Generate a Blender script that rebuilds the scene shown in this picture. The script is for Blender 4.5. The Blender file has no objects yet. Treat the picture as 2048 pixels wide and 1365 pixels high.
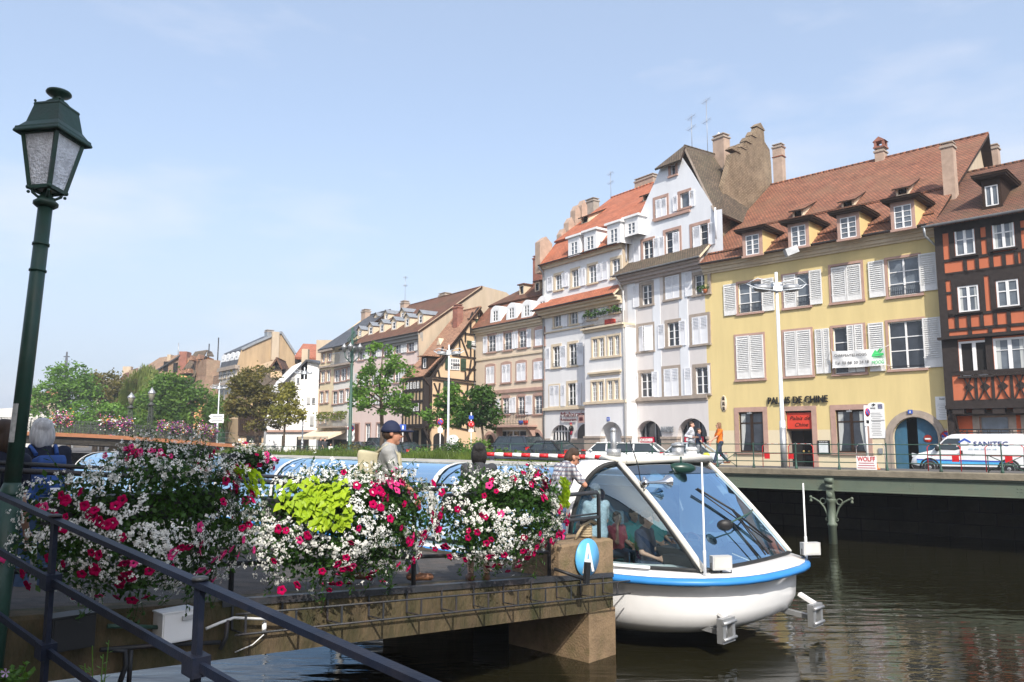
import bpy,math,random
from math import sin,cos,tan,pi,radians as R,sqrt,atan2
from mathutils import Vector,Matrix,noise
from mathutils.geometry import tessellate_polygon
S=bpy.context.scene
COL=S.collection
rnd=random.Random(7)
# camera, world, sun, exposure
FPX,HOR,EYE=1580.0,880.0,3.1
PIT=math.atan((HOR-682.5)/FPX)
cam=bpy.data.objects.new('camera',bpy.data.cameras.new('camera'));COL.objects.link(cam)
cam.location=(0,0,EYE);cam.rotation_euler=(pi/2+PIT,0,0)
cam.data.sensor_width=36;cam.data.lens=36*FPX/2048;cam.data.clip_start=.05;cam.data.clip_end=5000
S.camera=cam
SUN_EL,SUN_AZ=R(42),atan2(.18,-.984)
W=bpy.data.worlds.new('World');S.world=W;W.use_nodes=True
wn,wl=W.node_tree.nodes,W.node_tree.links
bg=wn['Background']
sky=wn.new('ShaderNodeTexSky');sky.sky_type='NISHITA';sky.sun_disc=False
sky.sun_elevation=SUN_EL;sky.sun_rotation=SUN_AZ;sky.air_density=1.0;sky.dust_density=3.0;sky.ozone_density=1.5
tcw=wn.new('ShaderNodeTexCoord');mpw=wn.new('ShaderNodeMapping');mpw.inputs['Scale'].default_value=(1.6,1.6,5.5)
nzw=wn.new('ShaderNodeTexNoise');nzw.inputs['Scale'].default_value=1.7;nzw.inputs['Detail'].default_value=7;nzw.inputs['Roughness'].default_value=.55
rmw=wn.new('ShaderNodeMapRange');rmw.inputs[1].default_value=.5;rmw.inputs[2].default_value=.78;rmw.inputs[3].default_value=0;rmw.inputs[4].default_value=.6
mxw=wn.new('ShaderNodeMixRGB');mxw.inputs[2].default_value=(3.7,3.75,4.1,1)
wl.new(tcw.outputs['Generated'],mpw.inputs[0]);wl.new(mpw.outputs[0],nzw.inputs[0]);wl.new(nzw.outputs[0],rmw.inputs[0])
spw=wn.new('ShaderNodeSeparateXYZ');wl.new(tcw.outputs['Generated'],spw.inputs[0])
hzr=wn.new('ShaderNodeMapRange');hzr.interpolation_type='SMOOTHSTEP';hzr.inputs[1].default_value=-.02;hzr.inputs[2].default_value=.42;hzr.inputs[3].default_value=.9;hzr.inputs[4].default_value=.4
wl.new(spw.outputs[2],hzr.inputs[0]);hzm=wn.new('ShaderNodeMixRGB');hzm.inputs[2].default_value=(2.62,3.05,3.7,1)
wl.new(hzr.outputs[0],hzm.inputs[0]);wl.new(sky.outputs[0],hzm.inputs[1])
wl.new(rmw.outputs[0],mxw.inputs[0]);wl.new(hzm.outputs[0],mxw.inputs[1]);wl.new(mxw.outputs[0],bg.inputs[0])
bg.inputs[1].default_value=.15
sun=bpy.data.objects.new('sun',bpy.data.lights.new('sun','SUN'));COL.objects.link(sun)
sun.data.energy=3.2;sun.data.angle=R(.53);sun.data.color=(1,.94,.85)
SDIR=Vector((sin(SUN_AZ)*cos(SUN_EL),cos(SUN_AZ)*cos(SUN_EL),sin(SUN_EL)))
sun.rotation_euler=SDIR.to_track_quat('Z','Y').to_euler();sun.location=SDIR*60
S.view_settings.view_transform='Standard';S.view_settings.look='None';S.view_settings.exposure=.83;S.view_settings.gamma=1
S.render.engine='CYCLES'
S.cycles.max_bounces=8;S.cycles.transparent_max_bounces=16;S.cycles.transmission_bounces=8
S.cycles.caustics_reflective=False;S.cycles.caustics_refractive=False;S.cycles.sample_clamp_indirect=6
# from a pixel of the photo to a point of the place
cP,sP=cos(PIT),sin(PIT)
def ray(u,v):
 a=682.5-v;y=FPX*cP-a*sP
 return Vector(((u-1024)/y,1.0,(FPX*sP+a*cP)/y))
def at(u,v,Y):r=ray(u,v);return Vector((r.x*Y,Y,EYE+r.z*Y))
def onz(u,v,z):r=ray(u,v);t=(z-EYE)/r.z;return Vector((r.x*t,t,z))
def atz(u,z,Y):
 v=682.5
 for _ in range(6):r=ray(u,v);v-=(z-EYE-r.z*Y)/Y*FPX
 return at(u,v,Y)
def zm(x0,y0,s):return lambda x,y:(x0+x/s,y0+y/s)
# mesh builder
class MB:
 def __init__(s):s.v=[];s.f=[];s.m=[];s.sm=[]
 def add(s,pts):i=len(s.v);s.v.extend(Vector(p)for p in pts);return i
 def poly(s,pts,m=0,sm=False):
  i=s.add(pts);s.f.append(tuple(range(i,i+len(pts))));s.m.append(m);s.sm.append(sm);return s
 def box(s,x0,x1,y0,y1,z0,z1,m=0,skip=''):
  p=[(x0,y0,z0),(x1,y0,z0),(x1,y1,z0),(x0,y1,z0),(x0,y0,z1),(x1,y0,z1),(x1,y1,z1),(x0,y1,z1)]
  i=s.add(p)
  for k,q in dict(b=(0,3,2,1),t=(4,5,6,7),f=(0,1,5,4),r=(1,2,6,5),k=(2,3,7,6),l=(3,0,4,7)).items():
   if k in skip:continue
   s.f.append(tuple(i+a for a in q));s.m.append(m);s.sm.append(False)
  return s
 def obox(s,c,ax,ay,az,m=0):
  c,ax,ay,az=map(Vector,(c,ax,ay,az))
  i=s.add([c-ax-ay-az,c+ax-ay-az,c+ax+ay-az,c-ax+ay-az,c-ax-ay+az,c+ax-ay+az,c+ax+ay+az,c-ax+ay+az])
  for q in((0,3,2,1),(4,5,6,7),(0,1,5,4),(1,2,6,5),(2,3,7,6),(3,0,4,7)):
   s.f.append(tuple(i+a for a in q));s.m.append(m);s.sm.append(False)
  return s
 def bar(s,a,b,w,h,m=0,up=(0,0,1)):
  a,b=Vector(a),Vector(b);d=b-a
  if d.length<1e-6:return s
  side=d.cross(Vector(up))
  if side.length<1e-5:side=Vector((1,0,0))
  side.normalize();u2=side.cross(d).normalized()
  return s.obox((a+b)/2,d/2,side*w/2,u2*h/2,m)
 def loft(s,rings,m=0,closed=True,cap=True,sm=True):
  n=len(rings[0]);base=[s.add(r)for r in rings]
  for a,b in zip(base,base[1:]):
   for k in range(n if closed else n-1):
    k2=(k+1)%n
    s.f.append((a+k,a+k2,b+k2,b+k));s.m.append(m);s.sm.append(sm)
  if cap and closed:
   s.f.append(tuple(base[0]+k for k in reversed(range(n))));s.m.append(m);s.sm.append(False)
   s.f.append(tuple(base[-1]+k for k in range(n)));s.m.append(m);s.sm.append(False)
  return s
 def tube(s,path,r,seg=8,m=0,cap=True):
  path=[Vector(p)for p in path];n=len(path)
  rr=r if isinstance(r,(list,tuple))else[r]*n
  rings=[];ref=None
  for i,p in enumerate(path):
   t=(path[min(i+1,n-1)]-path[max(i-1,0)]).normalized()
   if ref is None:
    ref=t.cross(Vector((0,0,1)))
    if ref.length<.05:ref=Vector((1,0,0))
   ref=(ref-t*ref.dot(t)).normalized();b=t.cross(ref)
   rings.append([p+(ref*cos(2*pi*k/seg)+b*sin(2*pi*k/seg))*rr[i]for k in range(seg)])
  return s.loft(rings,m,True,cap)
 def lathe(s,prof,c=(0,0,0),seg=16,m=0,axis=None):
  c=Vector(c);q=Vector((0,0,1)).rotation_difference(Vector(axis))if axis is not None else None
  rings=[]
  for r,z in prof:
   ring=[Vector((r*cos(2*pi*k/seg),r*sin(2*pi*k/seg),z))for k in range(seg)]
   rings.append([c+(q@p if q else p)for p in ring])
  return s.loft(rings,m)
 def sphere(s,c,r,m=0,seg=10,ring=7):
  r=(r,r,r)if not isinstance(r,(tuple,list,Vector))else r
  c=Vector(c);rings=[]
  for i in range(ring+1):
   th=max(.02,min(pi-.02,pi*i/ring))
   rings.append([c+Vector((r[0]*sin(th)*cos(2*pi*k/seg),r[1]*sin(th)*sin(2*pi*k/seg),-r[2]*cos(th)))for k in range(seg)])
  return s.loft(rings,m)
 def prism(s,pts,fn,d0,d1,m=0,mside=None,holes=()):
  polys=[list(pts)]+[list(h)for h in holes]
  quads=[]
  if holes:
   zs=sorted({round(p[1],5)for q in polys for p in q})
   for za,zb in zip(zs,zs[1:]):
    if zb-za<1e-4:continue
    zm_=(za+zb)/2;cr=[]
    for qi,q in enumerate(polys):
     for a,b in zip(q,q[1:]+q[:1]):
      if(a[1]>zm_)!=(b[1]>zm_):
       fx=lambda z:a[0]+(b[0]-a[0])*(z-a[1])/(b[1]-a[1])
       cr.append((fx(zm_),qi,fx(za),fx(zb)))
    cr.sort();ins=set();prev=None
    for x,qi,xa,xb in cr:
     was=0 in ins and len(ins)==1
     if was and prev and x-prev[0]>1e-5:quads.append(((prev[1],za),(xa,za),(xb,zb),(prev[2],zb)))
     ins^={qi};prev=(x,xa,xb)
  else:
   flat=polys[0];tris=tessellate_polygon([[Vector((p[0],p[1],0))for p in flat]])
   quads=[tuple(flat[k]for k in t)for t in tris]
  for d in(d0,d1)if d1 is not None else(d0,):
   for q in quads:s.poly([fn(a,b,d)for a,b in q],m)
  if d1 is not None:
   for q in polys:
    for k in range(len(q)):
     a,b=q[k],q[(k+1)%len(q)]
     s.poly([fn(*a,d0),fn(*b,d0),fn(*b,d1),fn(*a,d1)],m if mside is None else mside)
  return s
 def move(s,M,i0=0):
  for i in range(i0,len(s.v)):s.v[i]=M@s.v[i]
  return s
 def build(s,name,mats,parent=None,off=None,fixn=True,uv=True):
  if not isinstance(mats,(list,tuple)):mats=[mats]
  me=bpy.data.meshes.new(name)
  vs=[v-off for v in s.v]if off is not None else s.v
  me.from_pydata([tuple(v)for v in vs],[],s.f)
  for mt in mats:me.materials.append(mt)
  me.polygons.foreach_set('material_index',s.m);me.polygons.foreach_set('use_smooth',s.sm)
  if uv:
   uvl=me.uv_layers.new(name='metric').data;zz=Vector((0,0,1))
   for p in me.polygons:
    n=p.normal;a=zz.cross(n)
    if a.length<.02:a=Vector((1,0,0));b=Vector((0,1,0))
    else:
     a.normalize();b=n.cross(a)
     if b.z<0:b=-b
    for li in p.loop_indices:
     co=me.vertices[me.loops[li].vertex_index].co
     uvl[li].uv=(co.dot(a),co.dot(b))
  me.update()
  o=bpy.data.objects.new(name,me);COL.objects.link(o)
  if parent is not None:o.parent=parent
  return o
def tag(o,label=None,cat=None,group=None,kind=None):
 if label:o['label']=label
 if cat:o['category']=cat
 if group:o['group']=group
 if kind:o['kind']=kind
 return o
def thing(name,label,cat,loc=(0,0,0),rz=0,group=None):
 o=bpy.data.objects.new(name,None);COL.objects.link(o);o.empty_display_size=.2
 o.location=loc;o.rotation_euler=(0,0,rz)
 return tag(o,label,cat,group)
def copy_tree(o,parent=None):
 c=o.copy();COL.objects.link(c);c.parent=parent
 for ch in list(o.children):copy_tree(ch,c)
 return c
def lbl(o,s):o['label']=s;return o
def text_mesh(txt,size,depth=.01,bold=0.0,sx=1.0,shear=0.0,align='LEFT',spacing=1.0):
 cu=bpy.data.curves.new('lettering','FONT');cu.body=txt;cu.size=size;cu.extrude=depth;cu.offset=bold
 cu.shear=shear;cu.align_x=align;cu.space_character=spacing;cu.resolution_u=3
 ob=bpy.data.objects.new('lettering',cu);COL.objects.link(ob)
 dg=bpy.context.evaluated_depsgraph_get();me=bpy.data.meshes.new_from_object(ob.evaluated_get(dg))
 bpy.data.objects.remove(ob);
 for v in me.vertices:v.co.x*=sx
 return me
def text_obj(name,txt,mat,parent,M,size,fit=None,**kw):
 me=text_mesh(txt,size,**kw)
 xs=[v.co.x for v in me.vertices]
 k=fit/(max(xs)-min(xs))if fit else 1
 x0=min(xs)
 for v in me.vertices:v.co=M@Vector(((v.co.x-x0)*k if fit else v.co.x,v.co.y,v.co.z))
 me.materials.clear();me.materials.append(mat)
 o=bpy.data.objects.new(name,me);COL.objects.link(o);o.parent=parent
 return o
def nodes(m):return m.node_tree.nodes,m.node_tree.links
def mat(name,col,rough=.7,var=.12,vs=3.0,bump=0.0,bs=20.0,metal=0.0,spec=.4,dirt=None,dirt_amt=.4,dirt_s=1.2,dlo=.48,emit=None,stretch=None,coat=0):
 m=bpy.data.materials.new(name);m.use_nodes=True;n,l=nodes(m);b=n['Principled BSDF']
 b.inputs['Roughness'].default_value=rough;b.inputs['Metallic'].default_value=metal
 b.inputs['Specular IOR Level'].default_value=spec
 if coat:b.inputs['Coat Weight'].default_value=coat;b.inputs['Coat Roughness'].default_value=.05
 tc=n.new('ShaderNodeTexCoord');src=tc.outputs['Object']
 if stretch:
  mp=n.new('ShaderNodeMapping');mp.inputs['Scale'].default_value=stretch;l.new(src,mp.inputs[0]);src=mp.outputs[0]
 c4=(*col,1)
 nz=n.new('ShaderNodeTexNoise');nz.inputs['Scale'].default_value=vs;nz.inputs['Detail'].default_value=6;nz.inputs['Roughness'].default_value=.62
 l.new(src,nz.inputs[0])
 mr=n.new('ShaderNodeMapRange');mr.inputs[1].default_value=.3;mr.inputs[2].default_value=.7
 mr.inputs[3].default_value=1-var;mr.inputs[4].default_value=1+var
 l.new(nz.outputs[0],mr.inputs[0])
 mu=n.new('ShaderNodeMixRGB');mu.blend_type='MULTIPLY';mu.inputs[0].default_value=1;mu.inputs[1].default_value=c4
 l.new(mr.outputs[0],mu.inputs[2]);out=mu.outputs[0]
 if dirt:
  nd=n.new('ShaderNodeTexNoise');nd.inputs['Scale'].default_value=dirt_s;nd.inputs['Detail'].default_value=8;nd.inputs['Roughness'].default_value=.7
  l.new(src,nd.inputs[0])
  md=n.new('ShaderNodeMapRange');md.inputs[1].default_value=dlo;md.inputs[2].default_value=dlo+.24;md.inputs[4].default_value=dirt_amt
  l.new(nd.outputs[0],md.inputs[0])
  mx=n.new('ShaderNodeMixRGB');mx.inputs[2].default_value=(*dirt,1);l.new(md.outputs[0],mx.inputs[0]);l.new(out,mx.inputs[1]);out=mx.outputs[0]
 l.new(out,b.inputs['Base Color'])
 if bump:
  nb=n.new('ShaderNodeTexNoise');nb.inputs['Scale'].default_value=bs;nb.inputs['Detail'].default_value=5
  l.new(src,nb.inputs[0]);bp=n.new('ShaderNodeBump');bp.inputs['Strength'].default_value=bump;bp.inputs['Distance'].default_value=.02
  l.new(nb.outputs[0],bp.inputs['Height']);l.new(bp.outputs[0],b.inputs['Normal'])
 if emit:b.inputs['Emission Color'].default_value=(*col,1);b.inputs['Emission Strength'].default_value=emit
 return m
def brick_mat(name,c1,c2,mortar,bw,bh,ms=.012,rough=.85,bump=.6,patch=None,patch_amt=.5,patch_s=.5,off=.5,msm=.15,dist=.03):
 m=bpy.data.materials.new(name);m.use_nodes=True;n,l=nodes(m);b=n['Principled BSDF']
 b.inputs['Roughness'].default_value=rough;b.inputs['Specular IOR Level'].default_value=.25
 tc=n.new('ShaderNodeTexCoord');br=n.new('ShaderNodeTexBrick')
 br.inputs['Scale'].default_value=1;br.inputs['Brick Width'].default_value=bw;br.inputs['Row Height'].default_value=bh
 br.inputs['Mortar Size'].default_value=ms;br.inputs['Mortar Smooth'].default_value=msm;br.inputs['Bias'].default_value=0
 br.inputs['Color1'].default_value=(*c1,1);br.inputs['Color2'].default_value=(*c2,1);br.inputs['Mortar'].default_value=(*mortar,1);br.offset=off
 l.new(tc.outputs['UV'],br.inputs[0]);out=br.outputs['Color']
 nz=n.new('ShaderNodeTexNoise');nz.inputs['Scale'].default_value=1.3;nz.inputs['Detail'].default_value=7;nz.inputs['Roughness'].default_value=.7
 l.new(tc.outputs['Object'],nz.inputs[0])
 mr=n.new('ShaderNodeMapRange');mr.inputs[1].default_value=.3;mr.inputs[2].default_value=.7;mr.inputs[3].default_value=.68;mr.inputs[4].default_value=1.3
 l.new(nz.outputs[0],mr.inputs[0])
 mu=n.new('ShaderNodeMixRGB');mu.blend_type='MULTIPLY';mu.inputs[0].default_value=1;l.new(out,mu.inputs[1]);l.new(mr.outputs[0],mu.inputs[2]);out=mu.outputs[0]
 if patch:
  nd=n.new('ShaderNodeTexNoise');nd.inputs['Scale'].default_value=patch_s;nd.inputs['Detail'].default_value=9;nd.inputs['Roughness'].default_value=.72
  l.new(tc.outputs['Object'],nd.inputs[0])
  md=n.new('ShaderNodeMapRange');md.inputs[1].default_value=.45;md.inputs[2].default_value=.68;md.inputs[4].default_value=patch_amt
  l.new(nd.outputs[0],md.inputs[0]);mx=n.new('ShaderNodeMixRGB');mx.inputs[2].default_value=(*patch,1)
  l.new(md.outputs[0],mx.inputs[0]);l.new(out,mx.inputs[1]);out=mx.outputs[0]
 l.new(out,b.inputs['Base Color'])
 bp=n.new('ShaderNodeBump');bp.inputs['Strength'].default_value=bump;bp.inputs['Distance'].default_value=dist;bp.invert=True
 l.new(br.outputs['Fac'],bp.inputs['Height']);l.new(bp.outputs[0],b.inputs['Normal'])
 return m
def leaf_mat(name,c1,c2,c3=None,trans=.35,s=1.5):
 m=bpy.data.materials.new(name);m.use_nodes=True;n,l=nodes(m);b=n['Principled BSDF'];o=n['Material Output']
 tc=n.new('ShaderNodeTexCoord');nz=n.new('ShaderNodeTexNoise');nz.inputs['Scale'].default_value=s;nz.inputs['Detail'].default_value=5;nz.inputs['Roughness'].default_value=.75
 l.new(tc.outputs['Object'],nz.inputs[0]);cr=n.new('ShaderNodeValToRGB');l.new(nz.outputs[0],cr.inputs[0])
 e=cr.color_ramp.elements;e[0].position=.34;e[0].color=(*c1,1);e[1].position=.62;e[1].color=(*c2,1)
 if c3:k=e.new(.72);k.color=(*c3,1)
 l.new(cr.outputs[0],b.inputs['Base Color']);b.inputs['Roughness'].default_value=.5;b.inputs['Specular IOR Level'].default_value=.3
 tr=n.new('ShaderNodeBsdfTranslucent');mc=n.new('ShaderNodeMixRGB');mc.blend_type='MULTIPLY';mc.inputs[0].default_value=1;mc.inputs[2].default_value=(1.2,1.25,.5,1)
 l.new(cr.outputs[0],mc.inputs[1]);l.new(mc.outputs[0],tr.inputs[0])
 mx=n.new('ShaderNodeMixShader');mx.inputs[0].default_value=trans;l.new(b.outputs[0],mx.inputs[1]);l.new(tr.outputs[0],mx.inputs[2]);l.new(mx.outputs[0],o.inputs[0])
 return m
def glass_mat(name,col=(.75,.86,.88),alpha=.25,rough=.02):
 m=bpy.data.materials.new(name);m.use_nodes=True;n,l=nodes(m);o=n['Material Output'];n.remove(n['Principled BSDF'])
 tr=n.new('ShaderNodeBsdfTransparent');tr.inputs[0].default_value=(*col,1)
 gl=n.new('ShaderNodeBsdfGlossy');gl.inputs['Roughness'].default_value=rough;gl.inputs[0].default_value=(.9,.95,1,1)
 fr=n.new('ShaderNodeFresnel');fr.inputs[0].default_value=1.5
 ad=n.new('ShaderNodeMath');ad.operation='ADD';ad.inputs[1].default_value=alpha;ad.use_clamp=True;l.new(fr.outputs[0],ad.inputs[0])
 mx=n.new('ShaderNodeMixShader');l.new(ad.outputs[0],mx.inputs[0]);l.new(tr.outputs[0],mx.inputs[1]);l.new(gl.outputs[0],mx.inputs[2]);l.new(mx.outputs[0],o.inputs[0])
 return m
M={}
M['yellow']=None
def stucco(name,col,var=.08,dirt=None,da=.3):return mat(name,col,.88,var,1.1,.25,26,spec=.15,dirt=dirt,dirt_amt=da,dirt_s=.8,stretch=(1.3,1.3,.2))
M['white_wall']=stucco('white render',(.74,.735,.735),.05,(.55,.54,.52),.2)
M['blue_white']=stucco('pale blue render',(.71,.73,.765),.05,(.55,.57,.6),.2)
M['pink_white']=stucco('pale mauve render',(.66,.625,.61),.05,(.52,.48,.47),.25)
M['cream_white']=stucco('warm white render',(.72,.69,.64),.05,(.55,.5,.44),.25)
M['beige']=stucco('beige render',(.66,.55,.43),.06,(.5,.41,.32),.3)
M['pink']=stucco('pink render',(.72,.58,.53),.05,(.6,.47,.42),.25)
M['cream']=stucco('cream render',(.72,.6,.40),.06,(.55,.45,.3),.25)
M['tan']=stucco('bare tan render',(.41,.30,.185),.2,(.30,.22,.15),.6)
M['tan_pale']=stucco('weathered pale render',(.47,.385,.285),.14,(.4,.33,.26),.5)
M['red_wall']=stucco('red render',(.60,.14,.06),.06)
M['orange_panel']=stucco('orange panel render',(.50,.155,.08),.08,(.4,.12,.07),.35)
M['ochre_panel']=stucco('ochre panel render',(.58,.43,.28),.05,(.55,.4,.25),.3)
M['peach_panel']=stucco('peach panel render',(.72,.38,.18),.06)
M['sandstone']=mat('pink sandstone',(.42,.27,.22),.85,.14,2.5,.3,30,dirt=(.28,.2,.17),dirt_amt=.4,dirt_s=1.5)
M['stone_grey']=mat('grey brown stone',(.36,.30,.25),.85,.16,2.5,.35,26,dirt=(.2,.17,.14),dirt_amt=.4)
M['stone_cream']=mat('cream stone trim',(.62,.52,.38),.85,.1,2.5,.2,26)
M['timber']=mat('dark stained timber',(.03,.023,.021),.7,.3,6,.4,30,spec=.3)
M['timber_brown']=mat('brown timber',(.035,.02,.013),.75,.3,6,.4,30,spec=.2)
M['win_white']=mat('white painted joinery',(.80,.80,.80),.45,.04,4)
M['shut_white']=mat('off white shutter paint',(.70,.70,.69),.55,.08,3,dirt=(.5,.48,.45),dirt_amt=.35,dirt_s=5)
M['shut_bright']=mat('clean white shutter paint',(.76,.77,.80),.5,.05,3)
M['shut_grey']=mat('pale grey shutter paint',(.46,.46,.45),.55,.08,3)
M['shut_green']=mat('dark green shutter paint',(.03,.06,.035),.5,.15,3)
def pane_mat(name,c,var=.5):
 m=mat(name,c,.06,var,1.1,spec=.7);return m
M['pane']=pane_mat('window glass',(.03,.035,.045))
M['pane_grey']=pane_mat('grey reflecting glass',(.12,.14,.165),.4)
M['pane_blue']=pane_mat('blue reflecting glass',(.15,.19,.23),.35)
M['curtain']=mat('net curtain',(.45,.47,.46),.6,.2,2,stretch=(14,14,.4))
M['iron']=mat('black wrought iron',(.02,.021,.024),.5,.2,8,metal=.3)
M['zinc']=mat('zinc',(.33,.35,.37),.45,.15,3,metal=.5)
M['lead']=mat('dark gutter',(.06,.058,.06),.5,.2,3,metal=.3)
M['tile_red']=brick_mat('orange red roof tiles',(.36,.15,.085),(.24,.10,.062),(.06,.033,.027),.2,.17,.024,patch=(.19,.115,.07),patch_amt=.65,patch_s=.5)
M['tile_bright']=brick_mat('bright clay roof tiles',(.55,.19,.10),(.44,.14,.075),(.12,.05,.035),.2,.17,.02,patch=(.36,.17,.11),patch_amt=.4)
M['tile_brown']=brick_mat('brown roof tiles',(.24,.105,.065),(.16,.075,.05),(.045,.03,.025),.2,.17,.024,patch=(.10,.085,.05),patch_amt=.5)
M['tile_old']=brick_mat('old grey brown tiles',(.22,.165,.115),(.13,.10,.075),(.035,.028,.022),.2,.16,.03,patch=(.10,.09,.06),patch_amt=.6)
M['tile_ochre']=brick_mat('light clay tiles',(.50,.28,.18),(.36,.19,.12),(.12,.07,.05),.22,.2,.026,patch=(.3,.2,.13),patch_amt=.5)
M['slate']=brick_mat('grey slate',(.10,.105,.115),(.07,.075,.085),(.03,.03,.035),.25,.2,.015,rough=.55,bump=.3)
M['scales']=brick_mat('weathered tile hung wall',(.36,.27,.175),(.24,.175,.115),(.07,.05,.035),.16,.11,.02,bump=1,patch=(.45,.35,.24),patch_amt=.5,patch_s=.4)
M['brick']=brick_mat('old brick',(.34,.2,.13),(.25,.14,.09),(.3,.25,.19),.24,.08,.012,patch=(.36,.28,.19),patch_amt=.6)
M['brick_red']=brick_mat('red brick',(.36,.12,.075),(.28,.09,.06),(.25,.2,.17),.24,.08,.012)
M['chimney']=mat('chimney render',(.42,.31,.24),.9,.15,2,.3,20,dirt=(.22,.16,.12),dirt_amt=.5)
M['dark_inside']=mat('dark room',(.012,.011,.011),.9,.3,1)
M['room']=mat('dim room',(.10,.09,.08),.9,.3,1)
M['white_plastic']=mat('white panel',(.78,.78,.77),.5,.04,3)
M['green_iron']=mat('green painted iron',(.035,.085,.065),.5,.2,4,.1,20,dirt=(.03,.04,.03),dirt_amt=.4)
M['green_steel']=mat('grey green painted steel',(.115,.145,.11),.55,.14,2,.15,14,dirt=(.11,.10,.07),dirt_amt=.55,dirt_s=2)
M['red_paint']=mat('red paint',(.55,.02,.025),.4,.08,4)
M['sign_red']=mat('bright red sign',(.62,.05,.025),.5,.08,2)
M['sign_blue']=mat('blue sign',(.03,.09,.42),.45,.06,3)
M['black']=mat('black paint',(.012,.012,.013),.5,.2,5)
M['grey_pole']=mat('pale grey pole paint',(.60,.64,.68),.45,.06,2,dirt=(.4,.4,.4),dirt_amt=.2)
M['galv']=mat('galvanised steel',(.38,.39,.40),.45,.15,6,metal=.6)
# quay frame, water and ground
QA=Vector((9.6,24.4));QD=Vector((.788,-.616)).normalized();QN=Vector((.616,.788)).normalized()
def rim(t,n=0,z=2.2):p=QA+QD*t+QN*n;return Vector((p.x,p.y,z))
def tq(u):
 k=ray(u,930).x;return(k*QA.y-QA.x)/(QD.x-k*QD.y)
def street_z(n):return 2.2-.05*max(0.0,n-2.5)
def water_mat():
 m=bpy.data.materials.new('river water');m.use_nodes=True;n,l=nodes(m);b=n['Principled BSDF']
 b.inputs['Base Color'].default_value=(.012,.011,.005,1);b.inputs['Roughness'].default_value=.03;b.inputs['IOR'].default_value=1.33
 b.inputs['Specular IOR Level'].default_value=.5
 tc=n.new('ShaderNodeTexCoord');mp=n.new('ShaderNodeMapping');mp.inputs['Rotation'].default_value=(0,0,R(-12));mp.inputs['Scale'].default_value=(.55,1.9,1)
 l.new(tc.outputs['Object'],mp.inputs[0])
 n1=n.new('ShaderNodeTexNoise');n1.inputs['Scale'].default_value=1.7;n1.inputs['Detail'].default_value=2;n1.inputs['Roughness'].default_value=.5;n1.inputs['Distortion'].default_value=.4
 n2=n.new('ShaderNodeTexNoise');n2.inputs['Scale'].default_value=7;n2.inputs['Detail'].default_value=2
 n3=n.new('ShaderNodeTexNoise');n3.inputs['Scale'].default_value=.25;n3.inputs['Detail'].default_value=2
 for q in(n1,n2):l.new(mp.outputs[0],q.inputs[0])
 l.new(tc.outputs['Object'],n3.inputs[0])
 a=n.new('ShaderNodeMath');a.operation='MULTIPLY_ADD';a.inputs[1].default_value=.12;l.new(n2.outputs[0],a.inputs[0]);l.new(n1.outputs[0],a.inputs[2])
 g=n.new('ShaderNodeMapRange');g.inputs[1].default_value=.35;g.inputs[2].default_value=.65;g.inputs[3].default_value=.35;g.inputs[4].default_value=1.0;l.new(n3.outputs[0],g.inputs[0])
 bp=n.new('ShaderNodeBump');bp.inputs['Distance'].default_value=.02;l.new(g.outputs[0],bp.inputs['Strength']);l.new(a.outputs[0],bp.inputs['Height']);l.new(bp.outputs[0],b.inputs['Normal'])
 return m
M['water']=water_mat()
M['asphalt']=mat('asphalt',(.10,.095,.09),.9,.2,4,.4,60)
M['pave']=mat('pale paving',(.30,.27,.23),.9,.15,3,.3,40)
M['soil']=mat('river bed soil',(.10,.085,.06),.95,.3,.5)
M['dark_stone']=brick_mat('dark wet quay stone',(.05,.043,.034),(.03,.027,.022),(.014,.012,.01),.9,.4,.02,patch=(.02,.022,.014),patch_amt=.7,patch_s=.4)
M['rim_stone']=mat('weathered kerb stone',(.2,.175,.13),.9,.22,2.2,.6,18,dirt=(.10,.09,.065),dirt_amt=.7,dirt_s=1.6)
w=MB().poly([(-890,-290,0),(890,-290,0),(890,1390,0),(-890,1390,0)]).build('water',M['water']);tag(w,kind='structure')
g=MB();tl,tr=-95,60
g.poly([rim(tl,.5,2.19),rim(tr,.5,2.19),rim(tr,2.5,2.19),rim(tl,2.5,2.19)])
g.poly([rim(tl,2.5,2.19),rim(tr,2.5,2.19),rim(tr,16,1.5),rim(tl,16,1.5)])
g.poly([rim(tl,16,1.5),rim(tr,16,1.5),(890,-200,1.5),(890,1390,1.5),(-890,1390,1.5),(-890,300,1.5),rim(tl,16,1.5)])
tag(g.build('street',M['asphalt']),kind='structure')
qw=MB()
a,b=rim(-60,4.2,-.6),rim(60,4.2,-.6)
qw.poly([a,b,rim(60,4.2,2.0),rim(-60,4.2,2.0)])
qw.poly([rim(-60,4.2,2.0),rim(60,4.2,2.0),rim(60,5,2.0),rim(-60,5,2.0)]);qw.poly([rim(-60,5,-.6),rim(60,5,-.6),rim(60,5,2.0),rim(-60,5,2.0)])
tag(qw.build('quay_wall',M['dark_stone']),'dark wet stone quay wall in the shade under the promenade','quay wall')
t0,t1=tq(1085),tq(2048)+8
pr=thing('promenade','raised stone edged walkway on a grey green steel girder above the river','walkway')
d=MB()
for(n0,n1,z0,z1,q)in((-.12,.5,2.02,2.2,0),):
 d.loft([[rim(t,n0,z0),rim(t,n1,z0),rim(t,n1,z1),rim(t,n0+.02,z1),rim(t,n0,z1-.02)]for t in[t0+(t1-t0)*i/30 for i in range(31)]],0,sm=False)
d.build('stone_edge',M['rim_stone'],pr)
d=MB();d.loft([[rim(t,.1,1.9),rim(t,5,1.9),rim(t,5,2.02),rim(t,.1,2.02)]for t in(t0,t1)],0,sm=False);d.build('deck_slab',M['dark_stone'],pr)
d=MB()
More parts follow.
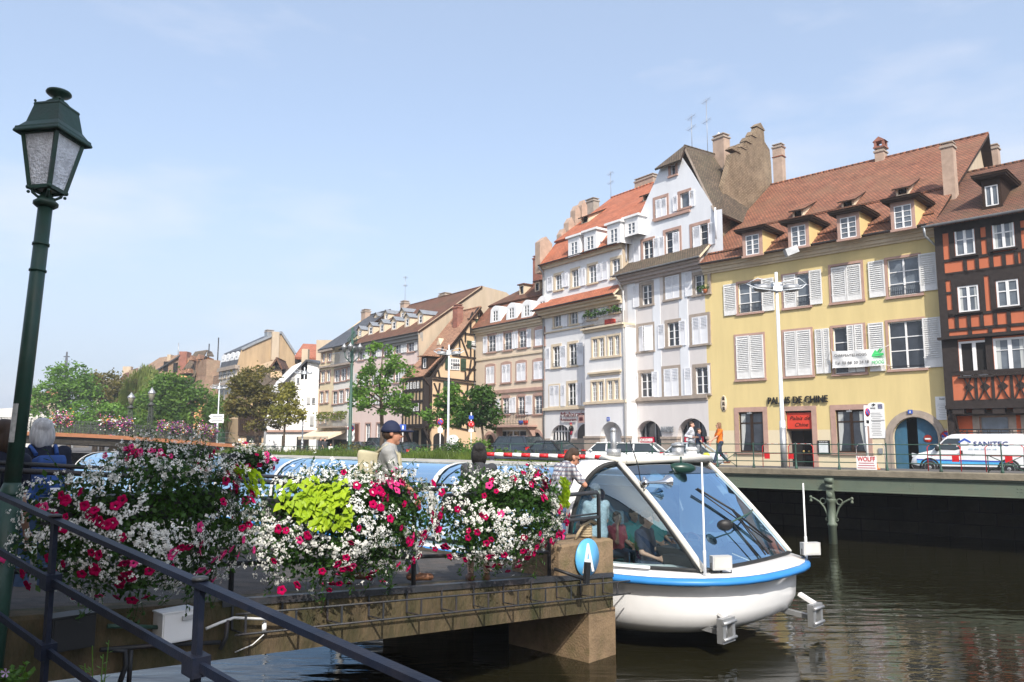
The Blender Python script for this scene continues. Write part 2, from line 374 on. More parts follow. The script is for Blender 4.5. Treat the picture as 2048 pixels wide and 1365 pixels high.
for t in(0,):
 d.loft([[rim(t,-.02,1.58),rim(t,.16,1.58),rim(t,.16,2.02),rim(t,-.02,2.02)]for t in(t0,t1)],0,sm=False)
 d.loft([[rim(t,-.1,1.56),rim(t,.24,1.56),rim(t,.24,1.585),rim(t,-.1,1.585)]for t in(t0,t1)],0,sm=False)
 d.loft([[rim(t,-.08,1.97),rim(t,-.02,1.97),rim(t,-.02,2.015),rim(t,-.08,2.015)]for t in(t0,t1)],0,sm=False)
k=t0
while k<t1:
 for dz in(1.72,1.8):
  for dt in(0,.09):d.sphere(rim(k+dt,-.02,dz),.016,0,6,4)
 k+=2.6
for i in range(14):
 t=t0+(t1-t0)*i/13;d.loft([[rim(t-.06,.2,1.62),rim(t+.06,.2,1.62),rim(t+.06,.2,1.9),rim(t-.06,.2,1.9)],[rim(t-.06,4.2,1.62),rim(t+.06,4.2,1.62),rim(t+.06,4.2,1.9),rim(t-.06,4.2,1.9)]],0,sm=False)
d.build('girder',M['green_steel'],pr)
def column(t,label):
 base=rim(t,-.06,0);o=thing('iron_column',label,'column',base,atan2(QD.y,QD.x))
 c=MB();c.lathe([(.125,-.8),(.125,.52),(.15,.54),(.15,.6),(.118,.62),(.118,1.2),(.135,1.22),(.15,1.3),(.15,1.33)],seg=8)
 c.build('shaft',M['green_steel'],o)
 c=MB()
 for sx in(-1,1):
  c.tube([(sx*.1,0,.66),(sx*.13,0,.86),(sx*.22,0,1.08),(sx*.36,0,1.24),(sx*.52,0,1.33),(sx*.6,0,1.34)],[.032,.03,.028,.028,.03,.03],7)
  c.tube([(sx*.24+.085*cos(a*pi/6),0,1.25+.085*sin(a*pi/6))for a in range(13)],.02,6)
  c.tube([(sx*.15+.03*cos(a*pi/4),0,.72+.05*sin(a*pi/4))for a in range(9)],.015,5)
  c.sphere((sx*.6,0,1.36),.05);c.sphere((sx*.6,0,1.25),.045);c.tube([(sx*.6,0,1.36),(sx*.6,0,1.22)],.03,7)
 c.build('bracket',M['green_steel'],o)
 c=MB();c.box(-.1,.1,-.12,.08,1.33,1.62);c.tube([(-.12,-.13,1.88),(.12,-.13,1.88)],.08,10);c.tube([(-.1,-.14,1.7),(.1,-.14,1.7)],.055,10)
 c.sphere((0,-.14,1.45),(.09,.03,.09));c.box(-.09,.09,-.13,.06,1.62,1.9)
 c.build('capital',M['green_steel'],o)
 return o
column(tq(1660),'grey green iron column with scrolled brackets standing in the river right of the boat')
rl=thing('promenade_railing','green iron railing with three thin rails along the edge of the promenade','railing')
q=MB()
for z in(2.96,2.68,2.42):q.tube([rim(t0-.2,.12,z),rim(t1,.12,z)],.0155,6)
q.build('rail',M['green_iron'],rl)
posts=[1120,1215,1250,1302,1360,1432,1505,1590,1676,1772,1880,2003]
for u in posts:
 t=tq(u);p=MB();b=rim(t,.12,2.2);p.obox(b+Vector((0,0,.39)),Vector((QD.x,QD.y,0))*.016,Vector((QN.x,QN.y,0))*.016,(0,0,.39))
 p.tube([b+Vector((0,0,z))for z in(0,.05,.12,.3)],[.05,.045,.03,.018],7);p.sphere(b+Vector((0,0,.79)),.024,0,6,4)
 p.build('post',M['green_iron'],rl)
q=MB()
for(ua,ub)in((1238,1300),(1432,1470),(1975,2048)):
 ta,tb=tq(ua),tq(ub)
 for(za,zb)in((2.25,2.68),(2.68,2.25)):q.tube([rim(ta,.14,za),rim(tb,.14,zb)],.012,5)
 for t in(ta,tb):q.tube([rim(t,.14,2.2),rim(t,.14,2.68)],.014,5)
q.build('cross_brace',M['green_iron'],rl)
# houses
class Fac:
 """A house front: local x runs along it to the right as seen from the street, y goes inward, z up from its base."""
 def __init__(s,pl,pr,z0=1.4):
  s.p=Vector((pl[0],pl[1]));s.q=Vector((pr[0],pr[1]));s.dx=(s.q-s.p).normalized();s.w=(s.q-s.p).length
  s.n=Vector((-s.dx.y,s.dx.x));s.z0=z0;s.rz=atan2(s.dx.y,s.dx.x)
 def loc(s,u,v,y=0.0):
  r=ray(u,v);t=(s.p.dot(s.n)+y)/(r.x*s.n.x+r.y*s.n.y)
  P=Vector((r.x*t,t));return(P-s.p).dot(s.dx),EYE+r.z*t-s.z0
 def side(s,u,v,x):
  r=ray(u,v);t=(s.p.dot(s.dx)+x)/(r.x*s.dx.x+r.y*s.dx.y)
  P=Vector((r.x*t,t));return(P-s.p).dot(s.n),EYE+r.z*t-s.z0
 def slope(s,u,v,y0,z0,k):
  r=ray(u,v);a=Vector((r.x,r.y)).dot(s.n);t=(z0+s.z0-EYE-k*(y0+s.p.dot(s.n)))/(r.z-k*a)
  P=Vector((r.x*t,t));return Vector(((P-s.p).dot(s.dx),(P-s.p).dot(s.n),EYE+r.z*t-s.z0))
 def world(s,x,y,z):P=s.p+s.dx*x+s.n*y;return Vector((P.x,P.y,z+s.z0))
 def rect(s,u0,u1,v0,v1,y=0.0):
  um=(u0+u1)/2;x0,_=s.loc(u0,(v0+v1)/2,y);x1,_=s.loc(u1,(v0+v1)/2,y);zt=s.loc(um,v0,y)[1];zb=s.loc(um,v1,y)[1]
  return x0,x1,zb,zt
 def house(s,name,label,cat='house'):return thing(name,label,cat,(s.p.x,s.p.y,s.z0),s.rz)
def advance(p,ang,u,v=860):
 d=Vector((-sin(R(ang)),cos(R(ang))));k=ray(u,v).x;t=(k*p[1]-p[0])/(d.x-k*d.y);return Vector((p[0]+d.x*t,p[1]+d.y*t))
def fxz(y=0):return lambda a,b,d:Vector((a,y+d,b))
def arch_pts(x0,x1,zb,zs,zt,n=14):
 xm,rx=(x0+x1)/2,(x1-x0)/2;return[(x0,zb)]+[(xm-rx*cos(pi*i/n),zs+(zt-zs)*sin(pi*i/n))for i in range(n+1)]+[(x1,zb)]
def rp(r):return[(r[0],r[2]),(r[1],r[2]),(r[1],r[3]),(r[0],r[3])]
def wall(h,outline,holes,mt,depth=.2,name='wall',mrev=None,y=0.0,back=True):
 outline=[(p,-.4 if z==0 else z)for p,z in outline]
 b=MB();b.prism(outline,fxz(y),0,None,0,holes=holes)
 for q in holes:
  for k in range(len(q)):
   a,c=q[k],q[(k+1)%len(q)];b.poly([(a[0],y,a[1]),(c[0],y,c[1]),(c[0],y+depth,c[1]),(a[0],y+depth,a[1])],1 if mrev else 0)
 return b.build(name,[mt,mrev]if mrev else[mt],h)
def window(h,r,nx=2,nz=3,fr='win_white',pane='pane',sur=None,sw=.13,yy=.13,sill=True,fw=.055,bar=.03,arch=False,y=0.0,curtain=False,name='window',transom=None):
 x0,x1,z0,z1=r;b=MB();yf=y+yy
 for q in((x0,x0+fw,z0,z1),(x1-fw,x1,z0,z1),(x0+fw,x1-fw,z0,z0+fw),(x0+fw,x1-fw,z1-fw,z1)):b.box(q[0],q[1],yf-.045,yf+.02,q[2],q[3],0)
 ix0,ix1,iz0,iz1=x0+fw,x1-fw,z0+fw,z1-fw
 for i in range(1,nx):
  x=ix0+(ix1-ix0)*i/nx;wd=fw*.8 if(nx==2 or i==nx//2)else bar/2;b.box(x-wd,x+wd,yf-.05,yf+.015,iz0,iz1,0)
 zs=[iz0+(iz1-iz0)*i/nz for i in range(1,nz)]if transom is None else[iz0+(iz1-iz0)*q for q in transom]
 for z in zs:b.box(ix0,ix1,yf-.035,yf+.012,z-bar/2,z+bar/2,0)
 ms=[M[fr]]
 if sur:
  ms.append(M[sur]);p=.035
  b.box(x0-sw,x0,y-p,y+.05,z0,z1,1);b.box(x1,x1+sw,y-p,y+.05,z0,z1,1)
  if arch:b.prism([(x0-sw,z1)]+[(x0-sw+(x1-x0+2*sw)*i/8,z1+sw+.12*sin(pi*i/8))for i in range(9)]+[(x1+sw,z1)],fxz(y-p),0,p+.05,1)
  else:b.box(x0-sw,x1+sw,y-p,y+.05,z1,z1+sw,1)
  if sill:b.box(x0-sw-.03,x1+sw+.03,y-p-.07,y+.05,z0-.12,z0,1)
 o=b.build(name,ms,h)
 p=MB().poly([(ix0,yf,iz0),(ix1,yf,iz0),(ix1,yf,iz1),(ix0,yf,iz1)])
 mm=[M[pane]]
 if curtain:
  mm.append(M['curtain']);w=(ix1-ix0)*.16
  for s0,s1 in((ix0,ix0+w),(ix1-w,ix1)):p.poly([(s0,yf-.004,iz0),(s1,yf-.004,iz0),(s1,yf-.004,iz1),(s0,yf-.004,iz1)],1)
 p.build('pane',mm,o)
 return o
def shutter(h,r,style='half',mt='shut_white',y=-.06,ang=0,hinge=0,pitch=.095,pane_frac=.45):
 x0,x1,z0,z1=r;b=MB();t=.022;e=.07
 for q in((x0,x0+e,z0,z1),(x1-e,x1,z0,z1),(x0+e,x1-e,z0,z0+e),(x0+e,x1-e,z1-e,z1)):b.box(q[0],q[1],y-t,y+t,q[2],q[3])
 zl=z0+e
 if style=='half':zl=z0+(z1-z0)*(1-pane_frac)
 elif style=='foot':zl=z0+(z1-z0)*.16
 elif style=='solid':zl=z1-e
 if zl>z0+e+.01:b.box(x0+e,x1-e,y-t*.4,y+t*.6,z0+e,zl);b.box(x0+e,x1-e,y-t,y+t,zl,zl+.05)
 z=zl+.1;mid=(zl+z1)/2
 if style!='solid':
  b.box(x0+e,x1-e,y-t*.2+.022,y+.03,zl,z1-e)
  while z<z1-e-.02:
   b.obox(((x0+x1)/2,y,z),((x1-x0)/2-e,0,0),(0,.026,.018),(0,-.004,.006));z+=pitch
 b.box(x0-.03,x0+.05,y-.03,y-.02,z0+(z1-z0)*.2,z0+(z1-z0)*.2+.04);b.box(x0-.03,x0+.05,y-.03,y-.02,z0+(z1-z0)*.8,z0+(z1-z0)*.8+.04)
 if ang:
  px=x0 if hinge==0 else x1;b.move(Matrix.Translation((px,y,0))@Matrix.Rotation(R(ang),4,'Z')@Matrix.Translation((-px,-y,0)))
 return b.build('shutter',[M[mt]],h)
def guard(h,r,ht=.5,y=-.03,n=10):
 x0,x1,z0=r[0],r[1],r[2];b=MB()
 for z in(z0+.06,z0+ht):b.bar((x0,y,z),(x1,y,z),.025,.025)
 for i in range(n+1):x=x0+(x1-x0)*i/n;b.bar((x,y,z0+.06),(x,y,z0+ht),.014,.014)
 return b.build('window_guard',[M['iron']],h)
def chimney(h,x,y,z0,z1,w=.7,d=.6,mt='chimney',cap='stone_grey',parent=None):
 b=MB();b.box(x-w/2,x+w/2,y-d/2,y+d/2,z0,z1,0);b.box(x-w/2-.06,x+w/2+.06,y-d/2-.06,y+d/2+.06,z1-.16,z1-.05,1)
 b.box(x-w/2+.08,x+w/2-.08,y-d/2+.08,y+d/2-.08,z1,z1+.1,1);b.box(x-w/2-.02,x+w/2+.02,y-d/2-.02,y+d/2+.02,z1+.1,z1+.16,1)
 b.box(x-w/2-.08,x+w/2+.08,y-d/2-.1,y+d/2+.05,z0-.02,z0+.12,1)
 return b.build('chimney',[M[mt],M[cap]],parent or h)
def roof_plane(name,corners,mt,h,th=.14,under='timber_brown',ridge=True):
 c=[Vector(p)for p in corners];n=(c[1]-c[0]).cross(c[3]-c[0]).normalized()
 if n.z<0:n=-n
 b=MB();b.poly(c,0);lo=[p-n*th for p in c];b.poly(lo,1)
 for i in range(4):b.poly([c[i],c[(i+1)%4],lo[(i+1)%4],lo[i]],0 if i in(0,2)else 1)
 if ridge:
  d=c[2]-c[3];k=max(1,int(d.length/.38))
  for i in range(k):
   p=c[3]+d*(i/k);q=c[3]+d*((i+.93)/k);b.tube([p+Vector((0,0,.0)),q+Vector((0,0,.015))],[.1,.085],7,0,True)
 return b.build(name,[M[mt],M[under]],h)
def antenna(h,x,y,z0,z1,parent=None,n=5):
 b=MB();b.tube([(x,y,z0),(x,y,z1)],.022,5)
 for k,zz in enumerate((z1-.1,z1-(z1-z0)*.35)):
  b.tube([(x-.5,y+.2,zz),(x+.6,y-.25,zz)],.013,4)
  for i in range(n):s=-.45+i*.95/n;b.tube([(x+s*1.05,y-s*.42-.28,zz),(x+s*1.05,y-s*.42+.28,zz)],.009,4)
 return b.build('antenna',[M['galv']],parent or h)
def text_on(F,name,txt,mt,h,u0,v0,u1,hpx,y=-.05,depth=.02,**kw):
 x0,z0=F.loc(u0,v0,y);x1,_=F.loc(u1,v0,y);zt=F.loc(u0,v0-hpx,y)[1]
 Mx=Matrix(((1,0,0,x0),(0,0,-1,y),(0,1,0,z0),(0,0,0,1)))
 return text_obj(name,txt,mt,h,Mx,(zt-z0)/.69,fit=x1-x0,depth=depth,**kw)
TXT=lambda x,y,z:Matrix(((1,0,0,x),(0,0,-1,y),(0,1,0,z),(0,0,0,1)))
def gutter(h,x0,x1,y,z,r=.075,mt='lead'):
 b=MB();b.loft([[(x,y+r*cos(a),z+r*sin(a))for a in[pi+pi*i/6 for i in range(7)]]+[(x,y+r*.8,z+.01),(x,y-r*.8,z+.01)]for x in(x0,x1)],0,sm=False)
 return b.build('gutter',[M[mt]],h)
def pipe(h,pts,r=.05,mt='zinc'):return MB().tube(pts,r,7).build('downpipe',[M[mt]],h)
R1,R2,W3,W4,B5=zm(1400,230,3.1605),zm(1400,580,3.1605),zm(1060,230,3.9),zm(1060,560,3.688),zm(780,480,3.0333)
def zr(Z,x0,x1,y0,y1):a,b=Z(x0,y0),Z(x1,y1);return a[0],b[0],a[1],b[1]
k=ray(1900,860).x;PY_R=Vector((43*sqrt(2)*k/(1+k),43*sqrt(2)/(1+k)))
PY_L=advance(PY_R,45.6,1418);PW_L=advance(PY_L,37,1251);PM_L=advance(PW_L,36,1088);PB_L=advance(PM_L,38,950)
def yellow_mat():
 m=stucco('ochre yellow render',(.64,.515,.25),.07,(.54,.43,.22),.3);n,l=nodes(m);b=n['Principled BSDF']
 src=b.inputs['Base Color'].links[0].from_socket;tc=n.new('ShaderNodeTexCoord');sp=n.new('ShaderNodeSeparateXYZ');l.new(tc.outputs['Object'],sp.inputs[0])
 gt=n.new('ShaderNodeMath');gt.operation='LESS_THAN';gt.inputs[1].default_value=2.25;l.new(sp.outputs[2],gt.inputs[0])
 mx=n.new('ShaderNodeMixRGB');mx.inputs[2].default_value=(.66,.57,.40,1);l.new(gt.outputs[0],mx.inputs[0]);l.new(src,mx.inputs[1]);l.new(mx.outputs[0],b.inputs['Base Color'])
 return m
M['yellow']=yellow_mat()
F=FY=Fac(PY_L,PY_R)
h=HY=F.house('townhouse','wide yellow house with red tiled roof, four dormers and white louvred shutters')
ze=F.loc(1660,487)[1]
rects={}
for key,q in dict(t1=zr(R1,243,388,1058,1250),t2=zr(R1,530,690,1010,1215),t3=zr(R1,830,1022,948,1180),t4=zr(R1,1188,1388,903,1142)).items():rects[key]=F.rect(*q)
for key,q in dict(m1=zr(R2,232,402,288,565),m2=zr(R2,535,705,258,545),m3=zr(R2,845,1038,232,528),m4=zr(R2,1195,1415,196,500)).items():rects[key]=F.rect(*q)
for key,q in dict(g1=zr(R2,248,402,772,1026),dd=zr(R2,548,714,765,1160),g2=zr(R2,862,1052,758,1030)).items():rects[key]=F.rect(*q)
rects['dd']=(*rects['dd'][:2],0,rects['dd'][3])
ax0,ax1,_,azt=F.rect(*zr(R2,1222,1508,805,1120));zs=azt-(ax1-ax0)*.48
arch=arch_pts(ax0,ax1,0,zs,azt)
wall(h,[(0,0),(F.w,0),(F.w,ze),(0,ze)],[rp(r)for r in rects.values()]+[arch],M['yellow'])
b=MB();D=13.0;yr=9.6
lft,rgt=F.loc(1533,372,yr),F.loc(1978,267,yr);zrg=(lft[1]+rgt[1])/2
b.poly([(F.w,0,0),(F.w,D,0),(F.w,D,ze),(F.w,yr,zrg-.25),(F.w,0,ze)]);b.poly([(0,0,0),(0,D,0),(0,D,ze),(0,yr,zrg-.25),(0,0,ze)]);b.poly([(0,D,0),(F.w,D,0),(F.w,D,ze),(0,D,ze)])
b.build('side_wall',[M['tan_pale']],h)
b=MB()
for i,(p0,z0,z1)in enumerate(((.12,-.62,-.5),(.22,-.5,-.3),(.36,-.3,-.12),(.5,-.12,0))):b.box(-.02,F.w+.0,-p0,.0,ze+z0,ze+z1)
b.build('cornice',[M['stone_cream']],h)
eR=F.w+.1
k_roof=(zrg-ze)/(yr+.62)
rf=roof_plane('roof',[(0,-.62,ze),(eR,-.62,ze),(rgt[0],yr,zrg),(0,yr,zrg)],'tile_red',h)
roof_plane('back_roof',[(0,D+.5,ze),(eR,D+.5,ze),(rgt[0],yr+.01,zrg-.02),(0,yr+.01,zrg-.02)],'tile_red',h,ridge=False)
gutter(h,0,eR,-.68,ze-.03)
for zz,xx in((.9,.2),(3.6,2.2)):
 b=MB()
 y=-.62+zz;z=ze+k_roof*zz+.09
 for i in range(70):
  x=xx+(F.w-xx-.2)*i/69;b.box(x-.07,x+.07,y-.04,y+.05,z-.06,z+.05)
 b.build('snow_guard',[M['tile_red']],rf)
for key in('t1','t2','t3','t4','m1','m2','m3','m4'):
 big=key in('t4','m4');window(h,rects[key],2,3,sur='sandstone',pane='pane_grey' if key[0]=='t' else 'pane',transom=(.32,.66)if key[0]=='t' else(.38,.68),bar=.045)
for key in('t1','t2','t4'):guard(h,rects[key],.52,n=16)
guard(h,rects['m4'],.16,n=4)
def shut_px(F,h,Z,x0,x1,y0,y1,**kw):return shutter(h,F.rect(*zr(Z,x0,x1,y0,y1),-.06),**kw)
for q in((R1,150,228,1070,1268),(R1,390,468,1032,1240),(R1,528,606,1012,1220),(R1,692,770,980,1198),(R1,832,923,962,1182),(R1,925,1018,948,1172),(R1,1066,1168,922,1152),(R1,1386,1495,874,1112),(R2,230,313,292,564),(R2,315,402,286,558),(R2,536,610,262,545),(R2,612,703,254,540),(R2,730,776,248,530),(R2,779,822,243,528),(R2,933,976,224,522),(R2,980,1034,218,518),(R2,1068,1166,208,515),(R2,1412,1528,174,490)):
 shut_px(F,h,*q,style='foot',mt='shut_white',pitch=.11)
for key in('g1','g2'):
 o=window(h,rects[key],2,1,fr='timber_brown',sur='sandstone',sw=.28,transom=(.74,),bar=.07,fw=.09,pane='pane')
 x0,x1,z0,z1=rects[key];c=MB()
 for s,xa in((1,x0+.05),(-1,x1-.05)):
  if key=='g2' or s==1:
   pts=[(xa,z1-.1),(xa+s*(.32 if key=='g2' or s>0 else .2),z1-.1),(xa+s*.3,z0+1.2),(xa+s*.12,z0+.1),(xa,z0+.1)]
   c.prism(pts,fxz(.118),0,.006)
 c.build('curtain',[M['curtain']],o)
 b=MB();b.box((x0+x1)/2-.12,(x0+x1)/2+.12,-.22,-.06,z1-.12,z1-.04);b.bar(((x0+x1)/2,-.02,z1),((x0+x1)/2,-.14,z1-.06),.04,.04);b.build('spot_lamp',[M['galv']],h)
x0,x1,z0,z1=rects['dd'];b=MB()
for xa,xb,za,zb in((x0-.28,x0,0,z1),(x1,x1+.28,0,z1),(x0-.28,x1+.28,z1,z1+.26)):b.box(xa,xb,-.05,.05,za,zb)
b.build('door_surround',[M['sandstone']],h)
zsg=F.loc(1600,858)[1]
s=MB();s.box(x0+.04,x1-.04,.1,.16,zsg,z1-.1,0);s.box(x0,x1,.08,.2,zsg-.1,zsg,1);s.box(x0,x1,.08,.2,z1-.1,z1,1)
so=s.build('fascia_sign',[M['sign_red'],M['timber_brown']],h)
hh=z1-.1-zsg
text_obj('lettering','Palais de',M['timber_brown'],so,TXT(x0+.2,.085,zsg+hh*.55),hh*.34,fit=(x1-x0)*.78,shear=.35,depth=.006)
text_obj('lettering','Chine',M['timber_brown'],so,TXT(x0+.5,.085,zsg+hh*.14),hh*.34,fit=(x1-x0)*.5,shear=.35,depth=.006)
b=MB();b.box(x0+.02,x1-.02,.55,.6,0,zsg-.02,0);b.box((x0+x1)/2-.015,(x0+x1)/2+.015,.53,.55,0,zsg-.1,1)
do=b.build('door',[M['dark_inside'],M['timber_brown']],h)
b=MB()
for sx in(-.16,.16):b.sphere(((x0+x1)/2+sx+.15,.5,1.05),.07)
b.build('handle',[mat('brass',(.6,.42,.15),.3,metal=.9)],do)
MB().box(x0,x0+.05,.2,.55,0,zsg).build('door_reveal',[M['stone_grey']],h)
o=MB();o.prism(arch_pts(ax0-.36,ax1+.36,0,zs,azt+.36),fxz(-.06),0,.1,0,holes=[arch])
o.prism(arch_pts(ax0-.12,ax1+.12,0,zs,azt+.12),fxz(-.09),0,.03,0,holes=[arch_pts(ax0-.02,ax1+.02,0.02,zs,azt+.02)]);o.build('gateway_surround',[M['stone_grey']],h)
bl=mat('faded blue door paint',(.035,.12,.20),.6,.15,3,dirt=(.10,.17,.22),dirt_amt=.5,dirt_s=4)
xm=(ax0+ax1)/2;b=MB()
right=[p for p in arch_pts(xm+.12,ax1,0,zs,azt)]
half=[(xm,0)]+[p for p in arch if p[0]>xm-.01][0:];half=[(xm+.06,0),(xm+.06,azt)]+[p for p in arch if p[0]>xm+.07]
b.prism(half,fxz(.22),0,.07)
for zz in(.5,1.5,2.5):b.box(xm+.12,ax1-.12,.19,.22,zz,zz+.06)
o=b.build('gate_leaf',[bl],h)
b=MB();x=xm+(ax1-xm)*.5;b.lathe([(.0,0),(.2,0),(.2,.01),(0,.01)],(x,.2,1.75),18,0,(0,-1,0));b.box(x-.14,x+.14,.18,.189,1.71,1.79,1);b.build('no_parking_disc',[M['sign_red'],M['white_plastic']],o)
b=MB();qp=[(ax0,0)]+[p for p in arch if p[0]<ax0+.62]+[(ax0+.6,0)];b.prism(qp,fxz(.25),0,.06);b.build('gate_leaf',[bl],h)
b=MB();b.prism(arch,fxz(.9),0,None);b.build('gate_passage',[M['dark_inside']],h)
b=MB();x,z=F.loc(1822,824);b.box(x-.11,x+.11,-.13,-.1,z-.1,z+.1);o=b.build('house_number',[M['sign_blue']],h)
text_obj('lettering','8',M['white_plastic'],o,TXT(x-.05,-.135,z-.07),.18,depth=.003)
text_on(F,'lettering','PALAIS DE CHINE',M['black'],h,1536,808.5,1656,13,-.09,.035,bold=.008)
x,z=F.loc(1448,808);b=MB();b.lathe([(0,0),(.2,0),(.22,.02),(.2,.04),(0,.045)],(0,0,0),20,0);b.move(Matrix.Translation((x,-.0,z))@Matrix.Scale(2.3,4,(0,0,1))@Matrix.Rotation(pi/2,4,'X'))
for zz in(.32,0,-.3):
 for(xa,za,xb,zb)in((-.1,.1,.1,.1),(0,.13,0,-.1),(-.09,.02,.09,.02),(-.1,-.1,-.02,0),(.1,-.1,.02,0),(-.08,-.06,.08,-.06)):b.bar((x+xa,-.06,z+zz+za),(x+xb,-.06,z+zz+zb),.025,.02,1)
b.build('plaque',[M['stone_cream'],M['timber']],h)
def dormer(F,h,Z,wr,fr,ze,y0,k,rf,wallm,roofm,surm,nz=4,roof_h=.28,over=.35,shed=.28):
 q=zr(Z,*wr);f=zr(Z,*fr);p=F.slope((f[0]+f[1])/2,f[3],y0,ze,k);y=p.y
 x0,x1,z0,z1=F.rect(*f,y);a0,a1,c0,c1=F.rect(*q,y);z0-=.05
 yb=lambda z:y0+(z-ze)/k
 b=MB();b.prism(rp((x0,x1,z0,z1)),fxz(y),0,None,1,holes=[rp((a0,a1,c0,c1))])
 for x in(x0,x1):b.poly([(x,y,z0),(x,y,z1),(x,yb(z1),z1)],0)
 b.box(x0-.03,x1+.03,y-.1,y+.02,c0-.14,c0-.02,1)
 o=b.build('dormer',[M[wallm],M[surm]],h)
 window(o,(a0,a1,c0,c1),2,nz,y=y,yy=.06,pane='pane_grey',fw=.05,name='dormer_window')
 b=MB();zt=z1+shed;e0,e1=x0-over,x1+over;ym=yb(zt+.25);ey=y-over
 b.box(e0+.06,e1-.06,ey+.06,yb(z1),z1,z1+.09,1)
 b.box(e0,e1,ey,min(yb(z1+.1),ym),z1+.09,z1+.2,1)
 A=[(e0-.04,ey-.04,z1+.2),(e1+.04,ey-.04,z1+.2),(e1+.04,yb(z1+.2),z1+.2),(e0-.04,yb(z1+.2),z1+.2)];T=[(x0+.25,yb(z1+.2)+.2,zt+.35),(x1-.25,yb(z1+.2)+.2,zt+.35)]
 b.poly([A[0],A[1],T[1],T[0]],0);b.poly([A[1],A[2],T[1]],0);b.poly([A[3],A[0],T[0]],0)
 b.build('dormer_roof',[M[roofm],M['timber_brown']],o)
 return o
M['dormer_yellow']=M['yellow']=M['yellow'];M['dormer_yellow']=stucco('dormer yellow render',(.66,.51,.24),.05)
for wr,fr in(((288,373,758,884),(268,396,738,892)),((575,668,700,832),(556,690,682,842)),((885,988,645,778),(866,1010,622,790)),((1226,1338,570,716),(1204,1360,545,728))):
 dormer(F,rf,R1,wr,fr,ze,-.62,k_roof,rf,'dormer_yellow','tile_red','sandstone')
def vent_dormer(F,rf,Z,box,ze,y0,k,roofm,deep=2.4):
 q=zr(Z,*box);p=F.slope((q[0]+q[1])/2,q[3],y0,ze,k);y=p.y;x0,x1,z0,z1=F.rect(*q,y)
 yb=lambda z:y0+(z-ze)/k;b=MB();zt=z1+.35
 b.prism([(x0-.12,z0),(x1+.12,z0),(x1+.12,z1),(x0-.12,z1)],fxz(y),0,None,0,holes=[rp((x0,x1,z0+.05,z1-.02))])
 b.poly([(x0,y+.2,z0),(x1,y+.2,z0),(x1,y+.2,z1),(x0,y+.2,z1)],2)
 for x in(x0-.12,x1+.12):b.poly([(x,y,z0),(x,y,z1),(x,yb(z1+.9),z1+.9)],0)
 c=[(x0-.28,y-.22,z1-.03),(x1+.28,y-.22,z1-.03),(x1+.22,yb(z1+1.0)+.05,z1+1.0),(x0-.22,yb(z1+1.0)+.05,z1+1.0)];b.poly(c,1)
 b.poly([(p[0],p[1],p[2]-.09)for p in c],3);b.poly([c[0],c[1],(c[1][0],c[1][1],c[1][2]-.09),(c[0][0],c[0][1],c[0][2]-.09)],3)
 for i in(1,3):j=(i+1)%4;b.poly([c[i],c[j],(c[j][0],c[j][1],c[j][2]-.09),(c[i][0],c[i][1],c[i][2]-.09)],3)
 b.build('roof_vent',[M['stone_cream'],M[roofm],M['dark_inside'],M['timber_brown']],rf)
for q in((597,640,602,650),(908,960,542,588),(1252,1306,462,508)):vent_dormer(F,rf,R1,q,ze,-.62,k_roof,'tile_red')
def chim_px(F,h,Z,box,y,mt='chimney',below=.6,d=.6):
 q=zr(Z,*box);x0,x1,z0,z1=F.rect(*q,y);return chimney(h,(x0+x1)/2,y,z0-below,z1,x1-x0,d,mt)
p=F.slope(*R1(1580,505),-.62,ze,k_roof);chim_px(F,rf,R1,(1540,1615,195,500),p.y+.35,below=1.2)
chim_px(F,rf,R1,(1116,1174,228,312),yr,below=.5,d=.7)
x,z=F.loc(1762,303,yr);b=MB();b.box(x-.36,x+.36,yr-.4,yr+.4,z+.16,z+.26);
for sx in(-.25,.25):
 for sy in(-.25,.25):b.box(x+sx-.07,x+sx+.07,yr+sy-.07,yr+sy+.07,z+.26,z+.62)
b.prism([(x-.4,z+.62),(x+.4,z+.62),(x,z+.92)],fxz(yr),-.35,.35);b.build('chimney_cap',[M['brick_red']],rf)
chim_px(F,rf,R1,(472,530,200,440),yr+3.2,below=1.6);chim_px(F,rf,R1,(1822,1892,208,330),yr+2.4,below=1.6)
b=MB();x,z=F.loc(1558,316,yr+3.2)
for dz in(0,.75):b.box(x-.42,x+.42,yr+2.86,yr+3.54,z+dz,z+dz+.06)
b.build('iron_band',[mat('rusty iron',(.25,.08,.04),.8,.2,4)],rf)
pts=[F.side(u,v,-.15)for u,v in((1436,512),(1440,430),(1446,372),(1458,330),(1462,308),(1477,303),(1480,292),(1489,296),(1491,280),(1499,284),(1502,268),(1509,272),(1512,254),(1518,250),(1526,258),(1528,284),(1538,300),(1541,330),(1543,372))]
pts=[(max(a,-1.2),b)for a,b in pts];b=MB()
poly=[(pts[0][0],9)]+pts+[(pts[-1][0],9)]
b.prism(poly,lambda a,c,d:Vector((d,a,c)),-.5,-.1,0)
o=thing('fire_wall','tall weathered crow stepped party wall rising between the white gable and the yellow house','wall',(F.p.x,F.p.y,F.z0),F.rz)
b.build('stepped_wall',[M['scales']],o)
b=MB()
for(u0,v0),(u1,v1)in(((1462,308),(1477,303)),((1480,292),(1489,296)),((1491,280),(1499,284)),((1502,268),(1509,272)),((1512,254),(1526,258))):
 a,c=F.side(u0,v0,-.15),F.side(u1,v1,-.15);ym=(a[0]+c[0])/2;zz=max(a[1],c[1]);b.prism([(a[0]-.12,zz-.15),(c[0]+.12,zz-.15),(ym,zz+.28)],lambda p,q,d:Vector((d,p,q)),-.56,-.04)
b.build('coping',[M['scales']],o)
O3,O4=zm(1860,400,3.792),zm(1860,640,4.266)
PO_R=PY_R+Vector((.716,-.698))*9.5;off=Vector((.698,.716))*-.55
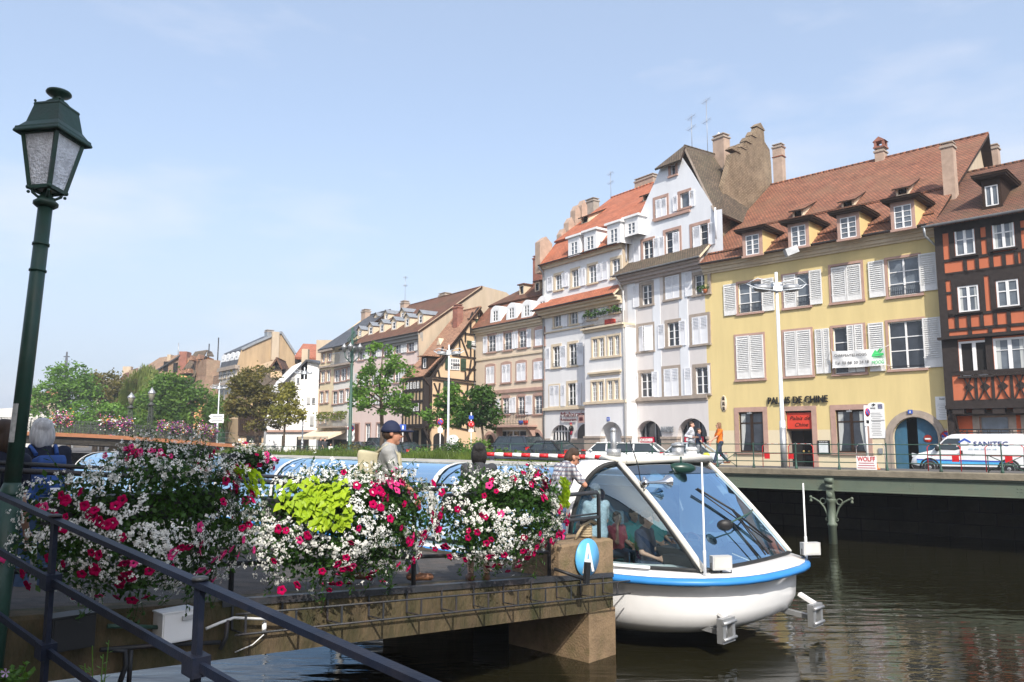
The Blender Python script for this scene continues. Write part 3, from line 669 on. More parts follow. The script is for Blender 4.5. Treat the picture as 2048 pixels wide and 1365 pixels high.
F=FO=Fac(PY_R+Vector((.716,-.698))*.05+off,PO_R+off)
h=HO=F.house('timber_house','dark timber framed house with orange panels and white casement windows')
ze=F.loc(1970,437)[1];z2=F.loc(1990,672)[1];zj=F.loc(1980,812)[1];zc=F.loc(1985,742)[1];zm2=F.loc(1975,545)[1]
wr={}
for k_,q in dict(a=(O3,190,340,216,422),b=(O3,474,640,160,370),c=(O3,214,372,650,850),d=(O3,506,676,606,812),e=(O4,250,515,178,478),f=(O4,545,830,150,455)).items():wr[k_]=F.rect(*zr(*q))
def shiftw(r,dx):return(r[0]+dx,r[1]+dx,r[2],r[3])
wr['g']=shiftw(wr['b'],3.1);wr['i']=shiftw(wr['d'],3.1)
wall(h,[(0,zj),(F.w,zj),(F.w,ze),(0,ze)],[rp(r)for r in wr.values()],M['orange_panel'],.14)
b=MB();P=.045
def tb(x0,x1,z0,z1):b.box(x0,x1,-P,.01,z0,z1)
def xp(Z,x,y):return F.loc(*Z(x,y))
tb(0,.36,zj,ze);tb(.36,F.w,ze-.42,ze);tb(.36,F.w,zm2-.16,zm2+.14);tb(.36,F.w,z2-.06,z2+.16);tb(.36,F.w,zc-.14,zc+.06);tb(.36,F.w,zj,zj+.3)
zrA=xp(O3,300,440)[1];zrB=xp(O3,300,545)[1];zrC=xp(O3,300,868)[1];zrD=xp(O3,300,978)[1]
for z in(zrA,zrB,zrC,zrD):tb(.36,F.w,z-.07,z+.07)
X=lambda px:xp(O3,px,500)[0];X2=lambda px:xp(O3,px,920)[0]
for k_ in 'abcdgi':
 x0,x1,z0,z1=wr[k_];up=k_ in 'abg';lo=zrA if up else zrC;hi=ze-.42 if up else zm2-.16
 for a,c in((x0-.27,x0-.03),(x1+.03,x1+.27)):tb(a,c,lo+.07,hi)
 b.box(x0-.03,x1+.03,-P,.01,z1,hi)
 b.box(x0-.12,x1+.12,-.14,.01,z0-.09,z0)
for px in(268,360,470,565,660):tb(X(px)-.08,X(px)+.08,zrB,zrA)
for px in(273,400,542):tb(X(px)-.08,X(px)+.08,zm2,zrB)
for px in(205,298,395,498,602):tb(X2(px)-.08,X2(px)+.08,zrD,zrC)
for px in(300,453,594):tb(X2(px)-.08,X2(px)+.08,z2,zrD)
xx=X(713)
while xx<F.w:
 tb(xx-.08,xx+.08,zrB,zrA);tb(xx+.3,xx+.46,zm2,zrB);tb(xx-.1,xx+.06,zrD,zrC);tb(xx+.2,xx+.36,z2,zrD);xx+=.78
zk=xp(O3,400,295)[1];tb(wr['a'][1]+.27,wr['b'][0]-.27,zk-.06,zk+.06);tb(wr['b'][1]+.27,F.w,zk+.1,zk+.22)
tb(.36,wr['c'][0]-.27,xp(O3,170,705)[1]-.06,xp(O3,170,705)[1]+.06);tb(.36,wr['c'][0]-.27,zrC-.07,zrC+.3)
for k_ in 'ef':x0,x1,z0,z1=wr[k_];tb(x0-.32,x0-.02,zc,z2);b.box(x0-.1,x1+.1,-.16,.01,z0-.1,z0)
tb(wr['f'][1],F.w,zc,z2)
tb(.36,wr['e'][0]-.3,zc,z2)
za,zb=zj+.3,zc-.14
xs=[xp(O4,q,560)[0]for q in(268,400,545,705,850)]
for i,(a,c)in enumerate(zip(xs,xs[1:])):
 tb(c-.09,c+.03,za,zb);m_=(a+c)/2
 for(pa,pb,bow)in(((a+.06,za),(c-.14,zb),.1),((a+.06,zb),(c-.14,za),-.1)):
  pth=[(pa[0]+(pb[0]-pa[0])*t,-.02,pa[1]+(pb[1]-pa[1])*t+bow*sin(2*pi*t)*-.9)for t in[j/8 for j in range(9)]]
  for p_,q_ in zip(pth,pth[1:]):b.bar(p_,q_,.05,.13,up=(0,1,0))
 b.obox((m_,-.03,(za+zb)/2),(.11,0,.11),(0,.03,0),(-.11,0,.11))
b.box(-.12,F.w,-.3,.02,z2-.02,z2+.1)
for i in range(12):x=.3+i*.85;b.box(x,x+.5,-.12,.3,zj-.38,zj)
b.box(0,F.w,-.16,.02,zj-.12,zj+.05);b.box(0,F.w,.05,.3,zj-.45,zj-.3)
b.bar((.34,.45,zj-1.5),(.34,-.1,zj-.3),.14,.2);b.box(.05,.3,.0,.5,0,zj)
b.build('timber_frame',[M['timber']],h)
for k_,r in wr.items():
 if k_ in 'ef':
  o=window(h,r,2,1,pane='dark_inside' if k_=='e' else 'pane_grey',yy=.05,fw=.1,transom=()if k_=='e' else(.68,),curtain=k_=='f')
  if k_=='e':
   x0,x1,z0,z1=r;c=MB();wl_=(x1-x0)*.42
   for hx,s in((x0+.1,1),(x1-.1,-1)):
    g_=MB();e1=hx+s*wl_*.62;
    def pt(t,z,o=0):return(hx+(e1-hx)*t,.04+.5*t+o,z)
    for t0_,t1_,za_,zb_ in((0,.12,z0+.12,z1-.12),(.88,1,z0+.12,z1-.12),(0,1,z0+.12,z0+.2),(0,1,z1-.2,z1-.12),(0,1,z0+(z1-z0)*.64,z0+(z1-z0)*.64+.06)):
     c.poly([pt(t0_,za_),pt(t1_,za_),pt(t1_,zb_),pt(t0_,zb_)],0);c.poly([pt(t0_,za_,.04),pt(t1_,za_,.04),pt(t1_,zb_,.04),pt(t0_,zb_,.04)],0)
    c.poly([pt(.1,z0+.15,.02),pt(.9,z0+.15,.02),pt(.9,z1-.15,.02),pt(.1,z1-.15,.02)],1)
   c.build('open_casement',[M['win_white'],M['pane']],o)
 else:window(h,r,2,1,pane='pane_grey',yy=.03,fw=.075,transom=(.6,),bar=.05,curtain=k_ in 'bc')
gs=F.loc(1990,860)[0]
wall(h,[(0.2,0),(F.w,0),(F.w,zj),(0.2,zj)],[rp(F.rect(*zr(O4,430,680,822,1100),.5))],M['red_wall'],.16,'ground_wall',y=.5)
r=F.rect(*zr(O4,430,680,822,1100),.5);window(h,r,1,1,pane='pane_blue',fr='stone_grey',sur='stone_grey',sw=.3,y=.5,yy=.14,name='shop_window')
r2=(r[1]+.8,r[1]+2.0,0,r[3]+.1);b=MB();b.box(r2[0]-.3,r2[0],.42,.52,0,r2[3]);b.box(r2[0]-.3,r2[1]+.3,.42,.52,r2[3],r2[3]+.3);b.box(r2[0],r2[1],.48,.5,0,r2[3],1);b.build('door',[M['stone_grey'],M['dark_inside']],h)
yr2=7.0;zr2=F.loc(2048,322,yr2)[1];kO=(zr2-ze)/(yr2+.5)
b=MB();b.poly([(0,0,0),(0,11,0),(0,11,ze),(0,yr2,zr2-.2),(0,0,ze)]);b.poly([(F.w,0,0),(F.w,11,0),(F.w,11,ze),(F.w,yr2,zr2-.2),(F.w,0,ze)]);b.build('side_wall',[M['tan_pale']],h)
rf=roof_plane('roof',[(-.25,-.5,ze),(F.w+.2,-.5,ze),(F.w+.2,yr2,zr2),(-.1,yr2,zr2)],'tile_brown',h);gutter(h,-.4,F.w,-.58,ze-.02,.085,'zinc')
pipe(h,[(-.3,-.58,ze-.05),(-.3,-.5,ze-.5),(-.05,.35,ze-.9),(-.02,.42,ze-1.5)],.06)
o=dormer(F,rf,R1,(1802,1886,445,575),(1782,1905,400,588),ze,-.5,kO,rf,'timber_brown','tile_brown','timber_brown',nz=1,shed=.4)
F=FW=Fac(PW_L,PY_L);h=HW=F.house('gabled_house','tall white house with a clipped gable, tiled pent roof and two shop arches')
ze=F.loc(1330,528)[1];zst=F.loc(1330,797)[1];g0=.55
wn_=dict(a1=(W4,828,900,36,185),a2=(W4,1000,1103,-30,140),a3=(W4,1215,1312,-40,105),b1=(W4,803,905,340,525),b2=(W4,1016,1100,315,490),b3=(W4,1198,1312,270,475),c1=(W4,818,899,688,866),c2=(W4,990,1098,655,860),c3=(W4,1222,1313,645,842))
wr={k_:F.rect(*zr(*q))for k_,q in wn_.items()}
arches=[]
for(a,c,t)in((783,972,1038),(1087,1306,1022)):
 x0,x1,_,zt=F.rect(*zr(W4,a,c,t,1250));arches.append(arch_pts(x0,x1,0,zt-(x1-x0)*.47,zt,18))
wall(h,[(0,0),(F.w,0),(F.w,ze),(0,ze)],[rp(r)for r in wr.values()]+arches,M['pink_white'],.3)
b=MB()
for(a,c,y0_,y1_)in((735,790,40,880),(920,977,20,868),(1118,1182,0,860)):
 q=zr(W4,a,c,y0_,y1_);x0=F.loc(q[0],q[3])[0];x1=F.loc(q[1],q[3])[0];b.box(x0,x1,-.03,.01,zst+.1,ze-.5)
b.build('pilaster',[M['blue_white']],h)
b=MB();b.box(-.02,F.w,-.16,.02,zst-.12,zst+.08);b.box(-.02,F.w,-.1,.02,zst-.24,zst-.12);b.build('string_course',[M['stone_grey']],h)
for x0,x1 in((0,arches[0][0][0]),(arches[0][-1][0],arches[1][0][0]),(arches[1][-1][0],F.w)):b=MB();b.box(x0,x1,-.07,.3,0,1.75);b.box(x0-.04,x1+.04,-.12,.32,1.75,1.9);b.build('plinth',[M['stone_grey']],h)
for i,A in enumerate(arches):
 b=MB();x0,x1,zt=A[0][0],A[-1][0],max(p[1]for p in A)
 b.prism(A,fxz(.55),0,None,0)
 for p,q in zip(A,A[1:]):b.poly([(p[0],.29,p[1]),(q[0],.29,q[1]),(q[0],.55,q[1]),(p[0],.55,p[1])],3)
 o=b.build('shop_front',[M['pane'],M['zinc'],M['timber'],M['pink_white']],h)
 b=MB()
 for xx in(x0+.05,x0+.45,x1-.95,x1-.05):b.box(xx-.03,xx+.03,.45,.54,0,2.9)
 b.box(x0,x1,.45,.54,2.9,3.0);b.box(x0,x1,.4,.54,0,.35);b.build('shop_frame',[M['zinc']],o)
 r=F.rect(*zr(W4,*((788,915,1160,1206)if i==0 else(1140,1281,1157,1205))),.36)
 sg=MB().box(r[0],r[1],.36,.38,r[2],r[3]).build('sale_sign',[mat('sale red',(.55,.01,.05),.5,.05)],o)
 text_obj('lettering','SOLDES',M['white_plastic'],sg,TXT(r[0]+.12,.355,r[2]+.14),(r[3]-r[2]-.25)/.69,fit=r[1]-r[0]-.24,depth=.004,bold=.02)
 if i==1:MB().box(x0+.5,x0+.85,.36,.38,r[2]-.1,r[3]-.2).build('blue_notice',[mat('pale blue paper',(.12,.4,.75),.6)],o)
text_on(F,'lettering','MARBRE',M['zinc'],h,*W4(968,1122),W4(1060,0)[0],10.5,-.12,.03,bold=.01)
for k_ in wr:
 if k_ not in('a2','b1','b3','c2'):window(h,wr[k_],2,3,sur='stone_grey',sw=.22,pane='pane',bar=.035)
 else:
  x0,x1,z0,z1=wr[k_];window(h,wr[k_],2,3,sur='stone_grey',sw=.2,pane='pane');xm=(x0+x1)/2
  if k_=='b1':shutter(h,(x0-.1,xm-.02,z0,z1),'half','shut_bright',.02,ang=-18);shutter(h,(xm+.02,x1+.05,z0,z1),'solid','shut_bright',-.03,ang=14,hinge=1)
  else:shutter(h,(x0,xm-.015,z0,z1),'half','shut_bright',-.02);shutter(h,(xm+.015,x1,z0,z1),'half','shut_bright',-.02)
for q in((758,803,38,203),(1143,1194,-60,122),(943,992,328,508),(1100,1148,300,485),(750,797,690,878),(899,943,676,866),(1138,1190,648,852),(1313,1326,630,840)):shut_px(F,h,W4,*q,style='half',mt='shut_bright',pane_frac=.42)
x0,x1,z0,z1=wr['a3'];b=MB();b.lathe([(.1,0),(.14,.2),(.15,.22)],(x0+.9,-.12,z0),10,0);
for i in range(60):
 a=rnd.uniform(0,6.28);r_=rnd.uniform(.02,.3);c=Vector((x0+.75+r_*cos(a)*1.6,-.12+r_*sin(a)*.3,z0+.15+rnd.uniform(0,.35)));d_=Vector((rnd.uniform(-1,1),rnd.uniform(-1,1),rnd.uniform(-.3,1)))*.09;e_=d_.cross(Vector((.3,.8,.2))).normalized()*.05
 b.poly([c-d_,c+e_,c+d_,c-e_],1)
LEAF=M['leaf_plain']=leaf_mat('plain green leaves',(.03,.09,.015),(.09,.19,.03))
b.build('flower_pot',[mat('terracotta',(.5,.16,.07),.8),LEAF],h)
zp0=F.loc(1340,526,-.7)[1];zp1=F.loc(1345,505,g0)[1]
roof_plane('pent_roof',[(-.35,-.75,zp0),(F.w+.25,-.75,zp0),(F.w+.1,g0,zp1),(-.1,g0,zp1)],'tile_old',h,ridge=False,under='stone_cream')
b=MB()
for p0,z0,z1 in((.6,-.22,-.02),(.42,-.42,-.22),(.22,-.6,-.42)):b.box(-.05,F.w+.02,-p0,.0,zp0+z0,zp0+z1)
b.build('cornice',[mat('mauve painted cornice',(.42,.36,.33),.7)],h);gutter(h,-.4,F.w+.3,-.82,zp0-.02,.07,'zinc')
gp=[F.loc(*W3(x,y),g0)for x,y in((768,1185),(775,960),(826,855),(905,672),(972,525),(1022,402),(1190,335),(1255,430),(1335,560),(1412,688),(1445,745),(1498,735),(1505,1000))]
gw={k_:F.rect(*zr(W3,*q),g0)for k_,q in dict(top=(1098,1134,390,472),l2=(978,1066,652,800),r2=(1172,1242,608,726),a=(882,960,982,1146),c=(1058,1165,905,1092),d=(1266,1388,858,1030)).items()}
wall(h,[(gp[0][0],ze-.3)]+gp+[(gp[-1][0],ze-.3)],[rp(r)for r in gw.values()],M['blue_white'],.25,'gable_wall',y=g0)
for k_,r in gw.items():
 window(h,r,2 if k_ not in('top','r2')else 1,3 if k_ in 'acd' else 1,sur='sandstone',sw=.2,pane='pane' if k_!='r2' else 'pane_grey',y=g0)
def shut_g(q,**kw):shutter(h,F.rect(*zr(W3,*q),g0-.06),y=g0-.05,mt='shut_bright',**kw)
for q in((980,1018,660,805),(1020,1064,650,790),(1112,1150,632,752),(1242,1282,588,716),(808,853,1008,1170),(962,1003,960,1130),(1006,1046,950,1118),(1113,1164,915,1088),(1270,1328,868,1048),(1390,1443,838,1012)):shut_g(q,style='half',pane_frac=.5)
b=MB();q=[F.loc(*W3(x,y),g0)for x,y in((972,822),(1252,745))];b.box(q[0][0],q[1][0],g0-.12,g0+.02,min(q[0][1],q[1][1])-.1,min(q[0][1],q[1][1])+.1);b.build('ledge',[M['sandstone']],h)
ap=F.loc(1369,292,g0+1.5);ya,za=g0+1.5,ap[1];yb_=9.0;rb=(ap[0]+.1,yb_,za+.15)
eL,eR_=gp[5],gp[6];zh=(eL[1]+eR_[1])/2
rf=roof_plane('roof',[(gp[-3][0]+.1,g0-.12,gp[-3][1]-.05),(gp[-3][0]-1.55,yb_,gp[-3][1]-.05),(rb[0]-.3,rb[1],rb[2]),(ap[0],ya,za)],'tile_old',h,under='stone_grey')
roof_plane('roof',[(gp[1][0]-.2,yb_,gp[1][1]),(gp[1][0]-.2,g0-.12,gp[1][1]),(ap[0],ya,za),rb],'tile_old',h,under='stone_grey')
roof_plane('hip_roof',[(eL[0]-.2,g0-.45,zh-.25),(eR_[0]+.2,g0-.45,zh-.25),(ap[0]+.05,ya,za+.03),(ap[0]-.05,ya,za+.03)],'tile_old',h,ridge=False)
b=MB();b.box(0,F.w,1.25,9,0.05,ze-.2);b.build('rear_block',[M['tan_pale']],h)
b=MB();b.prism([(gp[1][0]-.1,ze),(gp[1][0]-.1,gp[1][1]),(ap[0],za-.2),(gp[-3][0],gp[-3][1]-.1),(gp[-3][0],ze)],fxz(8.9),0,None);b.build('back_gable',[M['tan_pale']],h)
x,z=F.loc(*W3(1495,320),5.5);chimney(rf,x,5.5,z-1.2,z+1.35,.95,.7)
p=MB();q=F.loc(*W3(1420,585),4);p.obox((q[0],4,q[1]+.1),(0,.5,0),(.25,0,-.35),(.03,0,.03),0);p.build('skylight',[M['pane_blue']],rf)
for(px,py,hh_,yy_)in((1388,330,4.3,5.0),(1264,245,2.2,3.0)):
 x,z=F.loc(*W3(px,py),yy_);antenna(h,x,yy_,z-.3,z+hh_,rf)
x,z=F.loc(*W3(1468,228),6.0);MB().obox((x,6,z),(.3,0,.2),(.1,.05,-.1),(-.1,0,.55)).build('dish_panel',[M['white_plastic']],rf)
pipe(h,[F.world(0,0,0)-F.world(0,0,0)+Vector(p)for p in((gp[1][0]-.15,g0-.2,gp[1][1]),(gp[1][0]-.15,g0-.2,zp1+.1))],.07,'shut_bright')
pipe(h,[(gp[-3][0]+.15,g0-.2,gp[-3][1]+.1),(gp[-3][0]+.15,g0-.2,zp1+.1)],.06,'shut_bright')
pipe(h,[(.05,-.8,zp0-.05),(.12,-.3,zp0-.9),(.12,-.1,zp0-1.1),(.12,-.1,.3)],.05,'shut_grey')
F=FM=Fac(PM_L,PW_L);h=HM=F.house('oriel_house','white house with a square oriel bay, iron balcony and crow stepped orange roof')
ze=F.loc(1170,508)[1];zp=F.loc(1150,598)[1];zs1=F.loc(1120,818)[1]
wn_=dict(t1=(W3,198,250,1250,1365),t2=(W3,328,380,1212,1345),t3=(W3,460,517,1175,1312),t4=(W3,642,704,1126,1270),u1=(W4,180,230,228,346),u2=(W4,300,352,208,326),u3=(W4,432,487,180,290),u4=(W4,598,655,140,240),m1=(W4,170,222,492,645),m2=(W4,289,345,472,632),l1=(W4,146,216,780,935),l2=(W4,282,338,764,928))
wr={k_:F.rect(*zr(*q))for k_,q in wn_.items()}
AR=[]
for(a,c,t)in((150,303,1070),(352,470,1062)):
 x0,x1,_,zt=F.rect(*zr(W4,a,c,t,1230));AR.append(arch_pts(x0,x1,0,zt-(x1-x0)*.45,zt))
ox0=F.loc(*W4(408,600),-.9)[0];ox1=F.loc(1252,720,-.95)[0];AR[1]=[(min(x,ox0+1.0),z)for x,z in AR[1]]
wall(h,[(0,0),(F.w,0),(F.w,ze),(0,ze)],[rp(r)for r in wr.values()]+AR[:1],M['white_wall'],.28)
for k_,r in wr.items():
 if k_=='l1':window(h,r,2,3,sur='stone_cream',sw=.12);x0,x1,z0,z1=r;shutter(h,(x0,(x0+x1)/2-.02,z0,z1),'half','shut_bright',-.02);shutter(h,((x0+x1)/2+.02,x1,z0,z1),'half','shut_bright',-.02)
 else:window(h,r,2,3,sur='stone_cream',sw=.2,pane='pane_grey' if k_[0]in 'tu' else 'pane')
 if k_ in('m1','m2','l2'):guard(h,r,.3,n=5)
for Z,*q in((W3,134,174,1262,1375),(W3,247,277,1230,1345),(W3,279,299,1228,1340),(W3,379,408,1196,1338),(W3,410,432,1192,1332),(W3,518,556,1162,1300),(W3,560,604,1142,1288),(W4,230,275,210,345),(W4,355,402,185,320),(W4,488,528,160,275),(W4,530,574,148,265),(W4,658,698,120,230),(W4,115,146,505,660),(W4,220,265,487,648),(W4,345,393,462,632),(W4,225,258,776,932),(W4,338,376,758,926)):
 shut_px(F,h,Z,*q,style='half',mt='shut_bright',pane_frac=.5)
pz0,pz1=zp-.45,zp+.35
roof_plane('pent_roof',[(-.3,-.95,pz0),(F.w,-.95,pz0),(F.w,0,pz1),(-.1,0,pz1)],'tile_bright',h,ridge=False,under='stone_cream');gutter(h,-.35,F.w,-1.0,pz0)
b=MB()
for p0,z0,z1 in((.8,-.2,-.08),(.55,-.4,-.2),(.25,-.6,-.4)):b.box(-.05,F.w,-p0,0,pz0+z0,pz0+z1)
for p0,z0,z1 in((.3,-.15,0),(.2,-.35,-.15)):b.box(-.02,F.w,-p0,0,ze+z0,ze+z1)
b.build('cornice',[M['stone_cream']],h)
b=MB();b.box(-.02,ox0,-.16,.02,zs1-.1,zs1+.1);zz=wr['u1'][2]-.3;b.box(-.02,ox0,-.1,.02,zz-.1,zz);b.build('string_course',[M['stone_cream']],h)
zo0=F.loc(1210,805,-.9)[1];zo1=F.loc(1215,655,-.9)[1];yo=-.95
ow=[F.rect(*zr(W4,*q),yo)for q in((463,546,432,570),(578,660,414,558),(458,541,752,896),(574,655,742,884))]
o=MB();o.prism([(ox0,zo0),(ox1,zo0),(ox1,zo1),(ox0,zo1)],fxz(yo),0,None,0,holes=[rp(r)for r in ow]);o.poly([(ox0,yo,zo0),(ox0,0,zo0),(ox0,0,zo1),(ox0,yo,zo1)])
o.poly([(ox1,yo,0),(ox1,0,0),(ox1,0,zo1),(ox1,yo,zo1)]);o.poly([(ox0,yo,zo0),(ox1,yo,zo0),(ox1,0,zo0),(ox0,0,zo0)]);o.poly([(ox0,yo,zo1),(ox1,yo,zo1),(ox1,0,zo1),(ox0,0,zo1)])
orl=o.build('oriel',[M['white_wall']],h)
for r in ow:
 x0,x1,z0,z1=r;xm=(x0+x1)/2
 for s in((x0,xm-.1),(xm+.1,x1)):window(orl,(s[0],s[1],z0,z1),2,4,y=yo,yy=.1,fw=.05,name='oriel_window',pane='pane')
 s=MB();s.box(x0-.14,x0,yo-.04,yo+.1,z0,z1);s.box(x1,x1+.14,yo-.04,yo+.1,z0,z1);s.box(xm-.1,xm+.1,yo-.02,yo+.1,z0,z1);s.box(x0-.14,x1+.14,yo-.05,yo+.1,z1,z1+.14);s.box(x0-.2,x1+.2,yo-.1,yo+.1,z0-.14,z0);s.build('stone_frame',[M['stone_cream']],orl)
b=MB();b.box(ox0-.08,ox1,yo-.14,0,zo0-.1,zo0+.08);b.box(ox0-.15,ox1,yo-.3,0,zo1,zo1+.12);b.box(ox0-.05,ox1,yo-.14,0,zo1-.2,zo1)
r0,r1=ow[2],ow[3];b.box(r0[0]-.3,r1[1]+.3,yo-.16,yo,r0[3]+.55,r0[3]+.68);b.box(r0[0]-.2,r1[1]+.2,yo-.08,yo,r0[3]+.4,r0[3]+.55);b.build('moulding',[M['stone_cream']],orl)
b=MB();zb=zo1+.12
for z in(zb+.08,zb+.95):b.bar((ox0,yo-.2,z),(ox1-.1,yo-.2,z),.04,.03);b.bar((ox0,yo-.2,z),(ox0,0,z),.04,.03)
for i in range(34):
 x=ox0+(ox1-ox0-.1)*i/33;b.bar((x,yo-.2,zb+.05),(x,yo-.2,zb+.95),.016,.016)
 if i%2==0:b.tube([(x+.06*cos(a),yo-.2,zb+.78+.1*sin(a))for a in[k_*pi/4 for k_ in range(9)]],.012,4)
bal=b.build('balcony_rail',[M['iron']],orl)
b=MB()
for i in range(420):
 x=rnd.uniform(ox0+.1,ox1-.3);c=Vector((x,yo-.15+rnd.uniform(-.12,.12),zb+.8+rnd.uniform(0,.35+.15*sin(x*7))));d_=Vector((rnd.uniform(-1,1),rnd.uniform(-1,1),rnd.uniform(-.5,1)))*.09;e_=d_.cross(Vector((.3,.8,.2))).normalized()*.05
 b.poly([c-d_,c+e_,c+d_,c-e_])
b.build('balcony_plants',[LEAF],orl)
MB().box(ox0+2.0,ox0+2.8,yo+.1,yo+.4,zb,zb+.45).build('red_planter',[M['sign_red']],orl)
zg=F.loc(1222,820,yo)[1];x0,x1,_,zt=F.rect(*zr(W4,522,680,1048,1230),yo);A=arch_pts(x0,x1,0,zt-(x1-x0)*.46,zt,18)
o=MB();o.prism([(ox0-.05,-.4),(ox1,-.4),(ox1,zo0),(ox0-.05,zo0)],fxz(yo-.02),0,None,0,holes=[A])
for p,q in zip(A,A[1:]):o.poly([(p[0],yo-.02,p[1]),(q[0],yo-.02,q[1]),(q[0],1.9,q[1]),(p[0],1.9,p[1])])
o.poly([(ox0-.05,yo-.02,0),(ox0-.05,0,0),(ox0-.05,0,zo0),(ox0-.05,yo-.02,zo0)]);o.build('arcade_wall',[M['white_wall']],h)
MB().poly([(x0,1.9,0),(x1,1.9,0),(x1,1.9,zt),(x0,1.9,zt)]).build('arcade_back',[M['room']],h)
for a,c in((ox0-.1,x0),(x1,ox1)):b=MB();b.box(a,c,yo-.08,yo+.4,0,1.8);b.box(a-.03,c+.03,yo-.13,yo+.42,1.8,1.95);b.build('plinth',[M['stone_grey']],h)
for a,c in((0,AR[0][0][0]),(AR[0][-1][0],ox0-.1)):MB().box(a,c,-.06,.2,0,1.8).build('plinth',[M['stone_grey']],h)
o=MB();o.prism(AR[0],fxz(.3),0,None,0);o=o.build('arch_window',[M['pane']],h)
b=MB();x0,x1=AR[0][0][0],AR[0][-1][0]
for i in range(1,7):x=x0+(x1-x0)*i/7;zt_=[p[1]for p in AR[0]if abs(p[0]-x)<.5];b.box(x-.035,x+.035,.24,.3,0,max(zt_)if zt_ else 3)
for z in(1.2,2.35,3.1):b.box(x0+.1,x1-.1,.24,.3,z-.035,z+.035)
b.build('glazing_bars',[M['win_white']],o)
o=MB();AA=[(min(x,ox0-.06),z)for x,z in AR[1]];o.prism(AA,fxz(-.03),0,.02);o.build('arch_recess',[M['room']],h)
gr=mat('gothic lettering brown',(.12,.03,.035),.6)
text_on(F,'lettering','Maharaja',gr,h,*W4(225,1012),W4(402,0)[0],9.5,-.12,.02,shear=.12)
text_on(F,'lettering','Restaurant',gr,h,*W4(227,1044),W4(342,0)[0],6.0,-.12,.02)
r=F.rect(*zr(W4,360,402,998,1055),-.9);b=MB();b.box(r[0],r[1],-.95,-.9,r[2],r[3],0);b.bar((r[0]+.2,0,r[3]+.1),(r[0]+.2,-1.2,r[3]+.1),.04,.04,1);b.box(r[0]+.12,r[1]-.12,-.97,-.95,r[2]+.15,r[2]+.3,1);b.box(r[0]+.12,r[1]-.12,-.97,-.95,r[3]-.35,r[3]-.15,1);b.build('hanging_sign',[mat('dusty rose sign',(.42,.27,.24),.7),gr],h)
x,z=F.loc(*W4(308,1150),-.25);b=MB()
b.sphere((x,-.3,z+1.55),(.13,.13,.16),0);b.lathe([(.2,0),(.24,.3),(.2,.6),(.1,.75)],(x,-.3,z+.7),8,1);b.lathe([(.16,0),(.1,.2),(.02,.28)],(x-.04,-.3,z+1.65),8,2);b.tube([(x-.1,-.3,z+.75),(x-.13,-.3,z+.1)],.07,6,2);b.tube([(x+.1,-.3,z+.75),(x+.12,-.32,z+.15)],.07,6,2);b.tube([(x-.2,-.3,z+1.35),(x-.32,-.35,z+.9)],.05,6,1);b.tube([(x+.2,-.3,z+1.35),(x+.3,-.35,z+.9)],.05,6,1);b.move(Matrix.Translation((x,0,z))@Matrix.Diagonal((.55,1,.5,1))@Matrix.Translation((-x,0,-z)))
b.build('doll_figure',[mat('doll face',(.5,.3,.2),.7),M['black'],mat('crimson cloth',(.3,.02,.05),.8)],h)
x,z=F.loc(*W4(580,1027),yo);o=MB().box(x-.13,x+.13,yo-.06,yo,z-.13,z+.13).build('house_number',[M['sign_blue']],h);text_obj('lettering','12',M['white_plastic'],o,TXT(x-.1,yo-.065,z-.08),.2,depth=.003)
ym_=1.4;zmn=F.loc(*W3(300,965),ym_)[1];zmn2=F.loc(*W3(840,790),ym_)[1];zmn=(zmn+zmn2)/2;yr=7.5
rl,rr=F.loc(*W3(430,715),yr),F.loc(*W3(965,535),yr);zrd=(rl[1]+rr[1])/2
lo=roof_plane('roof',[(.0,-.45,ze),(F.w,-.45,ze),(F.w,ym_,zmn),(.0,ym_,zmn)],'tile_bright',h,ridge=False)
up=roof_plane('roof',[(0,ym_-.3,zmn-.02),(F.w+1,ym_-.3,zmn-.02),(rr[0],yr,zrd),(0,yr,zrd)],'tile_bright',h);gutter(h,0,F.w,-.5,ze-.02)
kk=(zmn-ze)/(ym_+.45)
for q in((318,370,990,1090),(442,496,945,1052),(625,682,888,998),(762,820,840,930)):
 r=zr(W3,*q);p=F.slope((r[0]+r[1])/2,r[3]+2,-.45,ze,kk);y=p.y-.02;x0,x1,z0,z1=F.rect(*r,y);b=MB()
 b.prism([(x0-.3,z0-.1),(x1+.3,z0-.1),(x1+.3,z1+.35),(x0-.3,z1+.35)],fxz(y),0,None,0,holes=[rp((x0,x1,z0,z1))]);b.box(x0-.45,x1+.45,y-.15,y+1.6,z1+.35,z1+.5);
 for x in(x0-.3,x1+.3):b.poly([(x,y,z0-.1),(x,y+1.5,z0-.1),(x,y+1.5,z1+.35),(x,y,z1+.35)])
 o=b.build('dormer',[M['win_white']],lo);window(o,(x0,x1,z0,z1),2,3,y=y,yy=.05,pane='pane_grey',name='dormer_window')
for q in((408,448,795,845),(890,925,625,670)):vent_dormer(F,up,W3,q,zmn,ym_-.3,(zrd-zmn)/(yr-ym_+.3),'tile_bright')
b=MB();D=12;b.poly([(0,0,0),(0,D,0),(0,D,ze),(0,yr,zrd-.2),(0,ym_,zmn-.1),(0,0,ze)]);b.poly([(F.w,0,0),(F.w,D,0),(F.w,D,ze),(F.w,yr,zrd-.2),(F.w,ym_,zmn-.1),(F.w,0,ze)]);b.build('side_wall',[M['tan_pale']],h)
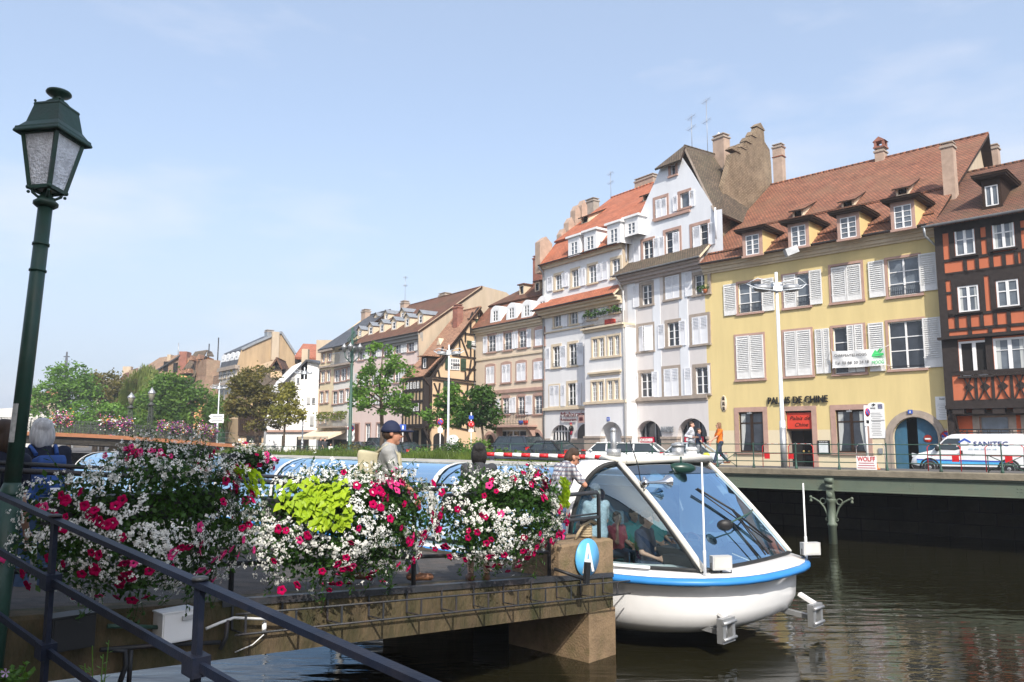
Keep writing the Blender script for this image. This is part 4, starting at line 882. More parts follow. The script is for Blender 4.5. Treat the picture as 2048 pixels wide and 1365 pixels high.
for(bx,st)in(((172,246,948,1115),0),((230,292,866,1075),1),((285,348,780,1000),2),((338,394,685,960),3),((390,446,645,900),4)):
 q=[F.side(*W3(x,y),-.05)for x,y in((bx[0],bx[3]),(bx[1],bx[3]),(bx[0],bx[2]),(bx[1],bx[2]))]
 y0_,y1_=min(q[0][0],q[2][0]),max(q[1][0],q[3][0]);zt=max(q[2][1],q[3][1])-.3
 if st==0:y0_,y1_=-.5,1.0
 b=MB();b.prism([(y0_+.12,ze-.6),(y1_-.12,ze-.6),(y1_-.12,zt-.5),((y0_+y1_)/2,zt),(y0_+.12,zt-.5)],lambda p,q_,d:Vector((d,p,q_)),-.55,.08);b.build('crow_step',[M['chimney']],h)
x,z=F.loc(*W3(912,500),yr+.6);chimney(up,x,yr+.6,z-2.0,z,2.1,.8)
x,z=F.loc(*W3(485,680),yr+.6);chimney(up,x,yr+.6,z-1.2,z+.1,1.1,.7,'stone_grey')
x,z=F.loc(*W3(632,650),yr);antenna(h,x,yr,z-.3,z+2.3,up)
pipe(h,[(.02,-.5,ze-.1),(.1,-.1,ze-.6),(.1,-.1,.2)],.06);pipe(h,[(ox1-.1,-1.0,pz0),(ox1-.1,yo-.1,zo1-.1),(ox1-.1,yo-.1,.3)],.05,'shut_grey')
F=FB=Fac(PB_L,PM_L);h=HB=F.house('mansard_house','beige house with red brown mansard roof and round headed white dormers')
ze=F.loc(*B5(722,507))[1];
wn_=dict(t1=(596,640,580,680),t2=(693,738,564,668),t3=(783,826,552,655),t4=(882,936,545,642),m1=(584,634,770,872),m2=(680,731,757,865),m3=(770,824,748,855),m4=(873,931,738,845),l0=(598,622,978,1062),l1=(684,722,960,1058),l2=(777,817,952,1060),l3=(877,924,946,1056))
wr={k_:F.rect(*zr(B5,*q))for k_,q in wn_.items()}
dr=F.rect(*zr(B5,863,922,1168,1290));dA=arch_pts(dr[0],dr[1],0,dr[3]-.8,dr[3]);sh=F.rect(*zr(B5,662,826,1155,1222));dl=F.rect(*zr(B5,577,635,1180,1290));dB=arch_pts(dl[0],dl[1],0,dl[3]-.8,dl[3])
wall(h,[(0,0),(F.w,0),(F.w,ze),(0,ze)],[rp(r)for r in wr.values()]+[dA,dB,rp(sh)],M['beige'],.28)
for k_,r in wr.items():
 window(h,r,2,4,sur='sandstone',sw=.16,arch=True,pane='pane_grey');x0,x1,z0,z1=r
 if k_[0]=='m' or k_=='t4':shutter(h,(x0,(x0+x1)/2-.02,z0,z1),'half','shut_bright',-.02);shutter(h,((x0+x1)/2+.02,x1,z0,z1),'half','shut_bright',-.02)
 elif k_!='l0':guard(h,r,.5,n=7)
for q in((565,590,588,688),(642,662,576,676),(664,686,570,672),(740,756,560,662),(758,776,555,658),(829,856,542,652),(642,668,965,1062),(722,742,960,1052),(743,762,955,1050),(822,862,945,1060)):shut_px(F,h,B5,*q,style='half',mt='shut_bright')
b=MB()
for p0,z0,z1 in((.45,-.2,0),(.28,-.42,-.2),(.12,-.6,-.42)):b.box(-.05,F.w,-p0,0,ze+z0,ze+z1)
b.build('cornice',[M['stone_cream']],h);gutter(h,-.3,F.w,-.5,ze,.08)
z1_=F.loc(*B5(760,700))[1];z2_=F.loc(*B5(760,915))[1];b=MB();b.box(0,F.w,-.08,.01,z1_-.08,z1_+.08,1);b.box(0,F.w,-.12,.01,z2_-.14,z2_+.14,0)
b.build('string_course',[M['sandstone'],M['stone_cream']],h)
bz=F.loc(*B5(720,1125),-.9)[1];x0,x1=F.loc(*B5(600,1120),-.9)[0],F.loc(*B5(840,1115),-.9)[0]
b=MB();b.box(x0,x1,-1.0,0,bz-.15,bz);
for x in(x0+.4,x1-.5):b.prism([(0,bz-.15),(-.9,bz-.15),(-.6,bz-.4),(-.25,bz-.9),(0,bz-1.1)],lambda p,q,d:Vector((x+d,p,q)),0,.25)
b.build('balcony_slab',[M['sandstone']],h)
b=MB()
for z in(bz+.1,bz+.95):b.bar((x0,-.95,z),(x1,-.95,z),.04,.04);b.bar((x0,-.95,z),(x0,0,z),.04,.04)
n_=26
for i in range(n_+1):
 x=x0+(x1-x0)*i/n_;b.bar((x,-.95,bz),(x,-.95,bz+.95),.018,.018)
 b.tube([(x+.07*sin(2*a),-.95,bz+.15+.7*a/pi)for a in[k_*pi/8 for k_ in range(9)]],.012,4)
rail=b.build('balcony_rail',[M['iron']],h)
for i,x in enumerate((x0+.6,x1-1.2,x1-.6)):MB().lathe([(.14,0),(.2,.35)],(x,-.7,bz),10,0).build('flower_pot',[M['sign_red']if i!=1 else M['sign_blue']],h)
o=MB();o.prism(dA,fxz(.2),0,.05,0);o.build('door',[mat('varnished oak door',(.33,.13,.04),.5,.2,6)],h)
MB().prism([(p[0]*.99+.03,p[1])for p in dA if p[1]>dr[3]-.8],fxz(.15),0,.04).build('fanlight',[M['dark_inside']],h)
o=MB();o.prism(arch_pts(dr[0]-.25,dr[1]+.25,0,dr[3]-.8,dr[3]+.25),fxz(-.05),0,.08,0,holes=[dA]);o.build('stone_arch',[M['sandstone']],h);o=MB();o.prism(arch_pts(dl[0]-.25,dl[1]+.25,0,dl[3]-.8,dl[3]+.25),fxz(-.05),0,.08,0,holes=[dB]);o.build('stone_arch',[M['sandstone']],h)
MB().prism(dB,fxz(.25),0,.03).build('door',[M['timber_brown']],h);window(h,sh,4,1,pane='pane',fw=.09,name='shop_window')
ym_=1.3;zmn=F.loc(*B5(760,370),ym_)[1];yr=5.6
lo=roof_plane('roof',[(-.3,-.5,ze),(F.w+.02,-.5,ze),(F.w+.02,ym_,zmn),(.5,ym_,zmn)],'tile_red',h,ridge=False)
c_=F.loc(*B5(945,150),yr);zr_=c_[1]
up=roof_plane('roof',[(.35,ym_-.25,zmn),(F.w+.3,ym_-.25,zmn),(F.w+.6,yr,zr_),(F.w-1.6,yr,zr_-.4)],'tile_brown',h)
b=MB();b.poly([(.35,ym_-.25,zmn),(F.w-1.6,yr,zr_-.4),(F.w-1.6,yr+2,zr_-.4),(.35,11,zmn)]);b.poly([(-.3,-.5,ze),(.4,ym_,zmn),(.4,11,zmn),(-.3,12,ze)]);b.build('hip_roof',[M['tile_brown']],h)
kk=(zmn-ze)/(ym_+.5)
for q in((624,654,430,494),(722,752,412,476),(814,844,396,464),(908,940,372,436)):
 r=zr(B5,*q);p=F.slope((r[0]+r[1])/2,r[3]+1,-.5,ze,kk);y=p.y-.03;x0,x1,z0,z1=F.rect(*r,y);b=MB();top=z1+.15
 out=[(x0-.4,z0-.1),(x1+.4,z0-.1),(x1+.3,top)]+[(x1+.3-(x1-x0+.6)*i/8,top+.28*sin(pi*i/8))for i in range(1,8)]+[(x0-.3,top)]
 b.prism(out,fxz(y),0,1.5,0,holes=[rp((x0,x1,z0,z1))]);o=b.build('dormer',[M['win_white']],lo);window(o,(x0,x1,z0,z1),2,3,y=y,yy=.06,pane='pane',name='dormer_window')
k2=(zr_-zmn)/(yr-ym_+.25)
for q in((790,808,283,328),(885,902,264,308)):
 r=zr(B5,*q);p=F.slope((r[0]+r[1])/2,r[3]+1,ym_-.25,zmn,k2);y=p.y-.03;x0,x1,z0,z1=F.rect(*r,y);b=MB();b.prism(rp((x0-.12,x1+.12,z0-.1,z1+.12)),fxz(y),0,None,0,holes=[rp((x0,x1,z0,z1))])
 for x in(x0-.12,x1+.12):b.poly([(x,y,z0-.1),(x,y,z1+.12),(x,y+2.0,z1+.12)])
 b.box(x0-.25,x1+.25,y-.15,y+2.0,z1+.12,z1+.22,1);o=b.build('dormer',[M['stone_cream'],M['tile_brown']],up);MB().poly([(x0,y+.1,z0),(x1,y+.1,z0),(x1,y+.1,z1),(x0,y+.1,z1)]).build('pane',[M['pane']],o)
x,z=F.loc(*B5(914,107),yr-.3);chimney(up,x,yr-.3,z-2.6,z,1.15,.9,'brick_red','brick_red')
b=MB();b.poly([(0,0,0),(0,11,0),(0,11,ze),(0,0,ze)]);b.build('side_wall',[M['beige']],h)
pipe(h,[(-.25,-.5,ze-.1),(.05,-.1,ze-.5),(.05,-.1,.2)],.06)
def fwd(p,ang,dist):return Vector((p[0]-cos(R(ang))*dist,p[1]-sin(R(ang))*dist))
k=ray(862,860).x;c_,s_=cos(R(38)),sin(R(38));tt=(PB_L.x-k*PB_L.y)/(c_-k*s_);PT_R=fwd(PB_L,38,tt);WT=tt;PT_L=advance(PT_R,38,822)
F=FT=Fac(PT_L,PT_R);h=HT=F.house('half_timbered_house','small old half timbered house with green shutters and a steep pale tile roof')
sd=lambda x,y:F.side(*B5(x,y),F.w)
ze=sd(240,830)[1];apx=sd(535,415);zt_=sd(330,640)[1]
gpoly=[(0,0),(WT+.3,0),(WT+.3,sd(530,540)[1]),(WT+.3,sd(573,470)[1]),(apx[0],apx[1])]+[sd(*q)for q in((480,500),(435,575),(350,690),(290,770))]+[(0,ze)]
gpoly=[(min(max(a,-.3),WT+.6),z)for a,z in gpoly]
xs_=lambda a,c,d:Vector((F.w+d,a,c))
b=MB();b.prism(gpoly,xs_,0,None,0);b.poly([(0,0,0),(F.w,0,0),(F.w,0,ze),(0,0,ze)]);b.poly([(0,0,0),(0,WT,0),(0,WT,ze+3),(0,0,ze)]);b.build('wall',[M['ochre_panel']],h)
b=MB()
def beam(p,q,w=.2):
 p,q=sd(*p),sd(*q);b.bar((F.w+.03,p[0],p[1]),(F.w+.03,q[0],q[1]),.1,w,up=(1,0,0))
for p,q in(((240,830),(530,862)),((240,845),(530,880)),((425,565),(540,580)),((375,700),(535,722)),((470,480),(570,488)),((255,940),(525,985)),((245,1100),(520,1165)),((245,840),(245,1150)),((530,570),(525,1165)),((290,790),(300,840)),((350,715),(358,860)),((420,570),(420,710)),((455,560),(455,620)),((487,500),(487,570)),((537,430),(537,500)),((487,650),(487,710)),((455,800),(455,860)),((490,730),(470,860)),((430,600),(470,710)),((500,440),(480,500)),((560,450),(555,520)),((320,650),(270,830)),((400,620),(310,760)),((510,670),(510,860)),((525,740),(455,850)),((300,870),(285,990)),((390,870),(380,985)),((390,880),(450,940)),((470,880),(460,985)),((500,890),(440,985)),((290,1000),(280,1120)),((330,1000),(350,1130)),((420,1000),(400,1140)),((450,1010),(470,1150)),((490,1010),(490,1160)),((520,880),(480,960)),((265,870),(300,960)),((380,760),(420,760)),((460,640),(520,650)),((430,780),(530,790))):beam(p,q)
for p,q in zip(gpoly[4:],gpoly[5:]):b.bar((F.w+.05,p[0],p[1]),(F.w+.05,q[0],q[1]),.14,.24,up=(1,0,0))
b.bar((F.w+.05,apx[0],apx[1]),(F.w+.05,gpoly[3][0],gpoly[3][1]),.14,.2,up=(1,0,0))
b.build('timber_frame',[M['timber']],h)
def side_window(q,closed=False,sh=None):
 (a0,z1),(a1,_)=sd(q[0],q[2]),sd(q[1],q[2]);z0=sd((q[0]+q[1])/2,q[3])[1];b=MB();b.box(F.w+.0,F.w+.07,a0,a1,z0,z1,0);o=b.build('window',[M['win_white']],h)
 b=MB();n=4
 for i in range(n):
  for j in range(3):b.poly([(F.w+.075,a0+.06+(a1-a0-.06)*i/n,z0+.06+(z1-z0-.06)*j/3),(F.w+.075,a0+(a1-a0-.06)*(i+1)/n,z0+.06+(z1-z0-.06)*j/3),(F.w+.075,a0+(a1-a0-.06)*(i+1)/n,z0+(z1-z0-.06)*(j+1)/3),(F.w+.075,a0+.06+(a1-a0-.06)*i/n,z0+(z1-z0-.06)*(j+1)/3)])
 b.build('pane',[M['pane_grey']if not closed else M['dark_inside']],o)
def side_shutter(q):
 (a0,z1),(a1,_)=sd(q[0],q[2]),sd(q[1],q[2]);z0=sd((q[0]+q[1])/2,q[3])[1];b=MB();b.box(F.w+.05,F.w+.13,a0,a1,z0,z1)
 for i in range(8):zz=z0+.1+(z1-z0-.2)*i/8;b.box(F.w+.13,F.w+.145,a0+.08,a1-.08,zz,zz+.04)
 b.build('shutter',[M['shut_green']],h)
side_window((364,420,718,790));side_window((492,522,615,660),True);side_window((330,375,860,930),True)
for q in((333,352,712,785),(427,457,722,795),(465,491,612,656),(518,542,482,520),(322,385,858,930)):side_shutter(q)
zc_=sd(400,1165)[1]
b=MB();b.prism([(0,0),(WT,0),(WT,zc_),(0,zc_)],lambda a,c,d:Vector((F.w+.12+d,a,c)),0,None);b.build('plaster_base',[M['ochre_panel']],h)
q0,q1=sd(343,1190),sd(410,1240);AA=arch_pts(q0[0],q1[0],.6,q0[1]-.3,q0[1]+.1);b=MB();b.prism(AA,lambda a,c,d:Vector((F.w+.14+d,a,c)),0,.02);b.build('window',[M['shut_bright']],h)
q0,q1=sd(230,1180),sd(265,1240);AA=arch_pts(max(q0[0],.15),max(q1[0],1.2),0,q0[1]-.3,q0[1]+.1);b=MB();b.prism(AA,lambda a,c,d:Vector((F.w+.14+d,a,c)),0,.02);b.build('door',[M['dark_inside']],h)
zj0,zj1,zj2=F.loc(*B5(190,1135))[1],F.loc(*B5(190,985))[1],F.loc(*B5(195,845))[1]
b=MB();b.box(-.05,F.w+.1,-.8,.05,zj0,zj2);jt=b.build('jetty',[M['ochre_panel']],h);b=MB()
for z in(zj0+.1,zj1,zj2-.1,zj0+1.15,zj1+.95):b.box(-.1,F.w+.15,-.87,.0,z-.1,z+.12)
for i in range(7):x=-.05+(F.w+.1)*i/6;b.box(x-.08,x+.08,-.86,.0,zj0,zj2)
b.box(-.1,F.w+.16,-.86,-.7,zj0-.12,zj0+.2);b.box(F.w+.1,F.w+.16,-.86,.2,zj0,zj0+.25);b.box(F.w+.1,F.w+.16,-.8,-.65,zj0,zj2)
b.bar((F.w,.0,zj0-1.5),(F.w,-.75,zj0-.1),.2,.2);b.bar((.1,.0,zj0-1.5),(.1,-.75,zj0-.1),.2,.2);b.build('jetty_frame',[M['timber']],jt)
for zb_,zt2 in((zj0+1.3,zj1-.15),(zj1+1.1,zj2-.3)):
 for i in range(1,5):x=-.05+(F.w+.1)*i/6;window(h,(x+.12,x+(F.w+.1)/6-.12,zb_,zt2),1,3,y=-.8,yy=-.02,fw=.05,pane='pane')
b=MB();b.box(.3,1.3,-.02,.1,0,2.5,0);b.box(1.7,2.6,-.02,.1,0,2.6,0);b.build('door',[M['dark_inside']],h)
zk=F.loc(*B5(240,715),.9)[1];al=F.loc(*B5(478,425),apx[0]);ov=.3
kl=-.2
rf=roof_plane('roof',[(kl,-1.0,ze),(F.w+ov,-1.0,ze),(F.w+ov,.9,zk),(kl,.9,zk)],'tile_ochre',h,ridge=False)
r2_=roof_plane('roof',[(kl,.8,zk-.05),(F.w+ov,.8,zk-.05),(F.w+ov,apx[0]+.1,apx[1]+.1),(kl,apx[0]+.1,apx[1]+.1)],'tile_ochre',h)
b=MB();b.poly([(kl,apx[0],apx[1]),(F.w+ov,apx[0],apx[1]),(F.w+ov,apx[0]+4,apx[1]-5.5),(kl,apx[0]+4,apx[1]-5.5)]);b.build('back_roof',[M['tile_ochre']],h)
r=F.rect(*zr(B5,205,222,720,778),-.25);y=-.3;b=MB();b.prism(rp((r[0]-.3,r[1]+.3,r[2]-.3,r[3]+.15)),fxz(y),0,1.2,0,holes=[rp(r)]);b.box(r[0]-.5,r[1]+.5,y-.3,y+1.5,r[3]+.15,r[3]+.25,1);o=b.build('dormer',[M['timber_brown'],M['tile_ochre']],rf);window(o,r,1,2,y=y,yy=.03,pane='pane',name='dormer_window')
p=F.slope(*B5(305,625),.8,zk,(apx[1]-zk)/(apx[0]-.8));b=MB();b.prism([(p.x-.28,p.z-.2),(p.x+.28,p.z-.2),(p.x,p.z+.4)],fxz(p.y-.2),0,.9);b.build('roof_vent',[M['stone_cream']],r2_)
x,z=F.loc(*B5(412,405),apx[0]-1.2);chimney(r2_,x,apx[0]-1.2,z-2.2,z,.75,.6,'brick_red','brick_red')
pipe(h,[(F.w+.3,-1.0,ze-.1),(F.w+.2,-.3,ze-.8),(F.w+.2,-.3,.4)],.06,'timber_brown')
K1,K2,T8,T7=zm(400,640,4.875),zm(600,560,3.792),zm(230,690,6.5),zm(0,640,4.267)
k=ray(846,660).x;PP_R=Vector((k*70,70));PP_L=advance(PP_R,38,705);PG_L=advance(PP_L,38,665);PC_L=advance(PG_L,38,637)
def rows(F,h,cols,zrows,mt_sur='sandstone',shut=True,sm='shut_white',skip=(),pane='pane_grey',nz=3,sw=.14):
 rs=[]
 for i,(x0,x1)in enumerate(cols):
  for j,(z0,z1)in enumerate(zrows):
   if(i,j)in skip:continue
   rs.append((x0,x1,z0,z1))
 return rs
def simple_front(F,name,label,ze,rects,wallm,sur,shut='shut_white',closed=(),cat='house',pane='pane_grey',sp=.5,nz=3):
 h=F.house(name,label,cat);wall(h,[(0,0),(F.w,0),(F.w,ze),(0,ze)],[rp(r)for r in rects],wallm,.18)
 for i,r in enumerate(rects):
  window(h,r,2,nz,sur=sur,sw=.12,pane=pane);x0,x1,z0,z1=r;w=(x1-x0)/2
  if shut and z0>3.2:
   if i in closed:shutter(h,(x0,x0+w-.01,z0,z1),'half',shut,-.03,pane_frac=sp);shutter(h,(x0+w+.01,x1,z0,z1),'half',shut,-.03,pane_frac=sp)
   else:shutter(h,(x0-w-.12,x0-.12,z0,z1),'half',shut,-.08,pane_frac=sp);shutter(h,(x1+.12,x1+w+.12,z0,z1),'half',shut,-.08,pane_frac=sp)
 return h
F=FP=Fac(PP_L,PP_R);ze=F.loc(*K2(660,452))[1]
cols=[F.loc(*K2(x,600))[0]for x in(466,556,650,742,841)];rz=[]
for(x,y0_,y1_)in((841,440,545),(466,705,810),(828,848,925)):u,v0=K2(x,y0_);_,v1=K2(x,y1_);rz.append((F.loc(u,v1)[1],F.loc(u,v0)[1]))
rects=[(c-.55,c+.55,a,b_)for c in cols for a,b_ in rz];g0_=F.loc(*K2(516,1195))[1];g1_=F.loc(*K2(516,1092))[1]
rects+=[(c-.5,c+.5,.5,g1_)for c in[F.loc(*K2(x,1150))[0]for x in(516,600,690)]]
h=HP=simple_front(F,'pink_house','long pale pink house with a brown roof and two rows of small grey dormers',ze,rects,M['pink'],'sandstone')
for x in(428,805):xx=F.loc(*K2(x,1150))[0];b=MB();b.box(xx-.55,xx+.55,-.03,.05,0,g1_,0);b.box(xx-.75,xx+.75,-.05,.02,g1_,g1_+.15,1);b.box(xx-.75,xx-.55,-.05,.02,0,g1_,1);b.box(xx+.55,xx+.75,-.05,.02,0,g1_,1);b.build('door',[mat('brown door',(.12,.05,.03),.5),M['sandstone']],h)
b=MB()
for p0,z0,z1 in((.5,-.25,0),(.3,-.55,-.25),(.12,-.8,-.55)):b.box(-.05,F.w+.02,-p0,0,ze+z0,ze+z1)
b.build('cornice',[mat('grey cornice',(.30,.29,.27),.7)],h);gutter(h,0,F.w,-.56,ze,.09)
yr=6.3;zL=F.loc(741,639,yr)[1];pR=F.side(963,574,F.w);zR=pR[1];yr=pR[0]
rf=roof_plane('roof',[(0,-.55,ze),(F.w+.1,-.55,ze),(F.w+.1,yr,zR),(0,yr,zR)],'tile_brown',h)
b=MB();b.poly([(F.w,0,0),(F.w,11,0),(F.w,11,zR-1.2),(F.w,yr+3,zR-.2),(F.w,yr,zR+.1),(F.w,-.5,ze+.1)]);b.poly([(0,0,0),(0,11,0),(0,11,ze),(0,yr,zR),(0,0,ze)]);b.build('side_wall',[M['tan_pale']],h)
kP=(zR-ze)/(yr+.55)
def gable_dormer(F,rf,Z,q,y0,ze,k,wallm='stone_cream',roofm='zinc',d=1.6):
 r=zr(Z,*q);p=F.slope((r[0]+r[1])/2,r[3]+1,y0,ze,k);y=p.y-.05;x0,x1,z0,z1=F.rect(*r,y);e=.22;xm=(x0+x1)/2;b=MB()
 out=[(x0-e,z0-.2),(x1+e,z0-.2),(x1+e,z1+.12),(xm,z1+.5),(x0-e,z1+.12)];b.prism(out,fxz(y),0,None,0,holes=[rp((x0,x1,z0,z1))])
 for x in(x0-e,x1+e):b.poly([(x,y,z0-.2),(x,y,z1+.12),(x,y+(z1+.4-z0)/k,z1+.12)],0)
 L=(z1+.6-z0)/k+.3
 b.poly([(x0-e-.12,y-.15,z1+.08),(xm,y-.15,z1+.56),(xm,y+L,z1+.56),(x0-e-.12,y+L,z1+.08)],1);b.poly([(x1+e+.12,y-.15,z1+.08),(xm,y-.15,z1+.56),(xm,y+L,z1+.56),(x1+e+.12,y+L,z1+.08)],1)
 o=b.build('dormer',[M[wallm],M[roofm]],rf);window(o,(x0,x1,z0,z1),1,2,y=y,yy=.05,pane='pane',name='dormer_window',fw=.08)
for q in((524,548,360,412),(610,632,340,395),(701,725,320,375),(802,824,295,352),(902,926,272,330)):gable_dormer(F,rf,K2,q,-.55,ze,kP)
for q in((445,462,388,425),(570,588,285,316),(645,662,265,298),(768,788,252,288)):gable_dormer(F,rf,K2,q,-.55,ze,kP)
x,z=F.loc(*K2(796,172),yr);chimney(rf,x,yr,zR-.8,z,.8,.7);antenna(rf,x,yr,z,z+2.9)
x,z=F.loc(890,590,yr+.5);chimney(rf,x,yr+.5,zR-1,z,1.2,.8,'tan_pale')
F=Fac(PG_L,PP_L);ze=F.loc(*K2(320,640))[1]
def pxr(F,Z,L):return[F.rect(*zr(Z,*q))for q in L]
rects=pxr(F,K2,((262,303,682,775),(312,350,672,765),(358,378,664,755),(247,284,847,942),(295,331,838,935),(345,372,830,925),(245,276,1020,1062),(290,322,1014,1060)))
h=simple_front(F,'balcony_house','narrow white house with an iron top balcony and a plant hung first floor balcony',ze,rects,M['cream_white'],'sandstone',None)
z5=F.loc(*K2(330,512))[1];b=MB();b.box(0,F.w,.6,5,ze,z5);b.build('attic_storey',[M['cream_white']],h);window(h,(F.w*.4,F.w*.75,ze+.3,z5-.4),2,3,y=.5,yy=.08,fw=.07)
b=MB();b.box(-.1,F.w,-.5,.6,ze-.2,ze);b.build('balcony_slab',[M['stone_grey']],h);b=MB();zl=ze
for zz in(ze+.1,ze+1.2):b.bar((0,-.42,zz),(F.w,-.42,zz),.05,.05)
for i in range(24):x=F.w*i/23;b.bar((x,-.42,ze),(x,-.42,ze+1.2),.025,.025)
b.build('balcony_rail',[M['galv']],h)
zb=F.loc(*K2(265,1112))[1];b=MB();b.box(-2.5,F.w,-.8,0,zb-.15,zb);b.build('balcony_slab',[M['stone_grey']],h);b=MB()
for i in range(40):x=-2.5+(F.w+2.5)*i/39;b.bar((x,-.75,zb),(x,-.75,zb+1),.03,.03)
b.bar((-2.5,-.75,zb+1),(F.w,-.75,zb+1),.05,.05);b.build('balcony_rail',[M['galv']],h);b=MB()
for i in range(500):c=Vector((rnd.uniform(-2.4,F.w),rnd.uniform(-.95,-.55),zb+rnd.uniform(.6,1.5)));d_=Vector((rnd.uniform(-1,1),rnd.uniform(-1,1),rnd.uniform(-.5,1)))*.16;e_=d_.cross(Vector((.3,.8,.2))).normalized()*.09;b.poly([c-d_,c+e_,c+d_,c-e_])
b.build('balcony_plants',[leaf_mat('yellow green leaves',(.10,.14,.02),(.25,.28,.05))],h)
roof_plane('roof',[(0,.4,z5),(F.w,.4,z5),(F.w,5,z5+2.6),(0,5,z5+2.6)],'slate',h)
F=Fac(PC_L,PG_L);ze=F.loc(*K2(190,528))[1]
rects=pxr(F,K2,((168,188,562,625),(212,238,556,618),(158,188,695,780),(203,230,690,772),(150,178,850,936),(192,216,845,930),(144,166,1012,1092),(182,204,1008,1088)))
h=simple_front(F,'cream_house','narrow cream house with a cream shop awning at its foot',ze,rects,M['cream'],'sandstone',None)
b=MB();b.box(-.1,F.w,-.35,0,ze-.3,ze);zc_=F.loc(*K2(190,655))[1];b.box(-.05,F.w,-.25,0,zc_-.2,zc_);b.build('cornice',[M['stone_grey']],h)
roof_plane('roof',[(0,-.4,ze),(F.w+3,-.4,ze),(F.w+3,5,ze+4.2),(2,5,ze+4.2)],'slate',h);chimney(h,.8,5,ze+2,ze+4.8,1.0,.7)
b=MB();b.poly([(0,0,0),(0,10,0),(0,10,ze),(0,5,ze+4),(0,0,ze)]);b.build('side_wall',[M['cream']],h)
zA=F.loc(*K2(200,1140))[1];A0,A1=F.loc(*K2(118,1160))[0],F.loc(*K2(352,1150))[0];b=MB();b.poly([(A0,-.1,zA),(A1,-.1,zA),(A1,-2.0,zA-.7),(A0,-2.0,zA-.7)]);b.poly([(A0,-2.0,zA-.7),(A1,-2.0,zA-.7),(A1,-2.0,zA-1.0),(A0,-2.0,zA-1.0)]);b.poly([(A1,-.1,zA),(A1,-2.0,zA-.7),(A1,-2,zA-1),(A1,-.1,zA-.3)],0)
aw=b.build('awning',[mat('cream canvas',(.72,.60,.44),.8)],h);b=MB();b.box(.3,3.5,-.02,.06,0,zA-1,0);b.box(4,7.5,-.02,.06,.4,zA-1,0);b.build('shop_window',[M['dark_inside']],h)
def solid(px,Y,depth,m,name,parent,base=None,Z=None,drop=True):
 pts=[Z(*q)if Z else q for q in px];P=[at(u,v,Y(u)if callable(Y)else Y)for u,v in pts]
 if base is not None:P=[Vector((p.x,p.y,max(p.z,base)))for p in P]
 dv=Vector((P[0].x*.02,1,0)).normalized()*depth;b=MB();n=len(P)
 b.poly(P);b.poly([p+dv for p in P])
 for i in range(n):b.poly([P[i],P[(i+1)%n],P[(i+1)%n]+dv,P[i]+dv])
 zl=min(p.z for p in P);x0_,x1_=min(p.x for p in P),max(p.x for p in P)
 if drop and base is not None and zl>base+.5:b.box(x0_+.3,x1_-.3,P[0].y+.05,P[0].y+depth-.1,base,zl+1.5)
 return b.build(name,[M[m]],parent,off=parent.location if parent else None)
def sheet(pts,m,name,parent,th=.2):
 P=[at(*q)for q in pts];n=(P[1]-P[0]).cross(P[2]-P[0]).normalized();n=n if n.z>0 else-n;lo=[p-n*th for p in P];b=MB().poly(P).poly(lo)
 for i in range(len(P)):j=(i+1)%len(P);b.poly([P[i],P[j],lo[j],lo[i]])
 return b.build(name,[M[m]],parent,off=parent.location)
def zq(Z,L,Y):return[(*Z(x,y),Y)for x,y in L]
def far_window(q,Z,Y,parent,fr='shut_white',pane='pane',surround=True):
 u0,u1,v0,v1=zr(Z,*q);a,b_=at(u0,v1,Y),at(u1,v0,Y);b=MB();b.box(a.x,b_.x,Y-.1,Y+.1,a.z,b_.z);o=b.build('window',[M[fr]],parent,off=parent.location)
 w=(b_.x-a.x);b=MB();b.box(a.x+w*.15,a.x+w*.46,Y-.13,Y-.1,a.z+w*.15,b_.z-w*.15);b.box(a.x+w*.54,b_.x-w*.15,Y-.13,Y-.1,a.z+w*.15,b_.z-w*.15);b.build('pane',[M[pane]],o,off=parent.location)
def far_shutter(q,Z,Y,parent,m='shut_grey'):
 u0,u1,v0,v1=zr(Z,*q);a,b_=at(u0,v1,Y),at(u1,v0,Y);b=MB();b.box(a.x,b_.x,Y-.14,Y-.06,a.z,b_.z)
 for i in range(9):z=a.z+.1+(b_.z-a.z-.2)*i/9;b.box(a.x+.08,b_.x-.08,Y-.17,Y-.14,z,z+.07)
 b.build('shutter',[M[m]],parent,off=parent.location)
o=thing('white_gable_house','bright white blank gable end with a few small shuttered windows','house',at(585,905,90))
M['bright_wall']=stucco('fresh white render',(.80,.79,.77),.03)
solid([(1030,392),(1165,425),(1130,1300),(640,1300),(655,900),(760,660)],90,9,'bright_wall','wall',o,1.0,K1)
sheet([(*K1(755,668),89.6),(*K1(1035,385),89.6),(*K1(985,425),99),(*K1(800,600),99)],'slate','roof',o)
sheet([(*K1(1030,385),89.6),(*K1(1175,422),89.6),(*K1(1175,400),99),(*K1(1035,380),99)],'slate','roof',o)
for q in((945,975,562,625),(1092,1126,755,820)):far_window(q,K1,89.95,o)
for q in((895,932,562,618),(1042,1076,755,820),(1072,1112,938,1030),(940,960,735,800)):far_shutter(q,K1,89.95,o)
b=MB();p,q=at(*K1(640,1085),89.8),at(*K1(1122,1085),89.8);b.box(p.x,q.x,89.7,90.1,p.z-.12,p.z+.12);b.build('string_course',[M['sandstone']],o,off=o.location)
b=MB();p,q=at(*K1(800,1130),89.9),at(*K1(825,1230),89.9);b.box(p.x,q.x,89.85,90.1,q.z,p.z);p,q=at(*K1(945,1140),89.9),at(*K1(1060,1170),89.9);b.box(p.x,q.x,89.85,90.1,q.z-1.2,p.z);b.build('shop_front',[M['dark_inside']],o,off=o.location)
p=at(*K1(1030,330),90.4);MB().box(p.x-.35,p.x+.35,90,90.8,p.z-3,p.z+.5).build('chimney',[M['tan_pale']],o,off=o.location)
cor=Vector((ray(474,760).x*105,105));dR=Vector((.788,.616));FT2=Fac(advance(cor,38,435),cor);F=FT2
